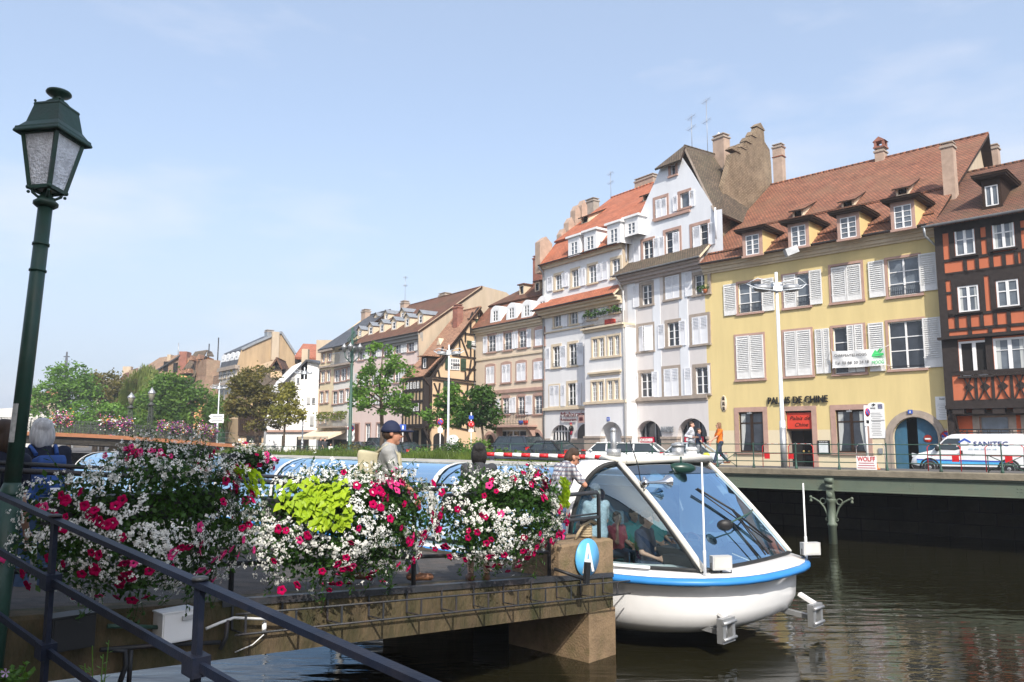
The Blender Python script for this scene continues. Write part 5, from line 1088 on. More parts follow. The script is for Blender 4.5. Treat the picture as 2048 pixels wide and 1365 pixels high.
h=thing('tan_gable_house','grey white house with slate mansard dormers and a huge bare tan gable wall','house',(F.p.x,F.p.y,F.z0),F.rz)
pts=[F.side(*K1(*q),F.w)for q in((362,440),(402,288),(512,235),(720,146),(790,122),(925,330),(925,430))];ze=pts[0][1]
b=MB();b.prism([(0,0)]+pts+[(pts[-1][0],0)],lambda a,c,d:Vector((F.w+d,a,c)),0,None);b.build('gable_wall',[M['tan']],h)
b=MB();b.box(0,F.w,0,.3,0,ze);b.poly([(0,0,0),(0,12,0),(0,12,ze),(0,0,ze)]);b.build('wall',[M['cream_white']],h)
b=MB();q0,q1=pts[1],pts[4];b.poly([(0,pts[0][0],ze),(F.w,pts[0][0],ze),(F.w,q0[0],q0[1]),(0,q0[0],q0[1])]);b.poly([(0,q0[0],q0[1]),(F.w+.15,q0[0],q0[1]),(F.w+.15,q1[0],q1[1]+.1),(0,q1[0],q1[1]+.1)]);b.poly([(0,q1[0],q1[1]+.1),(F.w+.15,q1[0],q1[1]+.1),(F.w+.15,pts[5][0]+.2,pts[5][1]),(0,pts[5][0]+.2,pts[5][1])]);b.build('roof',[M['slate']],h)
b=MB()
for a_,c_ in zip(pts[1:5],pts[2:6]):b.bar((F.w+.12,a_[0],a_[1]),(F.w+.12,c_[0],c_[1]),.3,.2,up=(1,0,0))
b.build('verge_flashing',[M['zinc']],h)
a_,c_=F.side(*K1(730,140),F.w),F.side(*K1(715,395),F.w);b=MB();b.box(F.w,F.w+.4,a_[0]-.5,a_[0]+.5,c_[1],a_[1]+.3);b.build('flue',[M['tan_pale']],h)
a_=F.side(*K1(685,110),F.w-.6);chimney(h,F.w-.9,a_[0],a_[1]-2.5,a_[1],1.0,1.0,'zinc')
for q in((210,245,340,412),(252,286,330,405),(296,330,318,395),(340,376,308,388)):
 r=zr(K1,*q);x0,x1,z0,z1=F.rect(*r,.1);b=MB();b.prism([(x0,z0),(x1,z0),(x1,z1-.2),((x0+x1)/2,z1),(x0,z1-.2)],fxz(.1),0,1.8);d_=b.build('dormer',[M['win_white']],h);w=x1-x0;MB().poly([(x0+w*.3,.09,z0+.3),(x1-w*.3,.09,z0+.3),(x1-w*.3,.09,z1-.7),(x0+w*.3,.09,z1-.7)]).build('pane',[M['pane']],d_)
for q in((190,216,490,575),(232,258,482,570),(278,302,474,562),(322,346,466,556),(205,230,680,750),(250,275,680,750),(300,325,690,760)):window(h,F.rect(*zr(K1,*q)),2,2,yy=-.02,sur='stone_cream',sw=.12,pane='pane')
b=MB();b.box(-.2,F.w+.2,-.4,.05,ze-.5,ze);zz=F.loc(*K1(270,620))[1];b.box(-.2,F.w+.2,-.9,.05,zz-.3,zz);b.build('cornice',[M['stone_grey']],h)
b=MB();
for i in range(20):x=F.w*i/19;b.bar((x,-.85,zz),(x,-.85,zz+1.1),.04,.04)
b.bar((0,-.85,zz+1.1),(F.w,-.85,zz+1.1),.06,.06);b.build('balcony_rail',[M['iron']],h)
o=thing('red_roof_house','low house with a broad plain red roof behind the white gable','house',at(615,800,118))
sheet([(*K1(915,362),112),(*K1(1170,378),112),(*K1(1170,240),124),(*K1(1005,233),124)],'tile_bright','roof',o,.3);M['tile_bright']
solid([(900,375),(1175,385),(1175,900),(900,900)],112.5,9,'ochre_panel','wall',o,1.2,K1)
b=MB();p,q=at(*K1(900,385),112.4),at(*K1(1175,390),112.4)
b.box(p.x,q.x,112.2,112.5,p.z-.4,p.z);
for i in range(5):x=p.x+(q.x-p.x)*i/4;b.box(x-.2,x+.2,112.2,112.5,p.z-4,p.z)
b.build('timber_frame',[M['timber']],o,off=o.location)
p=at(*K2(212,460),111);MB().box(p.x-1.5,p.x+1.5,110.5,111.5,p.z-4,p.z).build('chimney',[M['tan_pale']],o,off=o.location)
o=thing('little_gable_house','little ochre timbered gable with brown tiles tucked below the tan gable wall','house',at(550,800,100))
solid([(690,475),(745,385),(800,475),(800,800),(690,800)],100,8,'ochre_panel','wall',o,1.2,K1)
sheet([(*K1(655,490),99.5),(*K1(750,362),99.5),(*K1(830,400),108),(*K1(700,500),108)],'tile_brown','roof',o);sheet([(*K1(750,362),99.5),(*K1(808,478),99.5),(*K1(870,480),108),(*K1(830,400),108)],'tile_brown','roof',o)
b=MB()
for a_,c_ in(((690,475),(745,385)),((745,385),(802,475)),((690,475),(802,475)),((730,475),(760,420)),((765,475),(735,420)),((720,432),(770,432))):b.bar(at(*K1(*a_),99.9),at(*K1(*c_),99.9),.2,.3)
b.build('timber_frame',[M['timber']],o,off=o.location)
o=thing('brown_roof_house','low brown tiled roof in front of the tan gable wall above the street trees','house',at(520,800,97))
sheet([(*K1(380,700),94),(*K1(790,700),94),(*K1(860,480),104),(*K1(560,480),104)],'tile_old','roof',o);solid([(400,700),(800,700),(800,1250),(400,1250)],95,8,'tan','wall',o,1.2,K1)
o=thing('galleried_house','low timber galleried house with ochre panels behind the dark street tree','house',at(490,880,92))
solid([(385,960),(490,905),(660,905),(650,1200),(380,1200)],92,7,'ochre_panel','wall',o,1.2,K1);b=MB()
for i in range(13):u,v0=K1(388+i*21,960-min(i,5)*10);b.bar(at(u,v0,91.9),at(u,K1(0,1110)[1],91.9),.28,.3)
b.bar(at(*K1(380,965),91.9),at(*K1(490,910),91.9),.3,.35);b.bar(at(*K1(490,910),91.9),at(*K1(660,910),91.9),.3,.35);b.bar(at(*K1(375,1110),91.9),at(*K1(660,1110),91.9),.4,.5);b.build('timber_frame',[M['timber_brown']],o,off=o.location)
b=MB();p,q=at(*K1(465,1130),91),at(*K1(600,1200),91);b.box(p.x,q.x,90.6,91,q.z,p.z);b.build('shop_front',[M['dark_inside']],o,off=o.location)
o=thing('green_house','narrow green fronted house with a blue awning half hidden by trees','house',at(470,880,98))
solid([(300,845),(350,840),(350,1200),(295,1200)],98,6,'shut_green','wall',o,1.2,K1);M['mid_green']=mat('green paint wall',(.10,.26,.10),.8,.1);o.children[0].data.materials[0]=M['mid_green']
p,q=at(*K1(340,835),97.5),at(*K1(420,860),97.5);b=MB();b.poly([(p.x,97.8,p.z),(q.x,97.8,p.z),(q.x,96.2,q.z),(p.x,96.2,q.z)]);b.poly([(p.x,96.2,q.z),(q.x,96.2,q.z),(q.x,96.2,q.z-.5),(p.x,96.2,q.z-.5)]);b.build('awning',[M['sign_blue']],o,off=o.location)
o=thing('orange_gable_house','steep grey tiled house with an orange timbered gable and a ragged brick fire wall','house',at(410,860,125))
solid([(1190,150),(1285,185),(1290,480),(1130,490),(1025,430)],125,8,'peach_panel','wall',o,1.2,T8)
sheet([(*T8(840,375),124),(*T8(1030,425),124),(*T8(1200,65),128),(*T8(1040,90),128)],'tile_old','roof',o);sheet([(*T8(1190,135),124),(*T8(1285,140),124),(*T8(1260,90),128),(*T8(1200,65),128)],'tile_old','hip_roof',o)
b=MB()
for a_,c_ in(((1190,150),(1025,430)),((1110,295),(1165,300)),((1045,405),(1140,410)),((1165,190),(1130,490)),((1110,300),(1140,410)),((1150,230),(1185,235)),((1075,400),(1120,310)),((1020,465),(1140,490))):b.bar(at(*T8(*a_),124.9),at(*T8(*c_),124.9),.25,.35)
b.build('timber_frame',[M['timber']],o,off=o.location)
solid([(1190,188),(1372,205),(1330,640),(1140,560),(1185,400)],122,7,'brick','fire_wall',o,1.2,T8)
for q in((1220,40,1.4),(1335,120,3.4)):p=at(*T8(q[0],q[1]+60),126);b=MB();b.tube([(p.x,126,p.z-2),(p.x,126,p.z+q[2])],.09,5);b.build('finial',[M['iron']],o,off=o.location)
for q in((990,200),(1090,185),(870,375),(915,372),(962,370)):p=at(*T8(*q),123.6);b=MB();b.prism([(-.4,0),(.4,0),(0,.8)],lambda a,c,d:Vector((p.x+a,p.y+d,p.z+c)),-.2,2);b.build('roof_vent',[M['tile_ochre']],o,off=o.location)
o=thing('brick_gable_house','broad old brick gable with a dark roof edge and red chimney behind the willow','house',at(345,860,130))
solid([(530,330),(840,130),(950,165),(975,185),(840,380),(800,520),(560,520)],130,7,'brick','wall',o,1.2,T8)
sheet([(*T8(520,335),129.5),(*T8(842,132),129.5),(*T8(830,125),138),(*T8(590,262),138)],'slate','roof',o)
p,q=at(*T8(845,135),130),at(*T8(948,90),130);MB().box(p.x,q.x,129.6,131.5,p.z-4,q.z).build('chimney',[M['brick_red']],o,off=o.location)
p,q=at(*T8(690,185),131),at(*T8(738,130),131);MB().box(p.x,q.x,130.6,132,p.z-3,q.z).build('chimney',[M['tan_pale']],o,off=o.location);p=at(*T8(820,130),131);MB().tube([(p.x,131,p.z-1),(p.x,131,p.z+2)],.07,4).build('antenna',[M['galv']],o,off=o.location)
for q in((660,280),(785,295)):p=at(*T8(*q),129.9);MB().box(p.x-.35,p.x+.35,129.85,130.05,p.z-.8,p.z+.8).build('window',[M['dark_inside']],o,off=o.location)
o=thing('white_dormer_house','long low white roof dormer beside the brick gable above the willow','house',at(310,850,135));solid([(445,275),(610,270),(610,300),(560,330),(445,310)],134,4,'win_white','dormer',o,1.2,T8,False);solid([(400,310),(640,320),(640,600),(400,600)],135,6,'tan','wall',o,1.2,T8)
def far_house(label,roof,body,Y,ch=None,m='tile_brown',wm='tan_pale'):
 o=thing('far_house',label,'house',at(body[0][0],900,Y));us=[q[0]for q in body]
 sheet([(*roof[0],Y-1),(*roof[1],Y-1),(*roof[2],Y+8),(*roof[3],Y+8)],m,'roof',o);solid(body,Y,10,wm,'wall',o,1.2)
 if ch:p=at(*ch,Y+6);MB().box(p.x-.8,p.x+.8,Y+5.5,Y+6.5,p.z-5,p.z).build('chimney',[M['tan_pale']],o,off=o.location)
far_house('distant house with a dull red hipped roof left of the willow',[T8(60,440),T8(330,420),T8(345,285),T8(150,345)],[T8(75,440),T8(330,420),T8(330,800),T8(75,800)],150,T8(170,285))
far_house('distant pale house with an orange roof glimpsed between the left trees',[T7(370,640),T7(560,640),T7(520,580),T7(420,590)],[T7(385,640),T7(560,640),T7(560,900),T7(385,900)],160,None,'tile_bright')
far_house('distant white riverside house under a brown roof beside the lamp post',[T7(225,755),T7(400,745),T7(370,680),T7(300,690)],[T7(220,752),T7(400,742),T7(400,960),T7(215,960)],150,T7(330,620),'tile_brown','cream_white')
o=thing('church_spire','thin dark church spire with a weather vane far behind the trees','spire',at(128,860,320));p=at(128,790,320);b=MB();zt=at(*T7(548,400),320).z
b.lathe([(2.2,0),(2.0,at(*T7(548,480),320).z),(1.0,zt-6),(.3,zt+6),(.15,at(*T7(548,330),320).z)],(p.x,320,0),8);b.build('spire',[M['slate']],o,off=o.location)
b=MB();zz=at(*T7(552,315),320).z;b.tube([(p.x,320,zz-8),(p.x,320,zz+2)],.2,5);b.box(p.x-1.2,p.x+1.2,319.9,320.1,zz-.2,zz+.2);b.build('weather_vane',[M['iron']],o,off=o.location)
o=thing('brick_chimney_stack','tall banded red brick factory chimney far away beside the lamp post','chimney',at(57,870,260));p=at(57,880,260);b=MB();b.lathe([(2.6,0),(2.3,at(57,795,260).z),(2.6,at(57,793,260).z),(2.6,at(57,787,260).z)],(p.x,260,0),14);b.build('stack',[M['brick_red']],o,off=o.location)
# people: overlapping tapered limbs fused into one continuous skin
def capsule(b,p,q,r0,r1,seg=10):
 p,q=Vector(p),Vector(q);d=q-p;L=d.length
 if L<1e-5:b.sphere(p,r0,0,seg,6);return
 rot=Vector((0,0,1)).rotation_difference(d/L);rings=[]
 prof=[(r0*cos(a),r0*sin(a))for a in(-1.45,-1.0,-.5)]+[(r0,0),(r1,L)]+[(r1*cos(a),L+r1*sin(a))for a in(.5,1.0,1.45)]
 for r,z in prof:rings.append([p+rot@Vector((r*cos(2*pi*k/seg),r*sin(2*pi*k/seg),z))for k in range(seg)])
 b.loft(rings,0)
def fuse(b,name,mats,parent,vox,smooth=3,disp=0.0):
 me=bpy.data.meshes.new(name);me.from_pydata([tuple(v)for v in b.v],[],b.f);me.update()
 o=bpy.data.objects.new(name,me);COL.objects.link(o)
 m=o.modifiers.new('r','REMESH');m.mode='VOXEL';m.voxel_size=vox;m.use_smooth_shade=True
 s=o.modifiers.new('s','SMOOTH');s.iterations=smooth;s.factor=.5
 dg=bpy.context.evaluated_depsgraph_get();me2=bpy.data.meshes.new_from_object(o.evaluated_get(dg))
 o.modifiers.clear();o.data=me2;bpy.data.meshes.remove(me);me2.name=name;me2.materials.clear()
 for mt in mats:me2.materials.append(mt)
 me2.polygons.foreach_set('use_smooth',[True]*len(me2.polygons));me2.update()
 o.parent=parent
 return o
M['skin']=mat('skin',(.55,.31,.22),.5,.08,8);M['skin_tan']=mat('tanned skin',(.46,.22,.14),.5,.08,8);M['skin_pale']=mat('pale skin',(.62,.38,.29),.5,.06,8)
M['denim']=mat('blue denim',(.07,.12,.22),.9,.25,9,.3,200);M['denim_dark']=mat('dark denim',(.03,.045,.08),.9,.25,9)
M['eye']=mat('dark eye',(.02,.015,.012),.2);M['lip']=mat('lips',(.42,.16,.13),.5)
M['shoe_white']=mat('white trainer',(.68,.67,.65),.6);M['shoe_brown']=mat('brown shoe',(.16,.07,.035),.6)
def V(*a):return Vector(a)
def hand(b,w,d,up,s,curl=.5,sc=1.0):
 d=d.normalized();up=(up-d*up.dot(d)).normalized();sd=d.cross(up)*s
 for k in range(4):
  o_=sd*(.033-.021*k);capsule(b,w+d*.01+o_*.6,w+d*.085+o_,.017*sc,.014*sc,7)
  L=(.042,.048,.045,.034)[k];p=w+d*.088+o_;a=curl
  for j in range(3):
   a2=curl*(.5+.6*j);dd=d*cos(a2)-up*sin(a2);q=p+dd*L*(1,.65,.5)[j];capsule(b,p,q,.0095*sc,.0085*sc,6);p=q
 p=w+d*.03+sd*.03;q=p+(d*.6+sd*.7-up*.3).normalized()*.045;capsule(b,p,q,.014*sc,.011*sc,6);capsule(b,q,q+(d*.85+sd*.2-up*.35).normalized()*.035,.011*sc,.009*sc,6)
def person(label,loc,rz,H=1.75,pose=None,top=None,sleeves='short',legs=None,shorts=False,skin='skin',shoes='shoe_brown',hair=None,hairm=None,vox=.013,lean=0.0,cap=None,glasses=False,fem=False,extra=None,group=None,hem=0.88,cat='person',seated=False):
 """Pose joints are given for a 1.75 m figure; x to its right, y ahead, z up."""
 P=dict(head=V(0,.03,1.61),neck=V(0,.0,1.46),chest=V(0,.0,1.28),waist=V(0,.01,1.06),pelvis=V(0,0,.94),hd=V(0,1,0))
 sw=.165 if fem else .19
 for s,n in((-1,'l'),(1,'r')):
  P['sh'+n]=V(s*sw,0,1.41);P['el'+n]=V(s*(sw+.05),-.03,1.12);P['wr'+n]=V(s*(sw+.06),.04,.87);P['fd'+n]=V(0,.25,-1)
  P['hip'+n]=V(s*.092,0,.92);P['kn'+n]=V(s*.1,.02,.5);P['an'+n]=V(s*.1,-.02,.085);P['tf'+n]=V(s*.15,1,0)
 if pose:P.update(pose)
 k=H/1.75
 o=thing('person',label,cat,loc,rz,group);hd=P['head'];f=P['hd'].normalized();sd=f.cross(V(0,0,1)).normalized();upv=sd.cross(f)
 def K(v):return v*k
 fl=.022 if fem else 0
 def torso(b,e=0.0,lo=True):
  capsule(b,K(P['neck']-V(0,0,.02)),K(P['chest']),(.075+e)*k,(.125-fl+e)*k)
  for s in 'lr':
   capsule(b,K(P['sh'+s]),K(P['chest']+(P['sh'+s]-P['chest'])*.25-V(0,0,.03)),(.062+e)*k,(.12-fl+e)*k);q=P['waist']+(P['hip'+s]-P['pelvis'])*.55
   capsule(b,K(P['chest']+(P['sh'+s]-P['neck'])*.33),K(q),(.118-fl*.6+e)*k,(.108-fl+e)*k)
   if lo:capsule(b,K(q),K(P['pelvis']+(P['hip'+s]-P['pelvis'])*.75),(.108-fl+e)*k,(.118+e)*k)
  if fem and e>0:
   for s in 'lr':b.sphere(K(P['chest']+(P['sh'+s]-P['neck'])*.4+V(0,.085,-.02)),.062*k,0,8,6)
 def leg(b,s,e=0.0,cut=1.0):
  h_,kn,an=P['hip'+s],P['kn'+s],P['an'+s];capsule(b,K(h_),K(kn),(.092+e)*k,(.058+e)*k)
  q=kn+(an-kn)*cut;m_=kn+(an-kn)*.35;capsule(b,K(kn),K(m_),(.056+e)*k,(.056+e)*k);capsule(b,K(m_),K(q),(.056+e)*k,((.037 if cut==1 else .045)+e)*k)
 b=MB();torso(b)
 for s in 'lr':
  capsule(b,K(P['sh'+s]),K(P['el'+s]),.05*k,.038*k);capsule(b,K(P['el'+s]),K(P['wr'+s]),.039*k,.026*k)
  hand(b,K(P['wr'+s]),P['fd'+s],P.get('up'+s,V(1 if s=='r' else-1,0,.15)),-1 if s=='r' else 1,P.get('curl'+s,.45),k if vox<.016 else 1.15*k)
  leg(b,s);a=P['an'+s];t=P['tf'+s].normalized();capsule(b,K(a+V(0,0,-.04)-t*.03),K(a+t*.16+V(0,0,-.055)),.04*k,.032*k)
 capsule(b,K(P['neck']-V(0,0,.03)),K(hd-V(0,0,.06)),.056*k,.055*k)
 b.sphere(K(hd+upv*.035-f*.012),V(.077,.094,.1)*k if abs(f.y)>.7 else V(.088,.082,.1)*k,0,14,10)
 b.sphere(K(hd-upv*.035+f*.025),V(.062,.07,.085)*k,0,12,8);b.sphere(K(hd-upv*.098+f*.062),.03*k,0,8,6)
 capsule(b,K(hd+f*.088+upv*.005),K(hd+f*.108-upv*.03),.011*k,.018*k,7);capsule(b,K(hd+f*.082+upv*.03-sd*.035),K(hd+f*.082+upv*.03+sd*.035),.014*k,.014*k,7)
 for s in(-1,1):b.sphere(K(hd+sd*s*.08-f*.005-upv*.005),V(.014,.024,.034)*k,0,8,6)
 body=fuse(b,'body',[M[skin]],o,vox*.75 if vox<.016 else vox)
 b=MB()
 for s in(-1,1):b.sphere(K(hd+f*.083+sd*s*.033+upv*.008),V(.014,.012,.007)*k,0,8,5)
 b.build('eyes',[M['eye']],body,uv=False)
 b=MB();capsule(b,K(hd+f*.09-upv*.06-sd*.022),K(hd+f*.09-upv*.06+sd*.022),.008*k,.008*k,6);b.build('lips',[M['lip']],body,uv=False)
 if glasses:
  b=MB()
  for s in(-1,1):
   c=hd+f*.104+sd*s*.035+upv*.006;b.tube([K(c+sd*.024*cos(a)+upv*.018*sin(a))for a in[i*pi/5 for i in range(11)]],.003,4);b.tube([K(c+sd*s*.024),K(hd+sd*s*.082+upv*.012)],.003,4)
  b.build('glasses',[M['black']],o,uv=False)
 if top:
  b=MB();torso(b,.018)
  hemz=P['pelvis'];capsule(b,K(P['pelvis']+(P['hipl']-P['pelvis'])*.8),K(P['pelvis']+(P['hipr']-P['pelvis'])*.8),.13*k,.13*k)
  for s in 'lr':
   el=P['el'+s];c=.72 if sleeves=='short' else 1.0;q=P['sh'+s]+(el-P['sh'+s])*c;capsule(b,K(P['sh'+s]),K(q),.066*k,(.06 if c<1 else .054)*k)
   if sleeves=='long':capsule(b,K(el),K(el+(P['wr'+s]-el)*.93),.052*k,.042*k)
  fuse(b,'shirt',[M[top]],o,vox,4)
 if legs:
  b=MB();capsule(b,K(P['hipl']),K(P['hipr']),.122*k,.122*k)
  for s in 'lr':leg(b,s,.016,.12 if shorts else .95)
  fuse(b,'shorts' if shorts else 'trousers',[M[legs]],o,vox,4)
 for s in 'lr':
  b=MB();a=P['an'+s];t=P['tf'+s].normalized();capsule(b,K(a+V(0,0,-.035)-t*.05),K(a+t*.17+V(0,0,-.05)),.05*k,.04*k);capsule(b,K(a+V(0,0,.0)),K(a+V(0,0,-.04)),.045*k,.05*k)
  fuse(b,'shoe',[M[shoes]],o,max(vox,.014),2)
 if hair:
  b=MB()
  for(c,r)in hair:c=Vector(c);b.sphere(K(hd+sd*c.x+f*c.y+upv*c.z),Vector(r)*k,0,12,8)
  fuse(b,'hair',[M[hairm]],o,max(vox*.9,.009),2)
 if extra:extra(o,P,k,K)
 return o
def hair_m(name,c):M[name]=mat(name,c,.55,.3,6,.5,60,stretch=(8,8,1));return name
HB,HG,HK,HF=hair_m('brown hair',(.05,.028,.016)),hair_m('silver hair',(.55,.54,.53)),hair_m('black hair',(.012,.01,.01)),hair_m('light brown hair',(.22,.12,.06))
SHORT=[((0,-.02,.06),(.083,.095,.088)),((0,-.05,.0),(.078,.07,.09))]
BOB=[((0,-.02,.06),(.09,.1,.085)),((-.06,-.03,-.03),(.045,.075,.12)),((.06,-.03,-.03),(.045,.075,.12)),((0,-.06,-.03),(.085,.055,.12))]
LONG=BOB+[((0,-.075,-.14),(.085,.04,.13)),((-.06,-.05,-.12),(.04,.05,.12)),((.06,-.05,-.12),(.04,.05,.12))]
# trees and planting
def leaf(b,c,s,m=0,n=None):
 d=Vector((rnd.gauss(0,1),rnd.gauss(0,1),rnd.gauss(0,.6))).normalized();e=Vector((rnd.gauss(0,1),rnd.gauss(0,1),rnd.gauss(0,1)));e=(e-d*e.dot(d)).normalized()
 k=rnd.uniform(.7,1.3)*s;b.poly([c-d*k*.5,c+e*k*.3,c+d*k*.5,c-e*k*.3],m)
def crown_clumps(blobs,per,fill=.45):
 out=[]
 for c,r in blobs:
  for _ in range(per):
   v=Vector((rnd.gauss(0,1),rnd.gauss(0,1),rnd.gauss(0,1))).normalized();t=rnd.uniform(fill,1)**.6;out.append(c+Vector((v.x*r[0],v.y*r[1],v.z*r[2]))*t)
 return out
def tree(name,label,base,blobs,lm,bark,trunk_r=.16,per=60,cl=26,cr=.55,ls=.26,fork=.55,group=None,lean=0,clump_skip=.12,limbs=14):
 base=Vector(base);o=thing(name,label,'tree',base,0,group)
 cl_c=crown_clumps(blobs,per);b=MB();cm=sum((c for c,_ in blobs),Vector())/len(blobs);top=max(c.z+r[2]for c,r in blobs)
 fk=base+(Vector((cm.x,cm.y,base.z))-base)*.5+Vector((0,0,(min(c.z-r[2]for c,r in blobs)-base.z)*.9+.6))
 b.tube([base-base+Vector((0,0,-.3)),(fk-base)*.5+Vector((.06,0,0)),fk-base],[trunk_r*1.25,trunk_r,trunk_r*.85],9)
 tops=Vector((cm.x,cm.y,top-.8));b.tube([fk-base,(fk+tops)/2-base+Vector((rnd.uniform(-.3,.3),rnd.uniform(-.3,.3),0)),tops-base],[trunk_r*.85,trunk_r*.5,.03],7)
 for c in rnd.sample(cl_c,min(limbs,len(cl_c))):
  s=fk+(tops-fk)*max(0,min(.7,(c.z-fk.z)/(tops.z-fk.z+.01)*.55));m_=(s+c)/2+Vector((0,0,.15*(c-s).length));b.tube([s-base,m_-base,c-base],[trunk_r*.4,trunk_r*.24,.02],5)
 b.build('trunk',[M[bark]],o)
 b=MB()
 for c in cl_c:
  if rnd.random()<clump_skip:continue
  q=c-base;r=cr*rnd.uniform(.6,1.25)
  for _ in range(int(cl*rnd.uniform(.5,1.4))):leaf(b,q+Vector((rnd.gauss(0,r*.5),rnd.gauss(0,r*.5),rnd.gauss(0,r*.33))),ls)
 b.build('crown',[M[lm]],o,uv=False)
 return o
M['bark']=mat('bark',(.09,.065,.045),.95,.3,5,.8,25,stretch=(3,3,.6))
M['leaf_mid']=leaf_mat('mid green foliage',(0.0341,0.0853,0.0186),(0.132,0.232,0.0341),(0.217,0.31,0.0465),s=.5)
M['leaf_dark']=leaf_mat('dark green foliage',(0.0186,0.0543,0.0124),(0.0775,0.163,0.0248),(0.139,0.232,0.0388),s=.4)
M['leaf_bright']=leaf_mat('bright green foliage',(0.0465,0.116,0.0186),(0.155,0.295,0.0388),(0.248,0.372,0.062),s=.4)
M['leaf_autumn']=leaf_mat('browning foliage',(0.0697,0.0775,0.0217),(0.186,0.155,0.0388),(0.264,0.155,0.0465),s=.6)
M['leaf_yellow']=leaf_mat('yellowing foliage',(0.109,0.132,0.0217),(0.31,0.279,0.0543),(0.403,0.31,0.0775),s=.6)
M['leaf_willow']=leaf_mat('willow foliage',(0.093,0.132,0.0341),(0.232,0.279,0.0775),(0.341,0.357,0.109),s=.6)
def blob(u,v,ru,rv,Y,ry=None,dY=0):c=at(u,v,Y);s=Y/FPX;return Vector((c.x,c.y+dY,c.z)),(ru*s,(ry or ru*s),rv*s)
def street_z_xy(x,y):n=(Vector((x,y))-QA).dot(QN);return street_z(n)if n<16 else 1.5
def gnd(u,Y):r=ray(u,905);x=r.x*Y;return Vector((x,Y,street_z_xy(x,Y)))
def ru(u,n,z):
 k=ray(u,925).x;a=QA+QN*n;t=(k*a.y-a.x)/(QD.x-k*QD.y);return rim(t,n,z)
tree('street_tree','tall loose street tree with yellowing top in front of the pink house',gnd(762,62),[blob(765,722,42,38,62),blob(745,760,36,26,62),blob(795,748,30,28,62),blob(760,800,62,28,62),blob(722,800,26,22,62),blob(800,812,28,26,62)],'leaf_bright','bark',.17,27,24,.5,.30,group='street trees along the quay')
tree('street_tree','dense dark street tree turning brown in front of the tan gable wall',gnd(515,80),[blob(520,770,44,42,80),blob(500,800,44,36,80),blob(545,800,40,40,80),blob(488,765,26,24,80),blob(525,835,50,28,80),blob(470,815,20,20,80)],'leaf_autumn','bark',.2,44,30,.6,.34,group='street trees along the quay',clump_skip=.08)
tree('street_tree','slender yellow green street tree before the bright white gable end',gnd(562,74),[blob(575,800,22,26,74),blob(565,825,32,26,74),blob(590,832,20,16,74),blob(582,780,10,14,74)],'leaf_yellow','bark',.1,34,22,.45,.28,group='street trees along the quay')
tree('street_tree','small light green street tree beside the white lamp post by the timbered house',gnd(885,56),[blob(895,800,26,24,56),blob(880,830,34,26,56),blob(915,830,24,26,56),blob(905,785,14,14,56)],'leaf_bright','bark',.09,32,22,.42,.26,group='street trees along the quay')
tree('street_tree','small dark round street tree left of the beige house balcony',gnd(968,54),[blob(955,805,34,28,54),blob(940,835,28,20,54),blob(975,835,30,26,54),blob(965,790,20,16,54)],'leaf_dark','bark',.09,40,26,.42,.25,group='street trees along the quay',clump_skip=.05)
def shrub(label,u,Y,w,h,lm,group=None,zb=None,n=60):
 b0=gnd(u,Y);
 if zb is not None:b0.z=zb
 o=thing('shrub',label,'shrub',b0,0,group);b=MB();st=MB()
 for _ in range(n):
  v=Vector((rnd.gauss(0,1),rnd.gauss(0,1),abs(rnd.gauss(0,1)))).normalized();c=Vector((v.x*w,v.y*w*.8,v.z*h))*rnd.uniform(.5,1)
  for _ in range(22):leaf(b,c+Vector((rnd.gauss(0,.14),rnd.gauss(0,.14),rnd.gauss(0,.1))),.13)
  if rnd.random()<.3:st.tube([(0,0,-.1),c*.5,c],[.02,.015,.006],4)
 st.build('stem',[M['bark']],o,uv=False);b.build('foliage',[M[lm]],o,uv=False);return o
shrub('rounded dark green bush beside the railing under the half timbered house',910,44,1.0,1.15,'leaf_dark',n=90)
shrub('pale loose bush with white blossom behind the black haired woman',960,40,.9,1.2,'leaf_bright',n=60)
LT='leafy trees on the left bank beyond the bridge'
def big(label,u,Y,bl,lm,g=1.18,per=46,ls=.42,cr=1.0,cl=30):bl=[(c,(r[0]*g,r[1]*g,r[2]*g))for c,r in bl];return tree('bank_tree',label,(at(u,880,Y).x,Y,1.2),bl,lm,'bark',.3,per,cl,cr,ls,group=LT,limbs=10,clump_skip=.08)
big('layered light green tree with spreading sprays, tallest on the left',140,105,[blob(140,755,34,24,105),blob(120,790,44,26,105),blob(150,775,38,26,105),blob(100,815,34,28,105),blob(150,830,50,36,105)],'leaf_bright')
big('grey green tree with reddish tips between the tall left tree and the willow',205,110,[blob(215,770,36,24,110),blob(190,800,40,34,110),blob(235,800,34,34,110),blob(180,775,26,20,110)],'leaf_autumn')
big('low spreading bright green tree at the end of the bridge',190,95,[blob(190,835,52,30,95),blob(160,850,40,24,95),blob(225,845,40,30,95)],'leaf_bright')
big('broad rounded deep green tree right of the willow',350,92,[blob(350,790,48,38,92),blob(320,820,46,40,92),blob(390,820,46,40,92),blob(360,845,60,34,92),blob(340,770,26,20,92)],'leaf_mid',1.18,60)
big('tall dark green tree behind the willow crown',290,112,[blob(290,780,40,34,112),blob(275,830,40,34,112),blob(250,810,30,40,112)],'leaf_mid')
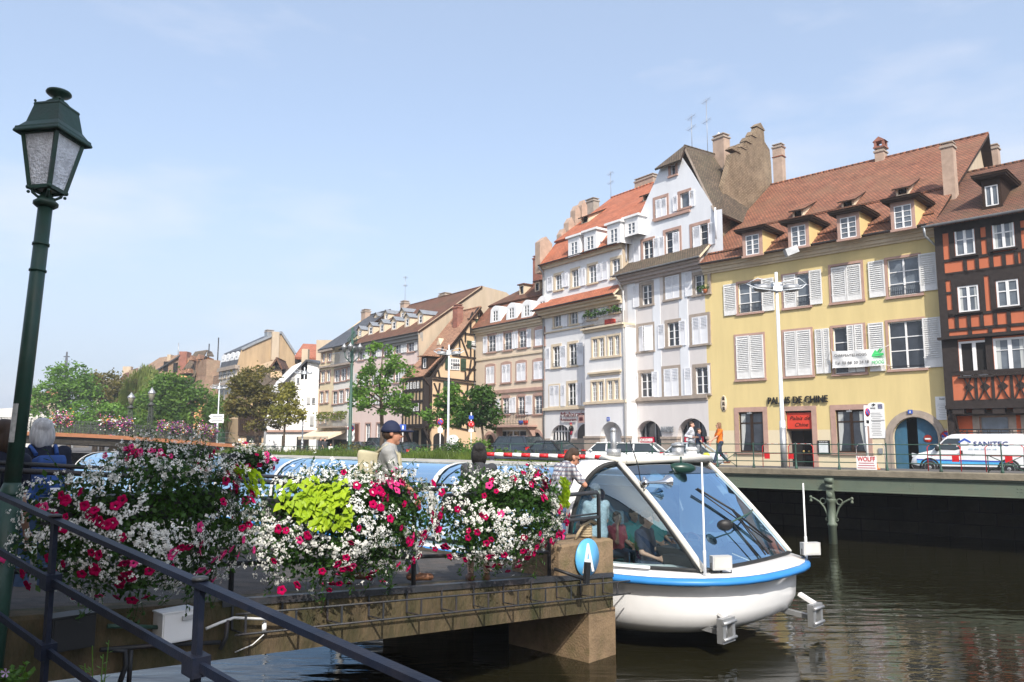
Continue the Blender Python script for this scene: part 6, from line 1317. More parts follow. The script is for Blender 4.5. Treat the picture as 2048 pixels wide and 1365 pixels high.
def willow(label,u,Y,topv,spread,botv,n=130):
 base=Vector((at(u,880,Y).x,Y,1.2));o=thing('weeping_willow',label,'tree',base,0,'weeping willows by the bridge');top=at(u,topv,Y);s=Y/FPX;b=MB();t=MB()
 t.tube([(0,0,-.3),(.1,0,(top.z-base.z)*.5),(0,0,top.z-base.z-.5)],[.35,.25,.1],8)
 for _ in range(n):
  a=rnd.uniform(0,2*pi);rr=rnd.uniform(.15,1);x,y=cos(a)*rr*spread*s,sin(a)*rr*spread*s*.8;zt=top.z-base.z-rr**2*2.2*s*25+rnd.uniform(-.6,.4);zb=(EYE-(botv-HOR)*s)-base.z+rnd.uniform(0,2.5)
  if rnd.random()<.35:t.tube([(0,0,zt*.75),(x*.5,y*.5,zt*.98),(x,y,zt)],[.08,.05,.02],4)
  z=zt;L=0
  while z>zb:
   for _ in range(3):
    c=Vector((x+rnd.gauss(0,.12)+.06*L*cos(a),y+rnd.gauss(0,.12),z));d=Vector((rnd.gauss(0,.25),rnd.gauss(0,.25),-1)).normalized();e=Vector((cos(a+1),sin(a+1),0));k=rnd.uniform(.25,.5);b.poly([c-d*k,c+e*.05,c+d*k,c-e*.05])
   z-=.3;L+=.3
 t.build('trunk',[M['bark']],o,uv=False);b.build('crown',[M['leaf_willow']],o,uv=False)
willow('large weeping willow hanging down beside the bridge lamps',285,100,735,48,868,190)
willow('smaller weeping willow half hidden behind the direction signs',425,96,790,34,870,90)
b=MB();tL,tR=tq(380),tq(1085)
for i in range(9000):
 t=rnd.uniform(tL,tR);n_=rnd.uniform(.1,3.4);p=rim(t,n_,2.15);hgt=rnd.uniform(.15,.42)*(1+.9*max(0,noise.noise(Vector((t*.35,n_*.3,0))))+(.7 if rnd.random()<.06 else 0));d=Vector((rnd.gauss(0,.22),rnd.gauss(0,.22),1))*hgt;e=Vector((rnd.uniform(-1,1),rnd.uniform(-1,1),0)).normalized()*.022
 b.poly([p-e,p+e,p+d*.6+e*.5+Vector((0,0,.0)),p+d])
tag(b.build('grass',[leaf_mat('river bank grass',(.05,.085,.016),(.15,.21,.04),(.22,.24,.08),s=.5)],uv=False),kind='stuff')
for i,u in enumerate((640,668,700,735,842,870,935,1000,1030)):
 shrub(['low grey green bush in the quay planting below the balcony house','wispy olive bush in the quay planting below the iron lamp post','tangled bush in the quay planting at the foot of the tall dark lamp','leafy bush in the quay planting below the loose street tree','feathery bright green bush right of the man in the cap','low bush in the quay planting left of the white lamp post','low leafy bush between the round dark bush and the woman','upright bush in the quay planting below the dark off road car','thin bush at the right end of the quay planting'][i],u,(48,46,45,44,41,40,39,37,36)[i],(.9,.9,1.1,.8,.8,.6,.5,.5,.5)[i],(.65,.7,.8,.6,.6,.5,.45,.6,.4)[i],('leaf_autumn','leaf_mid','leaf_autumn','leaf_mid','leaf_bright','leaf_mid','leaf_bright','leaf_mid','leaf_mid')[i],'bushes in the planted strip along the quay',n=30)
fr=thing('street_railing','thin dark railing along the street behind the planted strip','railing');b=MB();p0=[gnd(u,Y)for u,Y in((500,72),(640,62),(760,56),(860,50),(960,45),(1085,42))]
for a_,c_ in zip(p0,p0[1:]):
 for z in(.5,1.0):b.tube([a_+V(0,0,z),c_+V(0,0,z)],.022,5)
 n_=max(1,int((c_-a_).length/1.9))
 for i in range(n_):p=a_+(c_-a_)*i/n_;b.tube([p,p+V(0,0,1.02)],.025,5)
b.build('rails',[M['green_iron']],fr,uv=False)
# bridge on the left
br=thing('bridge','low road bridge with a rust brown edge and flower boxes on its ornate railing','bridge')
def bp(u,dz=0,n=0):
 a=at(-160,858,60.5);c=at(440,887,77);t=(ray(u,870).x*a.y-a.x)/((c.x-a.x)-ray(u,870).x*(c.y-a.y));p=a+(c-a)*t;d=(c-a).normalized();nn=Vector((-d.y,d.x,0));p+=nn*n;p.z+=dz+.25*sin(pi*max(0,min(1,t)));return p
US=[-160+i*30 for i in range(22)]
b=MB();b.loft([[bp(u,-.32,-.25),bp(u,-.32,.3),bp(u,.0,.3),bp(u,.0,-.25)]for u in US],0,sm=False);b.build('edge_beam',[mat('rust brown painted edge',(.36,.15,.07),.7,.15,2)],br)
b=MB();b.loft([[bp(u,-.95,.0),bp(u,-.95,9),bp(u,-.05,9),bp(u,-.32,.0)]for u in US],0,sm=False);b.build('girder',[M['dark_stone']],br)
b=MB();p=bp(262,-.9,1);b.box(p.x-1.3,p.x+1.3,p.y-.5,p.y+8,-.8,p.z+.2);b.build('pier',[M['tan']],br)
b=MB()
for n in(0,8.8):
 for z in(.12,.55,1.05):b.loft([[bp(u,z-.025,n-.025),bp(u,z-.025,n+.025),bp(u,z+.025,n+.025),bp(u,z+.025,n-.025)]for u in US],0,sm=False)
 u=-150
 while u<440:
  b.tube([bp(u,0,n),bp(u,1.05,n)],.02 if(u//6)%5 else .05,4);q=bp(u+3,.8,n);b.tube([q+Vector((.13*cos(a),0,.17*sin(a)))for a in[k_*pi/4 for k_ in range(9)]],.018,4);b.bar(bp(u,.12,n),bp(u+6,.55,n),.025,.025);b.bar(bp(u+6,.12,n),bp(u,.55,n),.025,.025);u+=6
b.build('railing',[mat('grey green bridge iron',(.07,.08,.07),.6,.2,3)],br,uv=False)
FL=dict(w=mat('white petals',(.82,.83,.80),.6,.05),m=mat('magenta petals',(.50,.01,.10),.55,.22,12),p=mat('pink petals',(.75,.13,.30),.55,.15,10),v=mat('violet petals',(.24,.05,.30),.6,.15),o=mat('orange petals',(.75,.28,.03),.6,.1),y=mat('lime leaves',(.38,.48,.03),.5,.12,8))
for i,(u0,u1)in enumerate(((104,140),(200,262),(316,380),(398,432))):
 c=bp((u0+u1)/2);o=thing('flower_box',['pink and violet flower box at the left end of the bridge railing','long pink and orange flower box on the bridge railing left of the lamps','long violet and orange flower box on the bridge railing right of the lamps','short orange and lime flower box at the right end of the bridge railing'][i],'flower box',c,0,'flower boxes on the bridge railing')
 a_,e_=bp(u0,1.0,-.2)-c,bp(u1,1.0,-.2)-c;b=MB();b.bar(a_,e_,.3,.25);b.build('planter',[M['timber']],o)
 b=MB()
 for j in range(900):
  t=rnd.random();q=a_+(e_-a_)*t+Vector((rnd.gauss(0,.15),rnd.uniform(-.45,.2),rnd.gauss(0,.28)+.12));col=rnd.choice([0,0,1,2,3,4,5,5])if noise.noise(Vector((t*6,i,0)))>0 else rnd.choice([2,2,1,5,5]);leaf(b,q,.16,col)
 b.build('flowers',[FL['w'],FL['p'],FL['v'],FL['o'],FL['y'],M['leaf_bright']],o,uv=False)
def bridge_lamp(u,vtop,n,label):
 base=bp(u,0,n);o=thing('bridge_lamp',label,'street lamp',base,0,'lattice lamps on the bridge');H=at(u,vtop,base.y).z-base.z;b=MB()
 for sx in(-1,1):
  for sy in(-1,1):b.tube([(sx*.22,sy*.22,0),(sx*.12,sy*.12,H*.62)],.03,5)
 for i in range(9):
  z0,z1=H*.62*i/9,H*.62*(i+1)/9;w0,w1=.22-.1*i/9,.22-.1*(i+1)/9
  for sy in(-1,1):b.tube([(-w0,sy*w0,z0),(w1,sy*w1,z1)],.015,4);b.tube([(w0,sy*w0,z0),(-w1,sy*w1,z1)],.015,4)
 b.lathe([(.12,H*.62),(.3,H*.64),(.3,H*.66),(.1,H*.7),(.1,H*.73)],seg=10);b.build('mast',[mat('dark lamp iron',(.05,.055,.05),.6,.2)],o,uv=False)
 b=MB();b.lathe([(.18,H*.73),(.32,H*.86),(.34,H*.88)],seg=6);b.build('lantern_glass',[mat('lantern glass',(.35,.34,.25),.2)],o,uv=False)
 b=MB();b.lathe([(.37,H*.87),(.37,H*.89),(.2,H*.94),(.1,H*.97),(.02,H*1.0)],seg=6);b.build('lantern_cap',[M['galv']],o,uv=False)
bridge_lamp(266,785,1.0,'left of the two lattice lamps on the bridge');bridge_lamp(299,775,0,'right of the two lattice lamps on the bridge, standing nearer')
# street lamps and signs
def modern_lamp(u,vtop,Y,zb,label,tilt=0):
 base=at(u,900,Y);base.z=zb;o=thing('street_lamp',label,'street lamp',base,0,'white modern street lamps');H=at(u,vtop,Y).z-zb;b=MB();b.tube([(0,0,0),(0,0,1.5),(0,0,1.55),(0,0,H)],[.1,.1,.072,.052],10);b.build('pole',[M['grey_pole']],o)
 MB().tube([(0,0,0),(0,0,1.3)],.104,10).build('pole_sleeve',[M['galv']],o)
 b=MB();zz=H-.55;b.box(-.16,.16,-.12,.12,zz-.12,zz+.18);
 for s in(-1,1):b.tube([(0,0,zz),(s*.75,0,zz+.12)],.03,5);b.tube([(s*.1,-.2,zz-.12),(s*.75,-.25,zz-.05),(s*1.02,0,zz+.14),(s*.75,.25,zz+.05),(s*.1,.2,zz-.05)],.02,5);b.tube([(s*.1,-.2,zz+.15),(s*.7,-.2,zz+.3),(s*1.02,0,zz+.14)],.02,5)
 b.build('lamp_arm',[M['grey_pole']],o,uv=False)
 for s in(-1,1):MB().sphere((s*.48,0,zz),(.32,.24,.14),0,12,8).build('lamp_head',[M['galv']],o,uv=False)
 return o
p=ru(1567,1.2,2.2);o=modern_lamp(1567,545,p.y,2.2,'white two armed street lamp in front of the yellow house');b=MB();b.box(.18,.5,-.1,.1,6.6,6.8)
MB().obox((.55,0,7.3),(.2,0,.08),(0,.12,0),(-.04,0,.12)).build('floodlight',[M['galv']],o)
modern_lamp(896,690,52,1.7,'white two armed street lamp in front of the half timbered house')
modern_lamp(604,735,76,1.5,'white two armed street lamp in front of the bright white gable end')
modern_lamp(433,766,86,1.5,'white two armed street lamp behind the direction signs')
b0=gnd(699,60);o=thing('iron_lamp_post','tall dark green lamp post with a cluster of old lanterns near the balcony house','street lamp',b0);H=at(703,655,60).z-b0.z;b=MB();b.tube([(0,0,0),(0,0,1.2),(0,0,1.25),(0,0,H)],[.2,.18,.14,.08],10);b.build('pole',[M['green_iron']],o)
b=MB();
for a in range(4):b.tube([(0,0,H*.72),(.5*cos(a*pi/2),.5*sin(a*pi/2),H*.77),(.6*cos(a*pi/2),.6*sin(a*pi/2),H*.82)],.04,5);b.tube([(0,0,H*.84),(.4*cos(a*pi/2+.7),.4*sin(a*pi/2+.7),H*.9),(.15,0,H*.97)],.035,5)
b.build('bracket',[M['green_iron']],o,uv=False)
for a in range(4):MB().lathe([(.1,0),(.22,.35),(.24,.38),(.05,.6),(.02,.7)],(.6*cos(a*pi/2),.6*sin(a*pi/2),H*.81),8).build('lantern',[M['galv']],o,uv=False)
def pole_sign(label,base,H,disc=None,plate=None,rz=0,name='road_sign',pr=.035):
 o=thing(name,label,'sign',base,rz);MB().tube([(0,0,0),(0,0,H)],pr,8).build('pole',[M['white_plastic']if pr<.04 else M['galv']],o)
 return o
def disc(b,x,z,r,m,y=-.05,th=.01):b.lathe([(0,0),(r,0),(r,th),(0,th)],(x,y,z),20,m,(0,-1,0))
def no_park(o,x,z,r,y=-.05):
 b=MB();disc(b,x,z,r,0,y);disc(b,x,z,r*.76,1,y-.012);b.obox((x,y-.026,z),(r*.6,0,-r*.6),(0,.004,0),(r*.1,0,r*.1),0);b.build('no_parking_disc',[M['red_paint'],M['sign_blue']],o,uv=False)
t=tq(1720);p=rim(t,.9,2.2);o=pole_sign('white no parking sign on a thin white pole in front of the yellow house',p,1.95,rz=.6);b=MB();b.box(-.13,.2,-.05,-.035,1.32,1.95);b.box(-.05,.1,-.056,-.05,1.4,1.5,1);b.build('sign_plate',[M['white_plastic'],M['black']],o);no_park(o,.035,1.74,.13,-.052)
o=thing('wolff_sign','small white board with red lettering strapped low on the promenade railing','sign',ru(1733,.0,2.2),atan2(QD.y,QD.x));b=MB();b.box(-.28,.28,-.02,.02,.02,.42);b.build('board',[M['white_plastic']],o);text_obj('lettering','WOLFF',M['red_paint'],o,TXT(-.25,-.024,.27),.19,fit=.5,depth=.002,bold=.004)
b=MB()
for i,w in enumerate((.42,.46,.5)):b.box(-w/2,w/2,-.0235,-.0205,.2-i*.07,.225-i*.07)
b.build('small_print',[mat('red print',(.45,.12,.16),.6)],o)
b0=gnd(880,50);o=pole_sign('blue no parking disc on a thin pole left of the round dark bush',b0,2.7);no_park(o,0,2.45,.2);MB().box(-.15,.15,-.06,-.045,1.8,2.1).build('sign_plate',[M['white_plastic']],o)
b0=gnd(942,47);o=pole_sign('red ringed white road sign under a small blue plate near the round dark street tree',b0,2.9);b=MB();disc(b,0,2.2,.19,0);disc(b,0,2.2,.12,1,-.062);b.box(-.09,.09,-.08,-.075,2.1,2.3,0);b.build('sign_disc',[M['red_paint'],M['white_plastic']],o,uv=False);MB().box(-.13,.13,-.06,-.04,2.5,2.72).build('blue_plate',[M['sign_blue']],o);MB().box(-.15,.15,-.06,-.04,1.75,1.9).build('sign_plate',[M['white_plastic']],o)
b0=gnd(701,64);o=pole_sign('small no parking sign on a white plate behind the tall dark lamp post',b0,2.9);MB().box(-.3,.3,-.05,-.03,1.5,2.9).build('sign_plate',[M['white_plastic']],o);no_park(o,0,2.5,.27)
b0=gnd(805,62);o=pole_sign('blue square parking sign on a pole behind the capped man',b0,2.8);MB().box(-.25,.25,-.06,-.04,2.3,2.8).build('sign_plate',[M['sign_blue']],o);MB().box(-.05,.07,-.07,-.06,2.4,2.7).build('symbol',[M['white_plastic']],o)
b0=at(432,880,84);b0.z=1.5;o=thing('direction_sign','pair of white arrow shaped direction signs on a post at the end of the bridge','sign',b0);b=MB();b.tube([(0,0,0),(0,0,3.6)],.06,6);b.build('post',[M['galv']],o)
for z in(at(432,833,84).z-1.5,at(432,842,84).z-1.5):
 b=MB();b.prism([(-.85,0),(-.6,-.22),(.75,-.22),(.75,.22),(-.6,.22)],lambda a,c,d:Vector((a,d-.1,z+c)),0,.05);b.box(-.45,.6,-.115,-.102,z-.06,z+.06,1);b.build('arrow_board',[M['white_plastic'],mat('grey print',(.35,.36,.4),.6)],o)
F=FY
def wall_board(label,q,Z=R2,y=-.04,arched=False,lines=9,name='notice_board'):
 x0,x1,z0,z1=F.rect(*zr(Z,*q),y);P_=F.world((x0+x1)/2,y,z0);o=thing(name,label,'notice board',P_,F.rz);w,h_=(x1-x0)/2,z1-z0;b=MB()
 out=[(-w,0),(w,0),(w,h_*.96),(w*.6,h_),(-w*.6,h_),(-w,h_*.96)]if arched else[(-w,0),(w,0),(w,h_),(-w,h_)]
 b.prism(out,fxz(0),0,.035);b.build('board',[M['white_plastic']],o);b=MB()
 for i in range(lines):
  zz=h_*(.08+.66*i/lines);ww=w*rnd.uniform(.5,.85);b.box(-ww,ww*rnd.uniform(.6,1),-.008,-.002,zz,zz+h_*.014)
 b.build('print',[mat('grey fine print',(.33,.33,.33),.7)],o);return o,w,h_
o,w,h_=wall_board('tall white letting board with a small photo beside the arched gateway',(1066,1168,712,938),arched=True,lines=14)
text_obj('lettering','Domial',M['black'],o,TXT(-w*.85,-.01,h_*.82),.15,fit=w*.75,depth=.002);b=MB();b.box(w*.25,w*.8,-.01,-.002,h_*.82,h_*.95);b.build('photo',[mat('building photo',(.16,.16,.24),.5,.7,9)],o);b=MB();b.tube([(-w*.5,-.01,h_*.93),(-w*.28,-.01,h_*.96),(-w*.05,-.01,h_*.93)],.02,4);b.sphere((-w*.28,-.01,h_*.92),.04);b.build('emblem',[M['black']],o);b=MB();b.box(-w,w,-.02,.0,h_*.49,h_*.52);b.build('divider',[M['shut_grey']],o)
o,w,h_=wall_board('white building permit notice high on the right edge of the yellow wall',(1490,1596,674,822));text_obj('lettering','Domial',M['black'],o,TXT(-w*.5,-.01,h_*.86),.14,fit=w*.65,depth=.002);b=MB();b.tube([(w*.3,-.01,h_*.89),(w*.45,-.01,h_*.92),(w*.6,-.01,h_*.89)],.02,4);b.sphere((w*.45,-.01,h_*.88),.035);b.build('emblem',[M['black']],o)
x0,x1,z0,z1=F.rect(*zr(R2,745,820,952,1038),-.08);o=thing('menu_board','black framed glass menu case on the yellow wall right of the entrance','menu board',F.world((x0+x1)/2,-.08,z0),F.rz);w,h_=(x1-x0)/2,z1-z0;MB().box(-w,w,-.03,.07,0,h_).build('case',[M['black']],o);MB().box(-w*.78,w*.78,-.036,-.031,h_*.1,h_*.8).build('menu_sheet',[M['pane_blue']and mat('menu paper',(.62,.66,.66),.3)],o);text_obj('lettering','PALAIS DE CHINE',M['white_plastic'],o,TXT(-w*.7,-.034,h_*.87),.08,fit=w*1.4,depth=.002)
x,z=F.loc(*R2(1560,930),-.05);o=thing('no_towing_sign','round no parking sign on the wall above the white van','sign',F.world(x,-.05,z-.3),F.rz);no_park(o,0,.3,.3,0);MB().obox((0,-.03,.24),(.2,0,.03),(0,.004,0),(0,0,.05)).build('tow_symbol',[M['white_plastic']],o)
x0,x1,z0,z1=F.rect(*zr(R2,1128,1155,1002,1036),-.03);MB().box(x0,x1,-.06,0,z0,z1).build('intercom',[M['galv']],HY)
b=MB();pts_=[F.loc(u,v,-.35)for u,v in((1665,736.5),(1772,730),(1773.5,694),(1665.5,702.5))]
ban=thing('banner','white roofing company banner with green logo hung below the first floor windows','banner',F.world(*(pts_[0][0],-.35,pts_[0][1])),F.rz);x0=pts_[0][0];z0=pts_[0][1];Wb=pts_[1][0]-x0;z1b=pts_[1][1]-z0;Hb=pts_[3][1]-z0
def bpnt(s,t,y=0):return Vector((Wb*s,y+.05*sin(s*14+t*3)*(1-abs(2*t-1)*.5),z1b*s+(Hb)*t-.06*sin(pi*s)*(1 if t>.5 else .6)))
rows_=[[bpnt(i/24,j/6)for i in range(25)]for j in range(7)];b.loft(rows_,0,closed=False,cap=False);b.build('cloth',[M['white_plastic']],ban)
def ban_text(txt,s,t,size,fit,m):
 me_o=text_obj('lettering',txt,m,ban,Matrix(((1,0,0,0),(0,0,-1,0),(0,1,0,0),(0,0,0,1))),size,fit=fit,depth=.004)
 for v in me_o.data.vertices:q=bpnt(s+v.co.x/Wb,t+v.co.z/Hb,-.03);v.co=Vector((q.x,q.y+v.co.y*.5,q.z))
gt=mat('dark grey lettering',(.06,.06,.065),.6);gl_=mat('logo green',(.06,.55,.16),.6)
ban_text('CHARPENTES MOOG',.05,.66,Hb*.22,Wb*.62,gt);ban_text('Tel. 03 88 20 24 18',.05,.2,Hb*.24,Wb*.65,gt);ban_text('MOOG',.76,.1,Hb*.3,Wb*.21,gl_);ban_text('CHARPENTES',.77,.42,Hb*.1,Wb*.2,gl_)
b=MB()
for poly in([(.76,.55),(.97,.55),(.97,.68),(.88,.72),(.82,.92),(.76,.66)],[(.85,.8),(.88,.72),(.93,.95),(.91,.97)],[(.9,.8),(.92,.74),(.97,.92),(.95,.95)]):b.prism(poly,lambda a,c,d:bpnt(a,c,-.035+d),0,None)
b.build('logo',[gl_],ban)
b=MB()
for s,t in((0,1),(1,1),(0,0),(1,0)):q=bpnt(s,t);b.tube([q,(q.x+(s-.5)*.3,.3,q.z+(t-.3)*.2)],.012,4)
b.build('cord',[M['white_plastic']],ban)
def barrier(u0,u1,label,plate=0.3,n=1.2):
 a_,c_=ru(u0,n,street_z(n)),ru(u1,n,street_z(n));o=thing('barrier',label,'barrier',a_,atan2((c_-a_).y,(c_-a_).x),'red tubular barriers on the promenade');L=(c_-a_).length;b=MB();r=.014
 b.tube([(0,0,0),(0,0,.68),(.08,0,.76),(L-.08,0,.76),(L,0,.68),(L,0,0)],r,6);b.tube([(0,0,.45),(L,0,.45)],r,6);b.build('frame',[mat('signal red paint',(.60,.03,.03),.45)],o,uv=False)
 if plate:MB().box(L*plate-.09,L*plate+.09,-.03,-.02,.27,.44).build('plate',[M['red_paint']],o);b=MB()
 for s in(.2,.5,.75):b.tube([(L*s,0,.76),(L*s+.14,0,.76)],.0155,6)
 b.build('white_band',[M['white_plastic']],o,uv=False)
barrier(1526,1573,'red tubular barrier left of the lamp post before the restaurant door',.2);barrier(1578,1627,'red tubular barrier in front of the dark restaurant door',.1,1.4);barrier(1856,1922,'red tubular barrier beside the front wheel of the white van',.85,.8);barrier(1972,2050,'red tubular barrier beside the rear wheel of the white van',.6,.8);barrier(1714,1771,'plain red tubular barrier behind the small lettered board',0,1.6)
p=ru(1750,1.0,street_z(1));o=thing('traffic_cone','small orange traffic cone beside the lettered board','cone',p);MB().lathe([(.14,0),(.14,.03),(.09,.04),(.02,.4)],seg=12).build('cone',[mat('orange plastic',(.65,.16,.04),.5)],o,uv=False);MB().lathe([(.064,.17),(.045,.26)],seg=12).build('white_band',[M['white_plastic']],o,uv=False)
# cars
CARM=dict(white=mat('white car paint',(.78,.79,.80),.25,.03,coat=1),silver=mat('pale silver car paint',(.55,.62,.67),.3,.03,metal=.3,coat=1),navy=mat('dark blue car paint',(.015,.022,.035),.25,.05,coat=1),black=mat('black car paint',(.012,.013,.016),.2,.05,coat=1),red=mat('red car paint',(.45,.02,.02),.25,.05,coat=1),grey=mat('grey car paint',(.10,.11,.12),.3,.05,coat=1))
CARG=mat('car glass',(.025,.035,.04),.05,.3,1,spec=.8);TYRE=mat('tyre rubber',(.015,.015,.016),.8);RIM=mat('alloy rim',(.5,.51,.52),.35,metal=.6);LAMPR=mat('red tail lamp',(.5,.01,.015),.2,spec=.7);LAMPW=mat('clear headlamp',(.6,.62,.65),.15,spec=.8)
def car(label,loc,heading,paint,kind='sedan',L=4.4,Wd=1.75,H=1.45):
 o=thing('parked_car',label,'car',loc,atan2(heading[1],heading[0]),'cars parked along the quay');h=L/2;belt=H*.62;w=Wd/2
 tail={'sedan':.80,'hatch':.93,'suv':.97}[kind];st=[]
 for t,zb,zt,ww in((0,.32,.55,.80),(.02,.25,.68,.90),(.1,.2,.76,.97),(.28,.18,.88 if kind!='suv' else .98,1),(.34,.18,belt,1),(.6,.18,belt+.03,1),(.8,.2,belt+.05 if kind!='sedan' else belt+.04,1),(.92,.24,belt+.03 if kind!='sedan' else belt+.01,.97),(.985,.3,belt-.02,.92),(1,.38,belt-.15,.85)):
  x=h-t*L;a=w*ww;st.append([(x,-a*.86,zb),(x,-a,zb+.14),(x,-a,(zb+zt)/2),(x,-a*.98,zt-.06),(x,-a*.86,zt),(x,a*.86,zt),(x,a*.98,zt-.06),(x,a,(zb+zt)/2),(x,a,zb+.14),(x,a*.86,zb)])
 MB().loft(st,0).build('body',[paint],o,uv=False)
 tr={'sedan':(.27,.40,.70,.86),'hatch':(.25,.38,.82,.96),'suv':(.27,.38,.88,.985)}[kind];b=MB();xs=[h-t*L for t in tr];wt=w*.76;wb=w*.95
 ring=lambda x,z,a:[(x,-a,z),(x,a,z)]
 A=[(xs[0],-wb,belt-.03),(xs[0],wb,belt-.03),(xs[3],wb,belt),(xs[3],-wb,belt)];T=[(xs[1],-wt,H-.03),(xs[1],wt,H-.03),(xs[2],wt,H-.03),(xs[2],-wt,H-.03)]
 for i in range(4):j=(i+1)%4;b.poly([A[i],A[j],T[j],T[i]])
 b.build('windows',[CARG],o,uv=False);b=MB();n=6
 b.loft([[(xs[1]+.03,-wt*.98,H-.05),(xs[1]+.03,-wt*.5,H-.02),(xs[1]+.03,wt*.5,H-.02),(xs[1]+.03,wt*.98,H-.05)],[((xs[1]+xs[2])/2,-wt,H-.03),((xs[1]+xs[2])/2,-wt*.5,H+.03),((xs[1]+xs[2])/2,wt*.5,H+.03),((xs[1]+xs[2])/2,wt,H-.03)],[(xs[2]-.04,-wt*.98,H-.05),(xs[2]-.04,-wt*.5,H-.02),(xs[2]-.04,wt*.5,H-.02),(xs[2]-.04,wt*.98,H-.05)]],0,False,False)
 for s in(-1,1):
  b.bar((xs[0],s*wb,belt),(xs[1],s*wt,H-.03),.07,.05);b.bar((xs[3],s*wb,belt),(xs[2],s*wt,H-.03),.12,.06);b.bar((xs[1],s*wt,H-.03),(xs[2],s*wt,H-.03),.06,.06);m_=(xs[1]+xs[2])/2;b.bar((m_,s*(wb+.01),belt),(m_,s*(wt+.01),H-.03),.09,.04)
 b.build('roof',[paint],o,uv=False)
 for sx in(h-.82,-h+.85):
  for s in(-1,1):
   b=MB();b.lathe([(.2,-.1),(.3,-.1),(.315,-.06),(.315,.06),(.3,.1),(.2,.1)],(sx,s*(w-.1),.315),20,0,(0,1,0));wh=b.build('wheel',[TYRE],o,uv=False);b=MB();b.lathe([(0,0),(.05,.01),(.06,.0)],(sx,s*(w-.0),.315),10,0,(0,s,0))
   b.lathe([(.18,-.02),(.21,-.02),(.21,.01),(.18,.01)],(sx,s*(w-.0),.315),20,0,(0,s,0))
   for k_ in range(5):a=k_*2*pi/5;b.bar((sx,s*(w-.0),.315),(sx+.19*cos(a),s*(w-.0),.315+.19*sin(a)),.05,.02,up=(0,1,0))
   b.build('rim',[RIM],wh,uv=False);b=MB();b.tube([(sx+.36*cos(a),s*w*.985,.315+.36*sin(a))for a in[pi*i/10 for i in range(11)]],.03,5);b.build('wheel_arch',[TYRE],o,uv=False)
 for s in(-1,1):
  MB().obox((-h+.1,s*w*.74,belt-.1),(.06,s*.05,.0),(0,.17,0),(.01,0,.1)).build('tail_lamp',[LAMPR],o);MB().obox((h-.16,s*w*.7,.66),(.1,-s*.05,.03),(0,.2,0),(-.02,0,.07)).build('headlight',[LAMPW],o);MB().sphere((xs[0]-.25,s*(w+.07),belt+.03),(.08,.09,.06)).build('mirror',[paint],o)
 MB().box(-h-.02,-h+.03,-.26,.26,.6 if kind!='sedan' else .62,.72).build('number_plate',[M['white_plastic']],o);MB().box(-h-.03,-h+.12,-w*.85,w*.85,.28,.42).build('bumper',[TYRE if kind=='suv' else paint],o)
 return o
hdg=(-.66,.75);hd2=(-.9,.42)
def carat(label,u,Y,paint,kind,hd=hdg,**kw):p=gnd(u,Y);car(label,p,hd,CARM[paint],kind,**kw)
carat('white hatchback parked by the promenade railing in front of the shop arches',1260,47.5,'white','hatch',hd2,H=1.42);carat('pale silver saloon parked behind the white hatchback',1372,45.5,'silver','sedan',hd2);carat('dark windscreened white car half hidden behind the white hatchback',1214,52,'white','sedan',hd2)
carat('dark blue off road car parked in front of the beige house',1026,50,'navy','suv',H=1.72,L=4.6,Wd=1.85);carat('red car just showing behind the dark off road car',1066,56,'red','hatch');carat('low black saloon parked in front of the white arched restaurant',1100,47,'black','sedan',H=1.4)
carat('black saloon parked below the jettied timber front',802,62,'black','sedan');carat('dark grey saloon parked near the tall dark lamp post',722,70,'grey','sedan');carat('dark van like car parked behind the loose street tree',756,74,'navy','suv',H=1.8)
kv=ray(1945,905).x;Yv=40.6*sqrt(2)/(1+kv);vp=Vector((kv*Yv,Yv,1.5));o=thing('delivery_van','white plumbing van with blue stripes and a black roof rack parked at the timber house','van',vp,atan2(.698,-.716)+0.0)
L,w,Hv=4.8,.95,1.86;h=L/2;st=[]
for t,zb,zt,ww in((0,.35,.62,.86),(.02,.26,.82,.94),(.08,.22,.98,.98),(.2,.2,1.13,1),(.215,.2,1.16,1)):
 x=h-t*L;a=w*ww;st.append([(x,-a*.9,zb),(x,-a,zb+.15),(x,-a,zt-.1),(x,-a*.9,zt),(x,a*.9,zt),(x,a,zt-.1),(x,a,zb+.15),(x,a*.9,zb)])
b=MB();b.loft(st,0);x1=h-.215*L
prof=[(x1,.2),(x1,1.16),(h-.335*L,1.74),(h-.38*L,1.84),(h-.42*L,Hv),(-h+.25,Hv),(-h+.06,Hv-.08),(-h,1.2),(-h,.3)]
for s in(-1,1):b.prism(prof,lambda a,c,d:Vector((a,s*(w-(.09 if c>1.2 else 0)*((c-1.2)/.66)if c>1.2 else w),c)),0,None)
for(a0,c0),(a1,c1)in zip(prof[1:],prof[2:]):
 y0_,y1_=w-(.09*(c0-1.2)/.66 if c0>1.2 else 0),w-(.09*(c1-1.2)/.66 if c1>1.2 else 0);b.poly([(a0,-y0_,c0),(a0,y0_,c0),(a1,y1_,c1),(a1,-y1_,c1)])
b.build('body',[CARM['white']],o,uv=False)
SV=1
ys=lambda c,e=.006:SV*(w-(.09*(c-1.2)/.66 if c>1.2 else 0)+e);pf=lambda a,c,d:Vector((a,ys(c,d),c))
pf=(lambda a,c,d:Vector((a,ys(c,.008+d),c)))
b=MB();b.prism([(x1-.1,1.16),(x1-.5,1.6),(x1-.62,1.66),(x1-1.12,1.66),(x1-1.16,1.2),(x1-.9,1.13)],pf,0,None);b.build('side_window',[CARG],o,uv=False)
b=MB();b.poly([(x1-.03,-w*.86,1.2),(x1-.03,w*.86,1.2),(h-.335*L+.03,w*.8,1.73),(h-.335*L+.03,-w*.8,1.73)]);b.move(Matrix.Translation((.02,0,.012)));b.build('windscreen',[CARG],o,uv=False)
